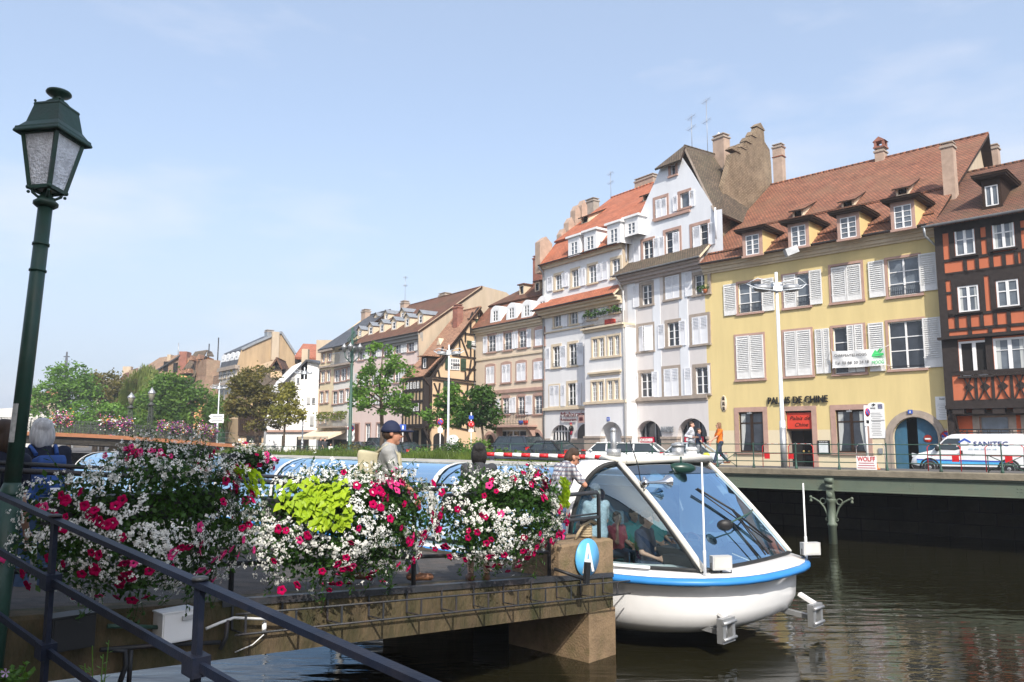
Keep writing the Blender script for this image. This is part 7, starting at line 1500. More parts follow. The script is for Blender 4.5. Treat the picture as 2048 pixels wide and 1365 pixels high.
b=MB();b.prism([(h-.3,.72),(h-.3,.66),(-h+.9,.62),(-h+.9,.68)],pf,0,None,0);b.prism([(h-.32,.65),(h-.32,.53),(-h+.9,.49),(-h+.9,.61)],pf,0,None,1);b.build('stripe',[M['sign_blue'],mat('sky blue vinyl',(.08,.42,.75),.4)],o,uv=False)
b=MB();b.prism([(h-.05,.48),(h-.2,.2),(-h+.05,.2),(-h+.05,.42),(h-.4,.4)],pf,.006,None);b.build('side_trim',[TYRE],o,uv=False)
for xx in(x1-1.26,-h+1.1):MB().prism([(xx,.35),(xx+.012,.35),(xx+.012,1.7),(xx,1.7)],pf,.004,None).build('door_gap',[M['shut_grey']],o,uv=False)
MB().prism([(x1-1.22,.95),(x1-1.12,.95),(x1-1.12,1.12),(x1-1.22,1.12)],pf,.015,.03).build('handle',[TYRE],o,uv=False)
MT=Matrix(((-1,0,0,-.42),(0,0,1,ys(1.4,.012)),(0,1,0,1.32),(0,0,0,1)));lt=mat('indigo lettering',(.04,.06,.22),.5)
MT[0][3]=-.30;text_obj('lettering','SANITEC',lt,o,MT,.3,fit=1.35,depth=.003,bold=.004)
MT2=MT.copy();MT2[0][3]=.35;MT2[2][3]=.92;MT2[1][3]=ys(.9,.012);text_obj('lettering','Dépannage',mat('grey lettering',(.4,.42,.45),.5),o,MT2,.13,fit=.7,depth=.003)
MT3=MT.copy();MT3[0][3]=-.1;MT3[2][3]=1.16;MT3[1][3]=ys(1.16,.012);text_obj('lettering','03 88 20 24 18',mat('pale blue lettering',(.35,.5,.62),.5),o,MT3,.1,fit=1.1,depth=.003)
b=MB();b.prism([(.33,1.5),(.05,1.68),(-.22,1.5),(-.14,1.46),(.05,1.58),(.25,1.46)],pf,.004,None,0);b.prism([(.4,1.28),(.4,1.38),(.33,1.4),(-.06,1.4),(-.06,1.5),(-.12,1.5),(-.12,1.36),(-.02,1.34),(.33,1.34),(.34,1.28)],pf,.004,None,1);b.build('logo',[M['sign_blue'],M['shut_grey']],o,uv=False)
for sx in(h-.85,-h+.78):
 for s in(-1,1):
  b=MB();b.lathe([(.2,-.1),(.32,-.1),(.34,-.06),(.34,.06),(.32,.1),(.2,.1)],(sx,s*(w-.08),.34),20,0,(0,1,0));wh=b.build('wheel',[TYRE],o,uv=False);b=MB();b.lathe([(0,.03),(.06,.03),(.09,.01),(.2,.01),(.22,.03),(.22,0),(0,0)],(sx,s*(w+.0),.34),18,0,(0,s,0));b.build('rim',[RIM],wh,uv=False);MB().tube([(sx+.4*cos(a),s*(w-.005),.34+.4*sin(a))for a in[pi*i/10 for i in range(11)]],.045,5).build('wheel_arch',[TYRE],o,uv=False)
 MB().obox((h-.22 if sx>0 else-h+.02,SV*w*.86,.86 if sx>0 else .8),(.14 if sx>0 else .03,0,.04),(0,.08,0),(0,0,.09 if sx>0 else .28)).build('headlight' if sx>0 else 'tail_lamp',[LAMPW if sx>0 else LAMPR],o)
b=MB()
for s in(-1,1):b.tube([(h-.36*L,s*.7,Hv+.02),(h-.4*L,s*.75,Hv+.2),(-h+.15,s*.75,Hv+.2)],.022,6);b.tube([(h-.42*L,s*.75,Hv+.07),(-h+.15,s*.75,Hv+.07)],.022,6)
for i in range(7):xx=h-.42*L-(L*.55)*i/6;b.tube([(xx,-.75,Hv+.07),(xx,.75,Hv+.07)],.02,5);[b.tube([(xx,s*.75,Hv+.0),(xx,s*.75,Hv+.2)],.018,5)for s in(-1,1)]
b.build('roof_rack',[M['black']],o,uv=False);MB().sphere((x1-.2,SV*(w+.1),1.2),(.1,.12,.13)).build('mirror',[TYRE],o,uv=False);MB().sphere((x1-.75,.35,1.2),(.25,.3,.28)).build('seat',[mat('pale seat cover',(.5,.5,.38),.8)],o,uv=False)
def bicycle(b):pass
b=MB()
for s in(-.5,.5):b.tube([(s+.33*cos(a),0,.34+.33*sin(a))for a in[i*pi/9 for i in range(19)]],.025,5);[b.tube([(s,0,.34),(s+.32*cos(a),0,.34+.32*sin(a))],.006,3)for a in[i*pi/4 for i in range(8)]]
wheels_m=b
def bike(label,p,rz):
 o=thing('bicycle',label,'bicycle',p,rz,'bicycles parked at the far railing');
 for s in(-.5,.5):
  b=MB();b.tube([(s+.33*cos(a),0,.34+.33*sin(a))for a in[i*pi/9 for i in range(19)]],.025,5);[b.tube([(s,0,.34),(s+.32*cos(a),0,.34+.32*sin(a))],.008,3)for a in[i*pi/4 for i in range(8)]];b.build('wheel',[TYRE],o,uv=False)
 b=MB();[b.tube(list(q),.02,5)for q in(((-.5,0,.34),(-.05,0,.3),(.38,0,.8),(-.18,0,.78),(-.5,0,.34)),((-.05,0,.3),(-.2,0,.88)),((.5,0,.34),(.36,0,.95)),((.36,-.25,1.0),(.36,0,.95),(.36,.25,1.0)))];b.build('frame',[M['black']],o,uv=False);MB().sphere((-.2,0,.93),(.13,.07,.05)).build('saddle',[M['black']],o,uv=False);return o
b1=bike('bicycle at the far railing nearest the shop front of the white gable house',gnd(592,73),.3)
for i,(u,rz)in enumerate(((598,1.0),(548,.2),(554,.9),(612,.5),(620,1.3))):
 c=copy_tree(b1);c.location=gnd(u,73+i*.6);c.rotation_euler.z=rz;c['label']=['bicycle in the middle of the row before the white gable house','leftmost bicycle beside the slender yellow green tree','second bicycle from the left beside the slender yellow green tree','fourth bicycle of the row before the white gable house','rightmost bicycle of the row next to the cream house'][i]
M['orange_shirt']=mat('orange t shirt',(.75,.17,.015),.8,.06);M['pale_top']=mat('pale grey sweater',(.62,.64,.68),.85,.06);M['grey_trousers']=mat('grey trousers',(.22,.24,.26),.85,.1);M['navy_top']=mat('navy top',(.015,.022,.05),.85,.1);M['dark_top']=mat('charcoal top',(.04,.042,.05),.85,.1);M['white_top']=mat('white top',(.7,.7,.7),.85,.05);M['teal_top']=mat('teal top',(.03,.22,.22),.85,.1);M['pinkish_top']=mat('coral top',(.5,.1,.12),.85,.1)
WALK=dict(knl=V(-.1,.16,.52),anl=V(-.1,.3,.1),knr=V(.1,-.04,.5),anr=V(.1,-.36,.16),ell=V(-.25,-.16,1.14),wrl=V(-.24,-.12,.88),elr=V(.25,.12,1.14),wrr=V(.22,.3,.95))
yaw=atan2(.616,-.788)-pi/2
def hd_yaw(dx,dy):return atan2(dy,dx)-pi/2
pw=ru(1441,4.2,street_z(4.2));k_=1.68
person('woman in an orange t shirt with long hair walking left along the promenade',pw,hd_yaw(-1,-.1),1.66,dict(WALK,ell=V(-.2,.2,1.16),wrl=V(-.16,.42,1.0),fdl=V(0,1,-.3)),'orange_shirt','short','denim_dark',hair=LONG,hairm=HF,vox=.02,fem=True,shoes='shoe_brown',glasses=True)
pw=ru(1384,4.6,street_z(4.6))
person('bearded man in a pale grey sweater jogging right past the shop arch',pw,hd_yaw(1,-.35),1.74,dict(WALK,elr=V(.26,-.2,1.16),wrr=V(.2,.06,1.1),fdr=V(-.2,1,.1),ell=V(-.26,-.12,1.16),wrl=V(-.14,.14,1.1),fdl=V(.2,1,.1)),'pale_top','long','grey_trousers',hair=SHORT+[((0,.05,-.08),(.05,.05,.04))],hairm=HB,vox=.02,shoes='shoe_white')
pw=ru(1398,6.5,street_z(6.5));person('person in a navy top walking behind the man in the grey sweater',pw,hd_yaw(1,-.3),1.6,WALK,'navy_top','short','grey_trousers',hair=SHORT,hairm=HB,vox=.024)
person('man in a black top walking below the cream awning',gnd(640,66),hd_yaw(1,-.5),1.78,WALK,'black' if 0 else 'dark_top','long','denim_dark',hair=SHORT,hairm=HB,vox=.028)
person('man in a charcoal t shirt walking beside the man in black below the awning',gnd(649,64),hd_yaw(.6,-.8),1.74,WALK,'dark_top','short','denim_dark',hair=SHORT,hairm=HB,vox=.028)
person('small child in a white top in front of the awning',gnd(661,63),hd_yaw(.3,-1),1.25,None,'white_top','short','grey_trousers',hair=SHORT,hairm=HF,vox=.028)
p=ru(1413,1.6,street_z(1.6));o=thing('cylinder_bollard','small yellow topped bottle shaped bollard between the walkers','bollard',p);MB().lathe([(.1,0),(.1,.2),(.13,.25),(.13,.38),(.06,.45)],seg=12).build('body',[mat('yellow paint',(.5,.5,.05),.5)],o,uv=False);MB().lathe([(.105,0),(.105,.18)],seg=12).build('base',[M['galv']],o,uv=False)
# glass canopied tour boat
NC=11.75
def B(s,n,z):return Vector(((n-s)/sqrt(2),(n+s)/sqrt(2),z))
BO=B(6,NC,0);boat=thing('tour_boat','white glass canopied tour boat with a blue rubbing strake moored behind the landing stage','boat',BO)
M['hull']=mat('white gelcoat',(.80,.80,.80),.22,.04,1.5,spec=.5,dirt=(.6,.6,.57),dirt_amt=.2,dirt_s=2,coat=.3);M['strake']=mat('blue rubbing strake',(.035,.22,.56),.4,.08,3)
M['boat_frame']=mat('cream window frame',(.66,.64,.58),.4,.06,4);M['gasket']=mat('black gasket',(.015,.016,.017),.6)
M['glass_side']=glass_mat('tinted clear glass',(.78,.90,.92),.12);M['glass_front']=glass_mat('tinted windscreen',(.55,.75,.85),.55);M['glass_roof']=glass_mat('blue canopy glass',(.5,.72,.85),.42)
for g_,c_ in(('glass_front',(.55,.78,1,1)),('glass_roof',(.66,.86,1,1)),('glass_side',(.8,.95,1,1))):
 for nd in M[g_].node_tree.nodes:
  if nd.type=='BSDF_GLOSSY':nd.inputs[0].default_value=c_
def plan(f=1.0,z=1,e=0.0,nb=18,s1=34):
 a,hb=2.55,2.2;out=[(s1,-hb*f-e),(20,-hb*f-e),(12,-hb*f-e)]
 for i in range(nb+1):
  th=pi*i/nb-pi/2;c,s_=abs(cos(th))**(2/2.6),abs(sin(th))**(2/2.6)*(1 if th>0 else-1);out.append((8.4-(a*c*(1.35*f-.35)+e*c),s_*(hb*f+e)))
 return[B(s,NC+n,z)for s,n in out+[(12,hb*f+e),(20,hb*f+e),(s1,hb*f+e)]]
b=MB();b.loft([plan(.3,-.35),plan(.42,-.06),plan(.55,.07),plan(.72,.13),plan(.85,.22),plan(.925,.36),plan(.95,.54),plan(.955,.76),plan(.955,.86),plan(1,.98)],0,closed=False,cap=False)
P1=plan(1,.98);b.poly([B(34,NC-2.2,.98),B(34,NC+2.2,.98),B(34,NC+1.5,-.3),B(34,NC-1.5,-.3)]);b.build('hull',[M['hull']],boat,off=BO)
b=MB();b.loft([plan(1,.97),plan(1,.97,.06),plan(1,1.01,.08),plan(1,1.05,.06),plan(1,1.07,0)],0,closed=False,cap=False);b.build('rubbing_strake',[M['strake']],boat,off=BO)
b=MB();b.loft([plan(1,1.075),plan(1,1.1,-.1),plan(.86,1.13,-.1),plan(.78,1.15,-.1)],0,closed=False,cap=False);b.build('deck',[M['hull']],boat,off=BO)
MB().poly([B(s,NC+n,.45)for s,n in((6.6,-1.2),(8,-1.9),(34,-1.9),(34,1.9),(8,1.9),(6.6,1.2))]).build('cabin_floor',[mat('cabin floor',(.16,.17,.18),.7)],boat,off=BO)
WB=[B(6.42,NC-1.35,1.15),B(6.42,NC+1.35,1.15)];WT_=[B(7.93,NC-1.33,2.68),B(7.93,NC+1.33,2.62)]
def wsp(i,j):p=WB[0].lerp(WB[1],i);q=WT_[0].lerp(WT_[1],i);r=p.lerp(q,j);bow=(.1*(1-(2*i-1)**2))*(1-j*.5);return r+(B(-1,0,0))*bow+Vector((0,0,.06*sin(pi*j)))
N_=8
b=MB();b.loft([[wsp(i/N_,j/N_)for i in range(N_+1)]for j in range(N_+1)],0,closed=False,cap=False);ws=b.build('windscreen',[M['glass_front']],boat,off=BO)
b=MB();b.loft([[wsp(i/N_,.86+.14*j/2)+V(0,0,.012)for i in range(N_+1)]for j in range(3)],0,closed=False,cap=False);b.build('sun_strip',[glass_mat('green tinted band',(.08,.22,.22),.2)],ws,off=BO)
def sidep(t,j,sg):
 a_=wsp(0 if sg<0 else 1,j);e_=rib(j,sg);p=a_.lerp(e_,t);return p+B(0,sg*.12*sin(pi*t)*(1-j),0)
def rib(j,sg,s0=8.45,s1=8.0,w0=2.02,w1=1.36,zt=2.66):a_=j*pi/2;return B(s0+(s1-s0)*(1-cos(a_)),NC+sg*(w1+(w0-w1)*cos(a_)**.85 if j<1 else w1),1.15+(zt-1.15)*sin(a_)**.95)
for sg,nm in((-1,'side_window'),(1,'side_window')):
 b=MB();b.loft([[sidep(i/N_,j/N_,sg)for i in range(N_+1)]for j in range(N_+1)],0,closed=False,cap=False);o=b.build(nm,[M['glass_side']],boat,off=BO)
 b=MB();off_=B(0,sg*.015,.0);b.tube([wsp(0 if sg<0 else 1,j/10)+off_ for j in range(11)],.05,8,0);b.tube([wsp(0 if sg<0 else 1,j/10)+B(.05,sg*.045,-.01)for j in range(11)],.035,6,1)
 b.build('corner_frame',[M['boat_frame'],M['gasket']],boat,off=BO)
 b=MB();b.loft([[rib(j/14,sg)+off_*0,rib(j/14,sg)+B(0,sg*.07,.05),rib(j/14,sg)+B(.55,sg*.09,.06),rib(j/14,sg)+B(.58,0,0)]for j in range(15)],0,closed=False,cap=False);b.tube([rib(j/14,sg)+B(-.02,sg*.03,.01)for j in range(15)],.04,6,1);b.build('arch_frame',[M['hull'],M['gasket']],boat,off=BO)
b=MB();b.loft([[rib(1,-1)+B(-.15,0,.0),rib(1,-1)+B(.36,0,.08),rib(1,1)+B(.36,0,.08),rib(1,1)+B(-.15,0,.0)],[rib(1,-1)+B(-.15,0,.09),rib(1,-1)+B(.3,0,.14),rib(1,1)+B(.3,0,.14),rib(1,1)+B(-.15,0,.09)]],0,True);b.loft([[wsp(i/8,1)+V(0,0,-.03),wsp(i/8,1)+B(.2,0,-.0),wsp(i/8,1)+B(.2,0,.09),wsp(i/8,1)+V(0,0,.07)]for i in range(9)],0);b.build('roof_beam',[M['boat_frame']],boat,off=BO)
b=MB();b.tube([sidep(i/8,0,-1)+V(0,0,.0)for i in range(9)],.03,6);b.tube([wsp(i/8,0)for i in range(9)],.03,6);b.build('sill_gasket',[M['gasket']],boat,off=BO)
NBAY=8;S0,S1=8.98,34.0
def cano(j,sg,s):a_=j*pi/2;return B(s,NC+sg*(.5+1.52*cos(a_)**.85 if j<1 else .5),1.15+1.42*sin(a_)**.92)
for sg in(-1,1):
 for i in range(NBAY):
  s0,s1=S0+(S1-S0)*i/NBAY+.03,S0+(S1-S0)*(i+1)/NBAY-.03;b=MB();b.loft([[cano(j/8,sg,s)for s in(s0,(s0+s1)/2,s1)]for j in range(9)],0,closed=False,cap=False);b.build('canopy_pane',[M['glass_roof']],boat,off=BO)
 for i in range(1,NBAY+1):b=MB();s=S0+(S1-S0)*i/NBAY;b.loft([[cano(j/10,sg,s-.07+.9*sin(j/10*pi/2)-.45)+B(0,sg*.02,.015),cano(j/10,sg,s+.07+.9*sin(j/10*pi/2)-.45)+B(0,sg*.02,.015)]for j in range(11)],0,closed=False,cap=False);b.build('canopy_rib',[M['boat_frame']],boat,off=BO)
b=MB();b.loft([[B(s,NC-.55,2.53),B(s,NC-.5,2.59),B(s,NC,2.61),B(s,NC+.5,2.59),B(s,NC+.55,2.53)]for s in(S0,14,20,27,S1)],0,closed=False,cap=False);b.build('roof',[mat('weathered roof strip',(.36,.34,.30),.6,.2,3)],boat,off=BO)
seat=None
for i,(s,n)in enumerate(((8.9,-1.1),(8.9,.2),(9.9,-1.1),(9.9,.2),(10.9,-1.1),(10.9,.2),(11.9,-1.1),(12.9,-1.1))):
 b=MB();b.box(-.5,.5,-.25,.25,.42,.5);b.box(-.5,.5,-.3,-.24,.5,1.0);[b.box(x-.03,x+.03,-.1,.1,0,.42)for x in(-.4,.4)];o=b.build('seat',[mat('teal seat',(.05,.22,.21),.7)if not seat else seat],boat);seat=o.data.materials[0];q=B(s,NC+n,.45);o.location=q-BO;o.rotation_euler.z=atan2(B(-1,0,0).y,B(-1,0,0).x)-pi/2
b=MB()
for(s,n,w,d,z0,z1)in((6.95,-.2,1.0,.3,.5,1.28),(7.2,-.75,.25,.3,.5,1.36),(6.9,.7,.4,.25,.5,1.22)):b.obox(B(s,NC+n,(z0+z1)/2),B(0,w,0),B(d,0,.0),(0,0,(z1-z0)/2))
for i in range(7):b.obox(B(7.1,NC-.9+i*.22,1.32),B(0,.09,0),B(.03,0,.05),(0,0,.07),1)
b.build('dashboard',[mat('dark dashboard',(.03,.032,.036),.6),mat('instrument face',(.16,.17,.18),.3)],boat,off=BO)
c=B(7.45,NC+.1,1.3);b=MB();ax,ay=B(0,1,0),(B(.55,0,.8)).normalized();b.tube([c+ax*.22*cos(a)+ay*.22*sin(a)for a in[i*pi/8 for i in range(17)]],.018,6);[b.tube([c,c+ax*.22*cos(a)+ay*.22*sin(a)],.012,4)for a in(.5,2.6,4.7)];b.build('steering_wheel',[mat('wooden wheel',(.28,.08,.03),.4)],boat,off=BO)
b=MB();p=wsp(.62,.02)+B(-.06,0,.04);q=wsp(.62,.42)+B(-.09,0,.06);b.tube([p+B(0,-.04,0),q],.014,5);b.tube([p+B(0,.05,0),q+B(0,.04,0)],.014,5);b.tube([p+B(0,-.3,0),wsp(.5,.33)+B(-.09,0,.06)],.012,5);b.tube([wsp(.78,.1)+B(-.09,0,.05),q,wsp(.45,.66)+B(-.09,0,.05)],.018,5);b.tube([wsp(.78,.1)+B(-.06,0,.04),wsp(.45,.66)+B(-.06,0,.04)],.012,5);b.build('wiper',[M['black']],boat,off=BO)
b=MB();p,q=wsp(.99,.42),wsp(.35,.34)+B(-.25,0,.0);b.tube([p,p.lerp(q,.5)+B(-.2,0,.08),q],.014,5,1);b.sphere(q,(.13,.06,.09),0,10,7);b.build('mirror',[M['black'],M['green_iron']],boat,off=BO)
b=MB();q=wsp(.5,.97)+B(-.12,.1,-.05);b.sphere(q,(.26,.1,.1),0,12,8);b.tube([q,q+V(0,0,.2)],.02,5);b.build('mirror',[mat('dark green mirror back',(.01,.04,.03),.3)],boat,off=BO)
b=MB();h0=wsp(0,.72)+B(-.08,-.05,.08);hx=(B(-.15,1,0)).normalized();b.tube([h0+V(0,0,-.12),h0+V(0,0,.1)],.02,6);b.sphere(h0+hx*.02,.07,0,10,7);b.tube([h0,h0+hx*.25,h0+hx*.42,h0+hx*.5,h0+hx*.54],[.02,.025,.04,.085,.115],14,0,False);b.tube([h0+hx*.535,h0+hx*.52,h0+hx*.4],[.108,.075,.03],14,1,False);b.build('horn',[mat('chrome',(.6,.6,.6),.12,.02,metal=1),M['dark_inside']],boat,off=BO)
def floodlight(s,n):
 c=B(s,n,1.26);f=B(-1,-.7,0).normalized();r_=Vector((-f.y,f.x,0));b=MB();b.obox(c,r_*.15,f*.06,V(0,0,.1));b.obox(c-f*.08,r_*.1,f*.03,V(0,0,.07));b.obox(c+f*.062,r_*.125,f*.004,V(0,0,.078),1);b.tube([c+V(0,0,-.1),c+V(0,0,-.17)],.02,6,2);b.tube([c-r_*.15,c-r_*.16+V(0,0,-.15),c+r_*.16+V(0,0,-.15),c+r_*.15],.012,5,2);b.build('floodlight',[M['shut_grey'],mat('lamp lens',(.55,.56,.52),.15,.1),M['black']],boat,off=BO)
floodlight(6.26,NC-1.15);floodlight(6.0,NC+1.25)
for s,n,vtop,r_ in((6.34,NC-1.46,932,.015),(6.05,NC+1.2,973,.016)):
 p=B(s,n,1.1);z=at(1400 if n<NC else 1605,vtop,p.y).z;MB().tube([p,p+V(0,0,.35),p+V(0,0,.36),V(p.x,p.y,z)],[r_*1.5,r_*1.5,r_,r_*.8],8).build('whip_mast',[M['white_plastic']],boat,off=BO)
for(s,n,z)in((6.35,NC-1.2,.36),(6.0,NC+.95,.3)):
 c=B(s-.17,n,z-.03);f=B(-1,0,0);r_=B(0,1,0);b=MB();w=.17
 b.prism([(-w,-w),(w,-w),(w,w),(-w,w)],lambda a,c_,d:c+r_*a+V(0,0,c_)+f*d,-.05,.05,0,holes=[[(-w*.55,-w*.7),(w*.55,-w*.7),(w*.55,w*.7),(-w*.55,w*.7)]])
 for zz in(-w*.66,w*.66):b.tube([c-r_*w*1.05+V(0,0,zz)+f*.06,c+r_*w*1.05+V(0,0,zz)+f*.06],.025,7)
 b.tube([c+V(0,0,-w*.7),c+V(0,0,w*.7)],.02,6);b.bar(c-f*.05+V(0,0,-.05),c-f*1.4+V(0,0,.12)-r_*.2,.1,.07);b.bar(c+V(0,0,w),c-f*.25+V(0,0,w+.12),.1,.05,1);b.build('bow_fender',[M['galv'],M['hull']],boat,off=BO)
b=MB();q=wsp(.0,1)+B(.25,.15,.1);b.tube([q,q+V(0,0,.12)],.12,10);b.tube([q,q+V(0,0,.42)],.05,8);b.sphere(q+V(0,0,.42),.055);b.build('mast_stub',[M['galv']],boat,off=BO)
for t_,r_,h_ in((.72,.11,.22),(.9,.1,.16)):q=wsp(t_,1)+B(.2,0,.08);b=MB();b.tube([q,q+V(0,0,h_)],r_,12);b.tube([q+V(0,0,h_),q+V(0,0,h_+.05)],[r_*1.25,r_*.9],12);b.build('roof_light',[M['galv']if t_<.8 else M['white_plastic']],boat,off=BO)
b=MB();q=wsp(.55,1)+B(.2,0,.14);b.tube([q,q+B(0,.5,.02)],.03,6);b.tube([q+B(0,.1,0),q+B(-.1,.35,.0)],.02,5);b.build('search_light',[M['galv']],boat,off=BO)
b=MB();q=wsp(0,.7)+B(0,-.05,.02);b.tube([q,q+V(-.05,0,.35),q+V(-.16,.1,.75)],.008,4);b.build('aerial',[M['black']],boat,off=BO)
MB().tube([sidep(.35,0,-1)+B(-.06,-.1,.02),sidep(.75,0,-1)+B(-.05,-.12,.02)],.025,6).build('boat_hook',[M['white_plastic']],boat,off=BO)
boat.location.z+=.05
SEAT=dict(head=V(0,.04,1.17),neck=V(0,.0,1.02),chest=V(0,.0,.85),waist=V(0,.0,.64),pelvis=V(0,0,.5))
for s,n in((-1,'l'),(1,'r')):SEAT.update({'sh'+n:V(s*.17,0,.97),'el'+n:V(s*.22,.06,.7),'wr'+n:V(s*.15,.3,.62),'fd'+n:V(0,1,-.1),'hip'+n:V(s*.09,0,.5),'kn'+n:V(s*.11,.42,.5),'an'+n:V(s*.11,.42,.085),'tf'+n:V(s*.1,1,0)})
def seated(label,u,v,Y,dirn,H,top,hair,hairm,sleeves='short',skin='skin',fem=False,pose=None,legs='denim_dark',glasses=False):
 c=at(u,v,Y);k=H/1.75;return person(label,(c.x,c.y,c.z-1.17*k),hd_yaw(*dirn),H,dict(SEAT,**(pose or{})),top,sleeves,legs,hair=hair,hairm=hairm,vox=.018,fem=fem,skin=skin,glasses=glasses)
M['plaid_pale']=mat('pale checked cotton',(.42,.50,.58),.85,.25,30)
seated('boat captain in a dark navy top at the wheel inside the glass cabin',1288,1040,12.95,(.8,-.6),1.8,'navy_top',SHORT,HB,pose=dict(hd=V(-.35,.9,-.2)))
seated('passenger in teal with dark hair sitting behind the captain inside the boat',1264,1030,14.3,(.7,-.7),1.7,'teal_top',SHORT,HK,fem=True,skin='skin_tan',pose=dict(hd=V(.3,.95,-.1)))
seated('boy in a teal top looking out beside the windscreen corner inside the boat',1311,1030,14.6,(.5,-.85),1.5,'teal_top',SHORT,HK,skin='skin_tan')
seated('child in a coral top resting head on hand inside the boat',1232,1037,14.0,(.6,-.8),1.5,'pinkish_top',SHORT,HB,pose=dict(elr=V(.2,.24,.72),wrr=V(.1,.14,1.05),fdr=V(-.2,.1,1)))
seated('passenger in a pale checked shirt seen from behind in the cabin',1192,985,13.4,(-.4,.9),1.8,'plaid_pale',SHORT,HG)
a_,c_=at(972,909,24),at(1284,917,23);o=thing('barrier_beam','red and white striped barrier beam on posts just behind the boat canopy','barrier',V((a_.x+c_.x)/2,(a_.y+c_.y)/2,0));L=(c_-a_)
n_=17
for k_,nm,mt in((0,'red_band','red_paint'),(1,'white_band','white_plastic')):
 b=MB()
 for i in range(k_,n_,2):b.tube([a_+L*(i/n_),a_+L*((i+1)/n_)],.065,10)
 b.build(nm,[M[mt]],o,off=o.location,uv=False)
b=MB();[b.tube([V((a_+L*t).x,(a_+L*t).y+.15,-.5),a_+L*t+V(0,.15,-.08)],.07,8)for t in(.04,.5,.87)];b.tube([V(a_.x,a_.y+.15,a_.z-.1),V(c_.x-.6,c_.y+.15,c_.z-.1)],.035,8);b.build('post',[M['galv']],o,off=o.location,uv=False)
p,q=at(1152,940,22.5),at(1232,922,22.5);o=thing('prohibition_panel','white panel with three red ringed prohibition symbols above a green box beside the boat arch','sign',V(p.x,22.5,0));b=MB();b.box(p.x,q.x,22.45,22.55,p.z,q.z);b.tube([(p.x+.3,22.6,-.5),(p.x+.3,22.6,q.z)],.06,7);b.build('panel',[M['white_plastic']],o,off=o.location)
for i,u in enumerate((1167,1178,1189)):
 c=at(u,931,22.44);b=MB();b.tube([c+V(.075*cos(a),0,.085*sin(a))for a in[j*pi/8 for j in range(17)]],.014,5);b.bar(c+V(-.05,0,-.06),c+V(.05,0,.06),.012,.02);b.bar(c+V(0,.005,.04),c+V(0.01*i,.005,-.04),.012,.05,1);b.build('prohibition_symbol',[M['red_paint'],M['black']],o,off=o.location,uv=False)
p,q=at(1118,985,22),at(1232,942,22);b=MB();b.box(p.x,q.x,21.6,22.4,-.6,q.z);b.box(p.x-.05,q.x+.05,21.55,22.42,q.z,q.z+.06);o=b.build('lock_cabinet',[mat('dark green steel',(.03,.10,.06),.5,.15)],uv=True);tag(o,'dark green steel box standing in the water behind the checked shirt man','cabinet')
# near bank and landing stage
A_,E_=onz(443,1206,1.60),onz(1222,1149,1.13);ED=(E_-A_).to_2d().normalized();LD=(E_-A_).to_2d().length;SL=(1.13-1.60)/LD
X0=-3.4;FD=Fac(A_.to_2d()+ED*X0,E_.to_2d(),0.0);LX=LD-X0;dz=lambda x:1.60+SL*(x+X0)
WD=4.6
dock=FD.house('landing_stage','mossy concrete landing stage with a stone mooring block at its river end','landing stage')
M['concrete']=mat('mossy concrete',(.105,.075,.042),.92,.45,3,1.0,26,dirt=(.030,.034,.010),dirt_amt=.9,dirt_s=2.0,dlo=.4,stretch=(1.2,1.2,.5));M['block']=mat('lichened sandstone concrete',(.21,.145,.085),.92,.28,3,.7,30,dirt=(.09,.085,.03),dirt_amt=.8,dirt_s=2.6)
M['deck_asphalt']=mat('worn dark asphalt',(.07,.064,.06),.9,.4,5,.9,90,dirt=(.17,.12,.085),dirt_amt=.5,dirt_s=1.6)
M['rail_iron']=mat('dark painted iron',(.030,.033,.038),.5,.25,6,.25,60,dirt=(.10,.045,.03),dirt_amt=.35,dirt_s=3);M['rail_blue']=mat('blue black painted iron',(.009,.013,.026),.5,.2,6,.12,90,spec=.16,dirt=(.06,.05,.05),dirt_amt=.3,dirt_s=4)
def ds(x,y,o):return Vector((x,y,dz(x)+o))
b=MB();b.loft([[ds(x,.0,-.14),ds(x,WD,-.14),ds(x,WD,0),ds(x,.28,0)]for x in(0,LX)],0,sm=False);b.build('deck',[M['deck_asphalt']],dock)
b=MB();b.loft([[ds(x,-.03,-.5),ds(x,.4,-.5),ds(x,.4,.0),ds(x,-.0,.012),ds(x,-.03,-.02)]for x in[LX*i/10 for i in range(11)]],0,sm=False);b.loft([[ds(x,WD-.4,-.5),ds(x,WD,-.5),ds(x,WD,0.01),ds(x,WD-.4,.01)]for x in(0,LX)],0,sm=False);b.loft([[ds(x,0.2,-.5),ds(x,WD,-.5),ds(x,WD,.0),ds(x,0.2,.0)]for x in(LX-.5,LX-.02)],0,sm=False);b.build('edge_beam',[M['concrete']],dock)
xb0=FD.loc(1117,1120)[0];xp_=FD.loc(1172,1240)[0]
b=MB();b.box(xp_,LX+.02,-.05,1.5,-.8,dz(LX)-.46);b.box(xp_,LX,2.9,WD,-.8,dz(LX)-.46);b.build('pier',[M['block']],dock)
b=MB();zt=FD.loc(1165,1085)[1];b.loft([[(x,y,z)for x,y in((xb0,.0),(LX+.03,-.02),(LX+.03,.85),(xb0,.87))]for z in(dz(LX)-.02,zt-.03)]+[[(xb0+.03,.03,zt),(LX,.02,zt),(LX,.82,zt),(xb0+.03,.84,zt)]],0,sm=False);b.build('mooring_block',[M['block']],dock)
x,z=FD.loc(1170,1115);so=thing('berth_sign','round blue sign with a white letter A on the mooring block','sign',FD.world(x,-.03,z),FD.rz);b=MB();b.lathe([(0,0),(.265,0),(.265,.02),(0,.02)],(0,0,0),32,0,(0,-1,0));b.build('disc',[mat('sky blue enamel',(.10,.38,.68),.4,.05)],so,uv=False)
text_obj('lettering','A',M['white_plastic'],so,TXT(-.135,-.028,-.19),.55,fit=.27,depth=.003,bold=.012)
b=MB();xs0=FD.loc(440,1210)[0]
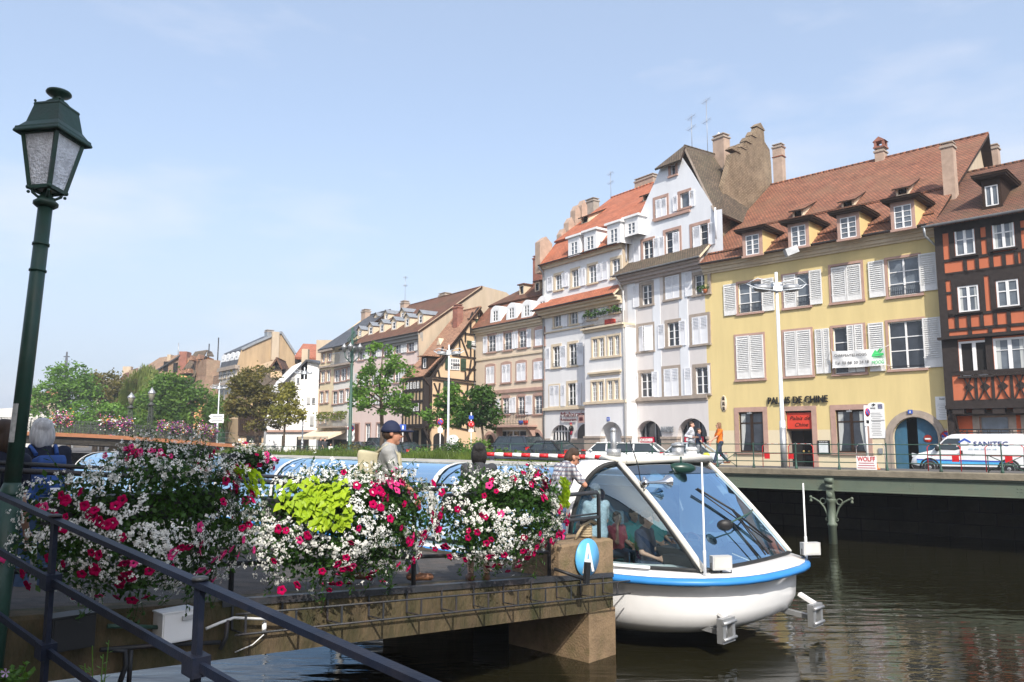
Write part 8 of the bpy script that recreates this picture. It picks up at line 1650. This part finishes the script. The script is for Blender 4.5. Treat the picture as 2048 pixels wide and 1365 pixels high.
b.loft([[ds(x,-.05,-.035),ds(x,-.04,-.035),ds(x,-.04,.022),ds(x,.05,.022),ds(x,.05,.03),ds(x,-.05,.03)]for x in(xs0,LX)],0,sm=False);b.build('edge_angle',[M['rail_iron']],dock)
b=MB();x=xs0+.1
for o_ in((-.3,-.06),(-.3,-.24)):b.tube([ds(xs0,o_[0],o_[1]),ds(LX+.05,o_[0],o_[1])],.011,5)
while x<LX:b.bar(ds(x,-.05,.0),ds(x,-.05,-.24),.02,.01,up=(0,1,0));b.bar(ds(x,-.05,-.24),ds(x,-.3,-.24),.02,.01);b.bar(ds(x,-.3,-.24),ds(x,-.3,-.06),.02,.01,up=(0,1,0));x+=.52
b.build('cable_tray',[M['rail_iron']],dock,uv=False)
def face_box(name,label,q,m,d,latch=False):
 (x0,z1),(x1,_)=FD.loc(q[0],q[2],-d),FD.loc(q[1],q[2],-d);z0=FD.loc((q[0]+q[1])/2,q[3],-d)[1];o=thing(name,label,'box',FD.world((x0+x1)/2,-d/2,z0),FD.rz);w,h_=(x1-x0)/2,z1-z0;b=MB();b.box(-w,w,-d/2,d/2,0,h_);b.box(-w+.012,w-.012,-d/2-.008,-d/2,.012,h_-.012);b.box(-w-.01,w+.01,-d/2-.012,d/2,h_,h_+.012);b.build('case',[M[m]],o)
 if latch:MB().box(w*.1,w*.75,-d/2-.03,-d/2-.01,h_*.72,h_*.86).build('latch',[M['shut_grey']],o)
face_box('electric_box','pale grey electric cabinet fixed below the edge of the landing stage',(326,393,1230,1284),'white_plastic',.22,True);face_box('electric_box','black metal box fixed low at the left end of the landing stage',(106,192,1240,1300),'black',.2)
b=MB();L_=lambda u,v,y=-.12:(FD.loc(u,v,y)[0],y,FD.loc(u,v,y)[1])
b.tube([L_(215,1253),(L_(250,1253)),L_(318,1255)],.018,7,0);b.tube([L_(225,1300),L_(250,1302),L_(252,1330),L_(240,1365)],.022,7,1);b.tube([L_(262,1300),L_(258,1365)],.02,7,1);b.tube([L_(412,1258),L_(440,1246),L_(468,1236),L_(560,1240)],.014,6,2);b.tube([L_(455,1240),L_(452,1275),L_(440,1300)],.022,6,1);b.tube([L_(200,1300),L_(330,1290),L_(440,1285)],.02,6,1);b.build('pipework',[M['green_iron'],M['rail_iron'],M['white_plastic']],dock,uv=False)
b=MB();q=L_(528,1265,-.08);b.tube([q,(q[0],q[1],q[2]+.075)],.022,8);b.sphere((q[0],q[1],q[2]+.08),.022);b.tube([(q[0],q[1],q[2]-.02),L_(505,1290,-.06),L_(470,1305,-.06)],.006,4);b.build('small_lamp',[M['white_plastic']],dock,uv=False)
def stage_rail(label,y,xs_posts,hts,x0,x1,top=1.12,r=.026,dbl=True):
 o=FD.house('stage_railing',label,'railing');b=MB()
 for h_ in hts:b.tube([ds(x0,y,h_),ds(x1,y,h_)],r*.9,8)
 if dbl:b.tube([ds(x0,y+.1,top+.055),ds(x1,y+.1,top+.055)],r*.75,7)
 b.build('rail',[M['rail_iron']],o,uv=False)
 for x in xs_posts:b=MB();b.tube([ds(x,y,0),ds(x,y,top+.02)],r,8);b.tube([ds(x,y,0),ds(x,y,.02)],r*2.2,8);b.build('post',[M['rail_iron']],o,uv=False)
 return o
px_=[FD.loc(u,1180)[0]for u in(472,838)]
stage_rail('dark iron railing along the near edge of the landing stage carrying the flower baskets',.1,[px_[0]-2.0]+px_+[xb0-.08],(1.12,.34),0,xb0-.08)
stage_rail('dark iron railing along the far edge of the landing stage',WD-.25,[1.2,3.2,5.2,6.6],(1.05,.82,.58,.34),0,LX-1.4,1.05,.022,False)
zb=zt;b=MB();y=.12;xr=LX-.12;top=FD.loc(1200,985,y)[1];mid=FD.loc(1200,1034,y)[1];xl=xb0-.08
b.tube([(xl,y,top),(xr-.04,y,top),(xr,y,top-.04),(xr,y,zb)],.03,8);b.tube([(xl,y,mid),(xr,y,mid)],.026,8);b.tube([(xl+.28,y,mid+.03),(xl+.28,y,top)],.026,8);b.tube([(xl+.3,y+.02,mid+.05),(xr,y+.02,mid+.05)],.015,6)
o=FD.house('gate_frame','dark iron rail end standing on the mooring block','railing');b.build('frame',[M['rail_iron']],o,uv=False)
b=MB();x,z=FD.loc(1172,1062,.3);b.tube([(x,.3,zt),(x,.3,z+.02)],.06,10,1)
for i in range(5):b.tube([(x+.075*cos(a),.3+.075*sin(a),zt+.03+i*.035)for a in[j*pi/6 for j in range(13)]],.024,6)
b.tube([(x-.1,.3,zt+.22),(x+.05,.25,zt+.26),(x+.2,.3,zt+.2)],.05,8,1);b.tube([(x+.12,.2,zt+.2),(x-.02,.18,zt+.25),(x-.2,.2,zt+.2),(x-.3,.22,zt+.08),(x-.32,.25,zt+.0)],.022,7)
o=FD.house('mooring_bollard','small bollard on the mooring block wound with pale rope','bollard');b.build('rope_bollard',[mat('hemp rope',(.38,.30,.19),.9,.25,30,.6,80),M['black']],o,uv=False)
b=MB();p0_=Vector((*FD.loc(1108,1138,-.06),0));q0_=Vector((*FD.loc(1172,1160,-.35),0));b.tube([(p0_.x,-.06,p0_.y),(q0_.x,-.35,q0_.y)],.022,8);b.bar((q0_.x,-.35,FD.loc(1172,1168,-.35)[1]),(q0_.x+.04,-.35,FD.loc(1180,1124,-.35)[1]),.09,.05,up=(0,1,0));o=FD.house('swing_arm','black steel arm with an upright flat bar in front of the blue round sign','bracket');b.build('arm',[M['black']],o,uv=False)
RA,RB=at(110,1040,4.9),at(400,1168,3.8);RDv=(RB-RA)
ln=lambda t,off=0:Vector(((RA+RDv*t).x,(RA+RDv*t).y))+Vector((-RDv.y,RDv.x)).normalized()*off*-1
edge=[(ln(5,-.12)),ln(-.55,-.12)];JN=FD.world(0,0,0).to_2d();JF=FD.world(0,WD,0).to_2d();zg=1.47
b=MB();pts=[Vector((12,-9)),edge[0],edge[1],JN+ED*.2,JF+ED*.2,Vector((JF.x-7,JF.y+7)),Vector((-60,60)),Vector((-200,60)),Vector((-200,-60)),Vector((12,-60))]
b.poly([(p.x,p.y,zg)for p in pts]);
for p,q in zip(pts[:7],pts[1:7]):b.poly([(p.x,p.y,zg),(q.x,q.y,zg),(q.x,q.y,-1),(p.x,p.y,-1)])
M['bank']=mat('worn brown paving',(.13,.095,.07),.92,.3,4,.7,50,dirt=(.05,.04,.035),dirt_amt=.5);o=b.build('pavement',[M['bank']]);tag(o,kind='structure')
hr=thing('handrail','dark blue flat iron handrail descending across the foreground','railing',(RA.x,RA.y,zg));off=hr.location
dn=lambda k:Vector((0,0,-k))
b=MB();b.bar(RA-RDv*.62,RA+RDv*3.2,.052,.028);b.build('top_rail',[M['rail_blue']],hr,off=off)
for i,k_ in enumerate((.36,.76)):b=MB();b.bar(RA-RDv*.62+dn(k_),RA+RDv*3.2+dn(k_),.024,.042);b.build('lower_rail',[M['rail_blue']],hr,off=off)
for t in(0,1,2.05):
 p=RA+RDv*t;b=MB();b.bar(p+dn(.02),p+dn(1.3),.028,.05,up=RDv.normalized());b.build('post',[M['rail_blue']],hr,off=off);b=MB();b.lathe([(.04,0),(.04,.012),(.02,.018)],p+V(0,0,.017),8);b.build('bolt',[M['rail_iron']],hr,off=off,uv=False)
 for k_ in(.36,.76):MB().obox(p+dn(k_),RDv.normalized()*.05,RDv.normalized().cross(V(0,0,1))*.045,(0,0,.045)).build('clamp',[M['rail_blue']],hr,off=off)
T0,T1=at(92,404,6.35),at(-14,1290,6.1);ax=(T0-T1).normalized();lp=thing('street_lamp','tall dark green leaning street lamp with a square lantern in the left foreground','street lamp',(T1.x,T1.y,zg));off=lp.location;LH=(T0-T1).length
M['lamp_green']=mat('dark green lamp paint',(.022,.062,.045),.42,.2,3,.15,40,dirt=(.09,.03,.02),dirt_amt=.25,dirt_s=2.5)
b=MB();tm=T1+ax*((at(20,990,6.2)-T1).length);b.tube([T1-ax*.3,tm-ax*.0],.082,16);b.tube([tm-ax*.01,tm+ax*.015,tm+ax*.06,tm+ax*.09],[.084,.084,.07,.06],16);b.tube([tm+ax*.08,T0],[.06,.055],16);b.tube([T0-ax*.38,T0-ax*.36],.064,14);b.tube([T0-ax*.6,T0-ax*.585],.065,14);b.lathe([(.07,-.05),(.095,-.03),(.095,-.01),(.06,.02),(.035,.06),(.03,.1)],T0,16,0,ax);b.build('pole',[M['lamp_green']],lp,off=off,uv=False)
b=MB();q=T0-ax*1.98;b.loft([[q+Vector((.0625*cos(a),.0625*sin(a),0))+ax*z for a in[-2.2+i*.12 for i in range(8)]]for z in(0,.3)],0,closed=False,cap=False);b.build('torn_sticker',[mat('torn paper sticker',(.5,.5,.47),.8,.4,14,dirt=(.03,.06,.045),dirt_amt=1,dirt_s=7)],lp,off=off,uv=False)
zx=ax;xx=(Matrix.Rotation(R(-9),4,ax)@(Vector((1,0,0))-ax*ax.x)).normalized();yy=zx.cross(xx);xx*=.72;yy*=.72;LQ=lambda x,y,z:T0+xx*x+yy*y+zx*z
def sq(w,z):return[LQ(-w,-w,z),LQ(w,-w,z),LQ(w,w,z),LQ(-w,w,z)]
lan=b=MB();zb_,zt_=.1,.56;wb_,wt_=.125,.215
for w0,z0,w1,z1,r_ in((wb_,zb_,wt_,zt_,.016),):
 P_,Q_=sq(w0,z0),sq(w1,z1)
 for i in range(4):b.bar(P_[i],Q_[i],.03,.03);b.bar(P_[i],P_[(i+1)%4],.03,.03);b.bar(Q_[i],Q_[(i+1)%4],.035,.035)
b.loft([sq(.285,.55),sq(.29,.56),sq(.285,.575),sq(.205,.66),sq(.165,.82),sq(.17,.83),sq(.165,.845)],0,sm=False);b.loft([sq(.285,.55),sq(.275,.6)],0,sm=False)
b.lathe([(.12,.84),(.08,.885),(.045,.91),(.045,.935),(.085,.955),(.1,.97),(.095,.985),(.04,.985)],T0,20,0,ax)
for s in(-.16,.16):b.sphere(LQ(s,-.16,.86),.012,0,6,4)
b.build('lantern_frame',[M['lamp_green']],lp,off=off,uv=False)
b=MB()
for i in range(4):
 P_,Q_=sq(wb_-.004,zb_),sq(wt_-.004,zt_);j=(i+1)%4;b.poly([P_[i],P_[j],Q_[j],Q_[i]])
b.poly(sq(wb_-.01,zb_+.002));gm=mat('hammered lantern glass',(.84,.87,.92),.25,.3,6,1.0,42,spec=.6);b.build('lantern_glass',[gm],lp,off=off,uv=False)
b=MB()
for sx,sy in((-1,-1),(1,-1),(1,1),(-1,1)):b.tube([LQ(0,0,.05),LQ(sx*.06,sy*.06,.03),LQ(sx*.1,sy*.1,.06),LQ(sx*.12,sy*.12,.13)],.013,6);b.sphere(LQ(sx*.135,sy*.135,.1),.02,0,7,5);b.sphere(LQ(sx*.13,sy*.13,.06),.014,0,7,5);b.tube([LQ(sx*.03,sy*.03,.05),LQ(sx*.08,sy*.08,.09),LQ(sx*.125,sy*.125,.17)],.01,5)
b.build('lantern_bracket',[M['lamp_green']],lp,off=off,uv=False)
sh_=thing('added_shade_house','tall plain house added unseen behind the camera to shade the left foreground','house',(-12,-10,zg));b=MB();b.box(-22,11.85,-6,5,0,17);b.prism([(-6.4,17),(5.4,17),(0,20)],lambda a,c,d:Vector((d,a,c)),-22.2,12.0,1);b.build('wall',[M['beige'],M['tile_brown']],sh_)  # out of view, added only to throw shade over the left foreground
for i in range(8):
 for j in range(4):MB().box(-20+i*4,-18.7+i*4,4.99,5.03,2+j*3.7,4+j*3.7).build('window',[M['pane_grey']],sh_)
def check_mat():
 m=mat('checked shirt',(.55,.56,.58),.85,.08,20);n,l=nodes(m);b=n['Principled BSDF'];src=b.inputs['Base Color'].links[0].from_socket;tc=n.new('ShaderNodeTexCoord');sp=n.new('ShaderNodeSeparateXYZ');l.new(tc.outputs['Object'],sp.inputs[0]);out=src
 for ax_,per,wd_,c_ in((0,.062,.45,(.03,.04,.09,1)),(2,.062,.45,(.03,.04,.09,1)),(1,.062,.45,(.03,.04,.09,1)),(2,.062,.12,(.3,.12,.06,1))):
  d_=n.new('ShaderNodeMath');d_.operation='DIVIDE';d_.inputs[1].default_value=per;l.new(sp.outputs[ax_],d_.inputs[0]);f_=n.new('ShaderNodeMath');f_.operation='FRACT';l.new(d_.outputs[0],f_.inputs[0]);g_=n.new('ShaderNodeMath');g_.operation='LESS_THAN';g_.inputs[1].default_value=wd_;l.new(f_.outputs[0],g_.inputs[0]);h_=n.new('ShaderNodeMath');h_.operation='MULTIPLY';h_.inputs[1].default_value=.55;l.new(g_.outputs[0],h_.inputs[0]);mx=n.new('ShaderNodeMixRGB');mx.inputs[2].default_value=c_;l.new(h_.outputs[0],mx.inputs[0]);l.new(out,mx.inputs[1]);out=mx.outputs[0]
 l.new(out,b.inputs['Base Color']);return m
M['checks']=check_mat();M['grey_tee']=mat('heather grey t shirt',(.30,.30,.29),.9,.12,40);M['navy_tee']=mat('navy t shirt',(.012,.016,.032),.9,.15,10);M['blue_pack']=mat('blue rucksack nylon',(.02,.07,.25),.7,.2,6);M['beige_pack']=mat('beige rucksack canvas',(.40,.36,.24),.9,.2,5);M['navy_cap']=mat('navy cap',(.012,.018,.05),.8,.15,12)
def pack(m,w,h_,d,z,name='backpack'):
 def f(o,P,k,K):
  c=P['chest'];b=MB();
  b.obox(K(c+V(0,-.16-d*.6,z+h_*.45)),V(w*.5*k,0,0),V(0,d*1.1*k,-.02),V(0,.01,.04)*k);capsule(b,K(c+V(-w*.45,-.16-d*.5,z-h_*.35)),K(c+V(w*.45,-.16-d*.5,z-h_*.35)),d*k,d*k);b.obox(K(c+V(0,-.17-d*.5,z)),V(w*.52*k,0,0),V(0,d*1.05*k,0),V(0,0,h_*.5*k));capsule(b,K(c+V(0,-.2-d*1.3,z-h_*.25)),K(c+V(0,-.2-d*1.3,z-h_*.05)),d*.7*k,d*.6*k)
  bp_=fuse(b,name,[M[m]],o,.016,5);b=MB()
  for s in(-1,1):b.tube([K(c+V(s*.09,-.13,.12)),K(c+V(s*.11,-.02,.2)),K(c+V(s*.125,.11,.1)),K(c+V(s*.13,.13,-.05)),K(c+V(s*.15,.02,-.2)),K(c+V(s*.13,-.14,-.22))],.02*k,6)
  b.build('strap',[M[m]],bp_,uv=False)
  if name=='backpack' and m=='blue_pack':b=MB();b.obox(K(c+V(.02,-.2-d*2.02,z-h_*.2)),(.05,0,0),(0,.002,.003),(0,.003,.012));b.build('logo_patch',[M['white_plastic']],bp_)
 return f
def dockpt(u,Y):x=ray(u,900).x*Y;lx=(Vector((x,Y))-FD.p).dot(FD.dx);return Vector((x,Y,max(1.1,min(1.62,dz(lx)))))
GH=[((0,-.025,.055),(.095,.11,.09)),((-.06,-.05,-.03),(.05,.07,.11)),((.06,-.05,-.03),(.05,.07,.11)),((0,-.08,-.05),(.085,.05,.12)),((0,.04,.09),(.07,.05,.04))]
e0=dockpt(84,8.0);e0.z=1.5
person('grey haired man in navy with a blue backpack seen from behind by the lamp post',e0,hd_yaw(-.75,.66),1.82,dict(hd=V(.25,1,.02),elr=V(.27,.02,1.12),wrr=V(.2,.2,.95)),'navy_tee','short','denim',hair=GH,hairm=HG,vox=.014,shoes='shoe_white',extra=pack('blue_pack',.24,.4,.085,-.12),glasses=True,skin='skin_tan')
def cap(o,P,k,K):
 hd=P['head'];f=P['hd'].normalized();sd=f.cross(V(0,0,1)).normalized();up=sd.cross(f);b=MB();rings=[]
 for i in range(7):a=i*pi/12.5;rings.append([K(hd-f*.012+up*(.012+.135*sin(a))+(f*cos(t)*.112+sd*sin(t)*.094)*cos(a))for t in[j*pi/10 for j in range(20)]])
 b.loft(rings,0);c_=b.build('cap',[M['navy_cap']],o,uv=False);b=MB();b.sphere(K(hd+f*.15+up*.028),(.078*k,.1*k,.013*k),0,14,6);b.build('peak',[M['navy_cap']],c_,uv=False)
 pack('beige_pack',.26,.42,.1,-.09)(o,P,k,K)
cm=dockpt(778,9.5);person('man in a navy cap and grey t shirt walking right with a beige rucksack',cm,hd_yaw(1,.1),1.9,dict(WALK,hd=V(-.05,1,-.03)),'grey_tee','short','grey_trousers',hair=[((0,-.03,-.0),(.082,.085,.075))],hairm=HB,vox=.013,extra=cap,skin='skin_tan')
wm=dockpt(958,10.3);person('woman with a black bob and dark top standing with her back turned',wm,hd_yaw(-.1,1),1.74,None,'dark_top','short','denim',shorts=True,hair=BOB,hairm=HK,vox=.014,fem=True,skin='skin_pale',shoes='shoe_brown')
ch=dockpt(1112,12.0);ch.z=1.2;hp=at(1163,960,12.35)
rz_=hd_yaw(.9,.35);inv=(Matrix.Translation(ch)@Matrix.Rotation(rz_,4,'Z')).inverted();hl=inv@hp;kk_=1.75/1.86;hl*=kk_
person('man in a checked shirt leaning forward with one hand on the boat arch',ch,rz_,1.86,dict(head=V(0,.26,1.53),neck=V(0,.16,1.43),chest=V(0,.1,1.26),shl=V(-.19,.13,1.39),shr=V(.19,.15,1.38),hd=V(.1,1,-.45),elr=V(.26,.32,1.16),wrr=hl+V(0,-.08,.02),fdr=V(0,.8,-.35),curlr=.7,ell=V(-.25,.1,1.1),wrl=V(-.24,.2,.86)),'checks','short','denim',hair=SHORT+[((0,-.08,-.04),(.07,.04,.06))],hairm=HB,vox=.013,glasses=True,skin='skin_tan')
lpn=at(-26,1270,6.6);lpn.z=zg;person('person with dark brown hair and dark t shirt cut off by the left edge',lpn,hd_yaw(.2,1),1.8,dict(anl=V(-.1,.1,.085),anr=V(.16,-.1,.085),tfr=V(.8,1,0)),'navy_tee','short','denim_dark',hair=BOB,hairm=HB,vox=.015,shoes='shoe_brown')
# hanging flower baskets
M['fl_leaf']=leaf_mat('basket foliage',(.016,.045,.01),(.05,.12,.02),(.09,.17,.03),s=6);M['fl_lime']=leaf_mat('lime sweet potato leaves',(.24,.38,.015),(.42,.55,.03),s=6,trans=.3)
pet=MB();n_=25
ring=lambda r0,z,amp:[Vector((cos(2*pi*i/n_)*r0*(1-amp*abs(sin(2.5*2*pi*i/n_+0))**3),sin(2*pi*i/n_)*r0*(1-amp*abs(sin(2.5*2*pi*i/n_))**3),z+.05*r0*sin(5*2*pi*i/n_)))for i in range(n_)]
pet.loft([ring(.006,-.03,0),ring(.012,-.008,0)],1,True,False);pet.loft([ring(.012,-.008,0),ring(.03,.003,.08),ring(.046,-.002,.22)],0,True,False)
M['magenta']=mat('magenta petunia',(.33,.001,.055),.7,.35,30,spec=.04);M['magenta_eye']=mat('petunia throat',(.10,.003,.04),.6);M['hot_pink']=mat('pink geranium',(.58,.04,.18),.7,.3,30,spec=.04);M['alyssum']=mat('white alyssum',(.78,.78,.73),.7,.12,8)
PET=None
def basket(label,c,ex,rx,ry,rz,zones,npet,seed,stem=30,white=1.0):
 global PET
 r=random.Random(seed);c=Vector(c);ex=Vector((ex.x,ex.y,0));ey=Vector((-ex.y,ex.x,0));o=thing('flower_basket',label,'flower basket',c-V(0,0,rz),0,'flower baskets on the landing stage railing');off=o.location
 def surf(a,b_,dep=1.0):
  q=max(0,1-a*a-b_*b_)**.5;return ex*a*rx*dep-ey*q*ry*dep+V(0,0,b_*rz*dep)
 def rp_():
  while True:
   a,b_=r.uniform(-1,1),r.uniform(-1,1)
   if a*a+b_*b_<1:return a,b_
 wob=lambda a,b_:1+.16*noise.noise(Vector((a*2.2+seed,b_*2.2,seed*.3)))+.08*noise.noise(Vector((a*6,b_*6,seed)))
 def zone(a,b_):
  best=None
  for t,za,zb,zr_,zs in zones:
   d=sqrt((a-za)**2+(b_-zb)**2*zs)/zr_+.35*noise.noise(Vector((a*5+za,b_*5,seed)))
   if d<1 and(best is None or d<best[0]):best=(d,t)
  return best[1]if best else 'w'
 MB().obox(c+V(0,0,rz*.25),ex*rx*.7,ey*.14,V(0,0,.11)).build('planter',[M['rail_iron']],o,off=off)
 fo,wh,li=MB(),MB(),MB();back=-1
 for i in range(int(5200*rx*rz/.5)):
  a,b_=rp_();dep=r.uniform(.62,1.0);p=c+surf(a,b_,dep)*wob(a,b_)
  if r.random()<.25:p=c+(surf(a,b_,dep)-2*ey*surf(a,b_,dep).dot(ey)*-1 if 0 else V(0,0,0)+ex*a*rx*dep+ey*ry*dep*r.random()+V(0,0,b_*rz*dep))
  k=r.uniform(.035,.075);d=Vector((r.gauss(0,1),r.gauss(0,1)-.3,r.gauss(0,1))).normalized();e=d.cross(Vector((r.gauss(0,1),r.gauss(0,1),r.gauss(0,1)))).normalized();fo.poly([p-d*k*.5,p+e*k*.28,p+d*k*.5,p-e*k*.28])
 def floret(p,s,nn):
  t1=nn.cross(Vector((r.gauss(0,1),r.gauss(0,1),r.gauss(0,1)))).normalized();t2=nn.cross(t1)
  for q1,q2 in((t1,t2),(t2,-t1),(-t1,-t2),(-t2,t1)):wh.poly([p,p+(q1*.8+q2*.45)*s,p+q1*1.15*s+nn*s*.15,p+(q1*.8-q2*.45)*s])
 for i in range(int(900*white*rx*rz/.5)):
  a,b_=rp_();z=zone(a,b_)
  if z in('l','g')or(z=='m' and r.random()<.5):continue
  if noise.noise(Vector((a*3.3+9,b_*3.3,seed*1.7)))<-.18:continue
  base=c+surf(a,b_,r.uniform(.96,1.06))*wob(a,b_);nn=(surf(a,b_)+V(0,0,.12)).normalized()
  if z=='a' or r.random()<.55:
   for j in range(r.randint(7,12)):d=Vector((r.gauss(0,1),r.gauss(0,1),r.gauss(0,1))).normalized();floret(base+d*.02,r.uniform(.0065,.0095),(nn+d*.6).normalized())
  else:
   for j in range(r.randint(1,3)):floret(base+Vector((r.gauss(0,.03),r.gauss(0,.03),r.gauss(0,.03))),r.uniform(.014,.02),(nn+Vector((r.gauss(0,.4),r.gauss(0,.4),r.gauss(0,.4)))).normalized())
 for t,za,zb,zr_,zs in zones:
  if t=='l':
   for i in range(int(900*zr_*rx)):
    a,b_=za+r.uniform(-1,1)*zr_,zb+r.uniform(-1,1)*zr_/sqrt(zs)
    if a*a+b_*b_>1 or zone(a,b_)!='l':continue
    p=c+surf(a,b_,r.uniform(1.0,1.1))*wob(a,b_)+V(0,0,r.uniform(-.02,.03));nn=(surf(a,b_).normalized()+V(r.gauss(0,.3),r.gauss(0,.3),.5+r.gauss(0,.2))).normalized();d=(V(r.gauss(0,.5),r.gauss(0,.5),-1)-nn*(-nn.z)).normalized();d=(d-nn*d.dot(nn)).normalized();e=nn.cross(d);k=r.uniform(.055,.09)
    li.poly([p-d*k*.35-nn*.004,p-d*k*.5+e*k*.28,p-d*k*.15+e*k*.52+nn*.006,p+d*k*.35+e*k*.22,p+d*k*.62-nn*.01,p+d*k*.35-e*k*.22,p-d*k*.15-e*k*.52+nn*.006,p-d*k*.5-e*k*.28])
 for i in range(stem):
  a=r.uniform(-.9,.9);up=i%4!=0;p=c+surf(a*.8,.55 if up else-.75,.9);h_=r.uniform(.12,.34)if up else-r.uniform(.1,.42);pts_=[p,p+V(r.gauss(0,.04),r.gauss(0,.04),h_*.6),p+V(r.gauss(0,.09),r.gauss(0,.07),h_)];fo.tube(pts_,.003,3)
  for j in range(12 if up else 22):
   q=pts_[0].lerp(pts_[2],r.uniform(.3,1)if up else r.random())+Vector((r.gauss(0,.022),r.gauss(0,.022),r.gauss(0,.02)))
   if up and j<7:floret(q+V(0,0,.0),r.uniform(.012,.022),Vector((r.gauss(0,1),r.gauss(0,1)-.8,r.gauss(0,1))).normalized())
   else:d=Vector((r.gauss(0,1),r.gauss(0,1),r.gauss(0,1))).normalized()*.03;e=d.cross(V(.3,.5,.8)).normalized()*.012;fo.poly([q-d,q+e,q+d,q-e])
 fo.build('foliage',[M['fl_leaf']],o,off=off,uv=False);w_=wh.build('white_blossom',[M['alyssum']],o,off=off,uv=False);tag(w_,kind='stuff')
 if li.v:li.build('lime_leaves',[M['fl_lime']],o,off=off,uv=False)
 n_done=0;tries=0;mz=[z for z in zones if z[0]in 'mp']
 while n_done<npet and tries<4000:
  tries+=1
  if r.random()<.7:t,za,zb,zr_,zs=r.choice(mz);a,b_=za+r.gauss(0,.5)*zr_,zb+r.gauss(0,.5)*zr_/sqrt(zs)
  else:a,b_=rp_();t='m' if r.random()<.88 else 'p'
  if a*a+b_*b_>.99 or zone(a,b_)=='l':continue
  p=c+surf(a,b_,1.07)*wob(a,b_);nn=(surf(a,b_).normalized()+Vector((r.gauss(0,.35),r.gauss(0,.35)-.3,r.gauss(0,.3)))).normalized()
  if PET is None:PET=pet.build('petunia',[M['magenta'],M['magenta_eye']],o,uv=False);q=PET;PET2=PET.data.copy();PET2.materials[0]=M['hot_pink'];globals()['PET2']=PET2
  else:q=PET.copy();COL.objects.link(q);q.parent=o
  q.data=PET.data if t=='m' else globals()['PET2'];q.location=p-off;q.rotation_euler=nn.to_track_quat('Z','Y').to_euler();q.scale=(r.uniform(.75,1.15),)*3;n_done+=1
  q.name='petunia'
 return o
def bk(u,v,y=-.12):x,z=FD.loc(u,v,y);return FD.world(x,y,z)
ex_=Vector((FD.dx.x,FD.dx.y,0))
c=bk(288,1050);s_=c.y/FPX
basket('leftmost and largest flower basket, mostly white blossom with scattered magenta petunias',c,ex_,1.12,.4,.62,[('a',.8,-.1,.5,1),('a',-.5,.3,.5,1),('m',-.75,-.55,.35,1),('m',-.3,-.5,.3,1),('p',.35,-.45,.35,1),('m',-.55,.25,.25,1),('l',.75,.55,.2,1),('g',.12,.35,.3,.6),('m',.65,.5,.15,1)],85,3,50)
c=bk(683,1042);basket('middle flower basket with a large lime green leaf clump and magenta petunias below',c,ex_,1.2,.42,.64,[('l',-.42,.3,.27,.5),('a',-.75,-.25,.45,.6),('a',-.15,-.35,.3,1),('m',.7,-.55,.45,.7),('m',-.2,-.8,.4,1.5),('m',.25,.45,.3,1),('p',.35,.6,.2,1)],98,5,50)
c=bk(998,1026);basket('right flower basket near the mooring block, white blossom dotted with magenta',c,ex_,1.2,.42,.64,[('a',-.5,.3,.4,1),('m',.75,-.5,.4,1),('m',.1,-.75,.35,1.5),('m',-.7,-.4,.3,1),('l',.92,.3,.22,.5),('m',.35,.65,.3,1),('g',.15,.15,.2,1)],84,8,44)
cb=FD.world(FD.loc(492,930,WD-.1)[0],WD-.1,FD.loc(492,930,WD-.1)[1]);basket('small back flower basket on the far railing between the two big ones',cb,ex_,.5,.3,.3,[('m',0,0,.6,1),('p',.4,.3,.4,1)],22,11,14)
cb=FD.world(FD.loc(330,925,WD-.1)[0],WD-.1,FD.loc(330,925,WD-.1)[1]);basket('wide back flower basket on the far railing behind the largest one',cb,ex_,.9,.3,.32,[('m',.6,0,.6,1),('p',-.4,.3,.4,1)],26,12,30)
for i,(u,v,Y)in enumerate(((188,1290,5.0),(12,1330,5.3))):
 p=at(u,v+60,Y);p.z=1.05 if i==0 else zg;o=thing('weed',['tall thin weed growing through the handrail by the black box','low leafy weed with a pale flower at the bottom left corner'][i],'plant',p);b=MB()
 for _ in range(5 if i==0 else 9):
  h_=rnd.uniform(.5,.85)if i==0 else .15;tp=V(rnd.gauss(0,.08),rnd.gauss(0,.08),h_);b.tube([(0,0,0),tp*.5+V(.02,0,0),tp],.004,3)
  for _ in range(26):q=tp*rnd.uniform(.1,1);d=V(rnd.gauss(0,1),rnd.gauss(0,1),.5).normalized()*.045;e=d.cross(V(0,0,1)).normalized()*.006*(1 if i==0 else 3);b.poly([q,q+d*.5+e,q+d,q+d*.5-e])
 b.build('stem',[M['leaf_bright']],o,uv=False);b=MB();q=V(.02,-.05,.16 if i else .4)
 for a in range(5):b.poly([q,q+V(.03*cos(a*1.257),-.01,.03*sin(a*1.257)),q+V(.03*cos(a*1.257+.6),-.01,.03*sin(a*1.257+.6))])
 b.build('flower',[mat('pale violet petal',(.55,.42,.65),.6)],o,uv=False)
hz=MB().box(-900,900,-300,1400,-2.0,42).build('haze',[],uv=False);tag(hz,kind='stuff')
m=bpy.data.materials.new('haze air');m.use_nodes=True;n,l=nodes(m);n.remove(n['Principled BSDF']);vv=n.new('ShaderNodeVolumePrincipled');vv.inputs['Density'].default_value=.0007;vv.inputs['Color'].default_value=(.9,.94,1,1);vv.inputs['Anisotropy'].default_value=.2
l.new(vv.outputs[0],n['Material Output'].inputs['Volume']);hz.data.materials.append(m)
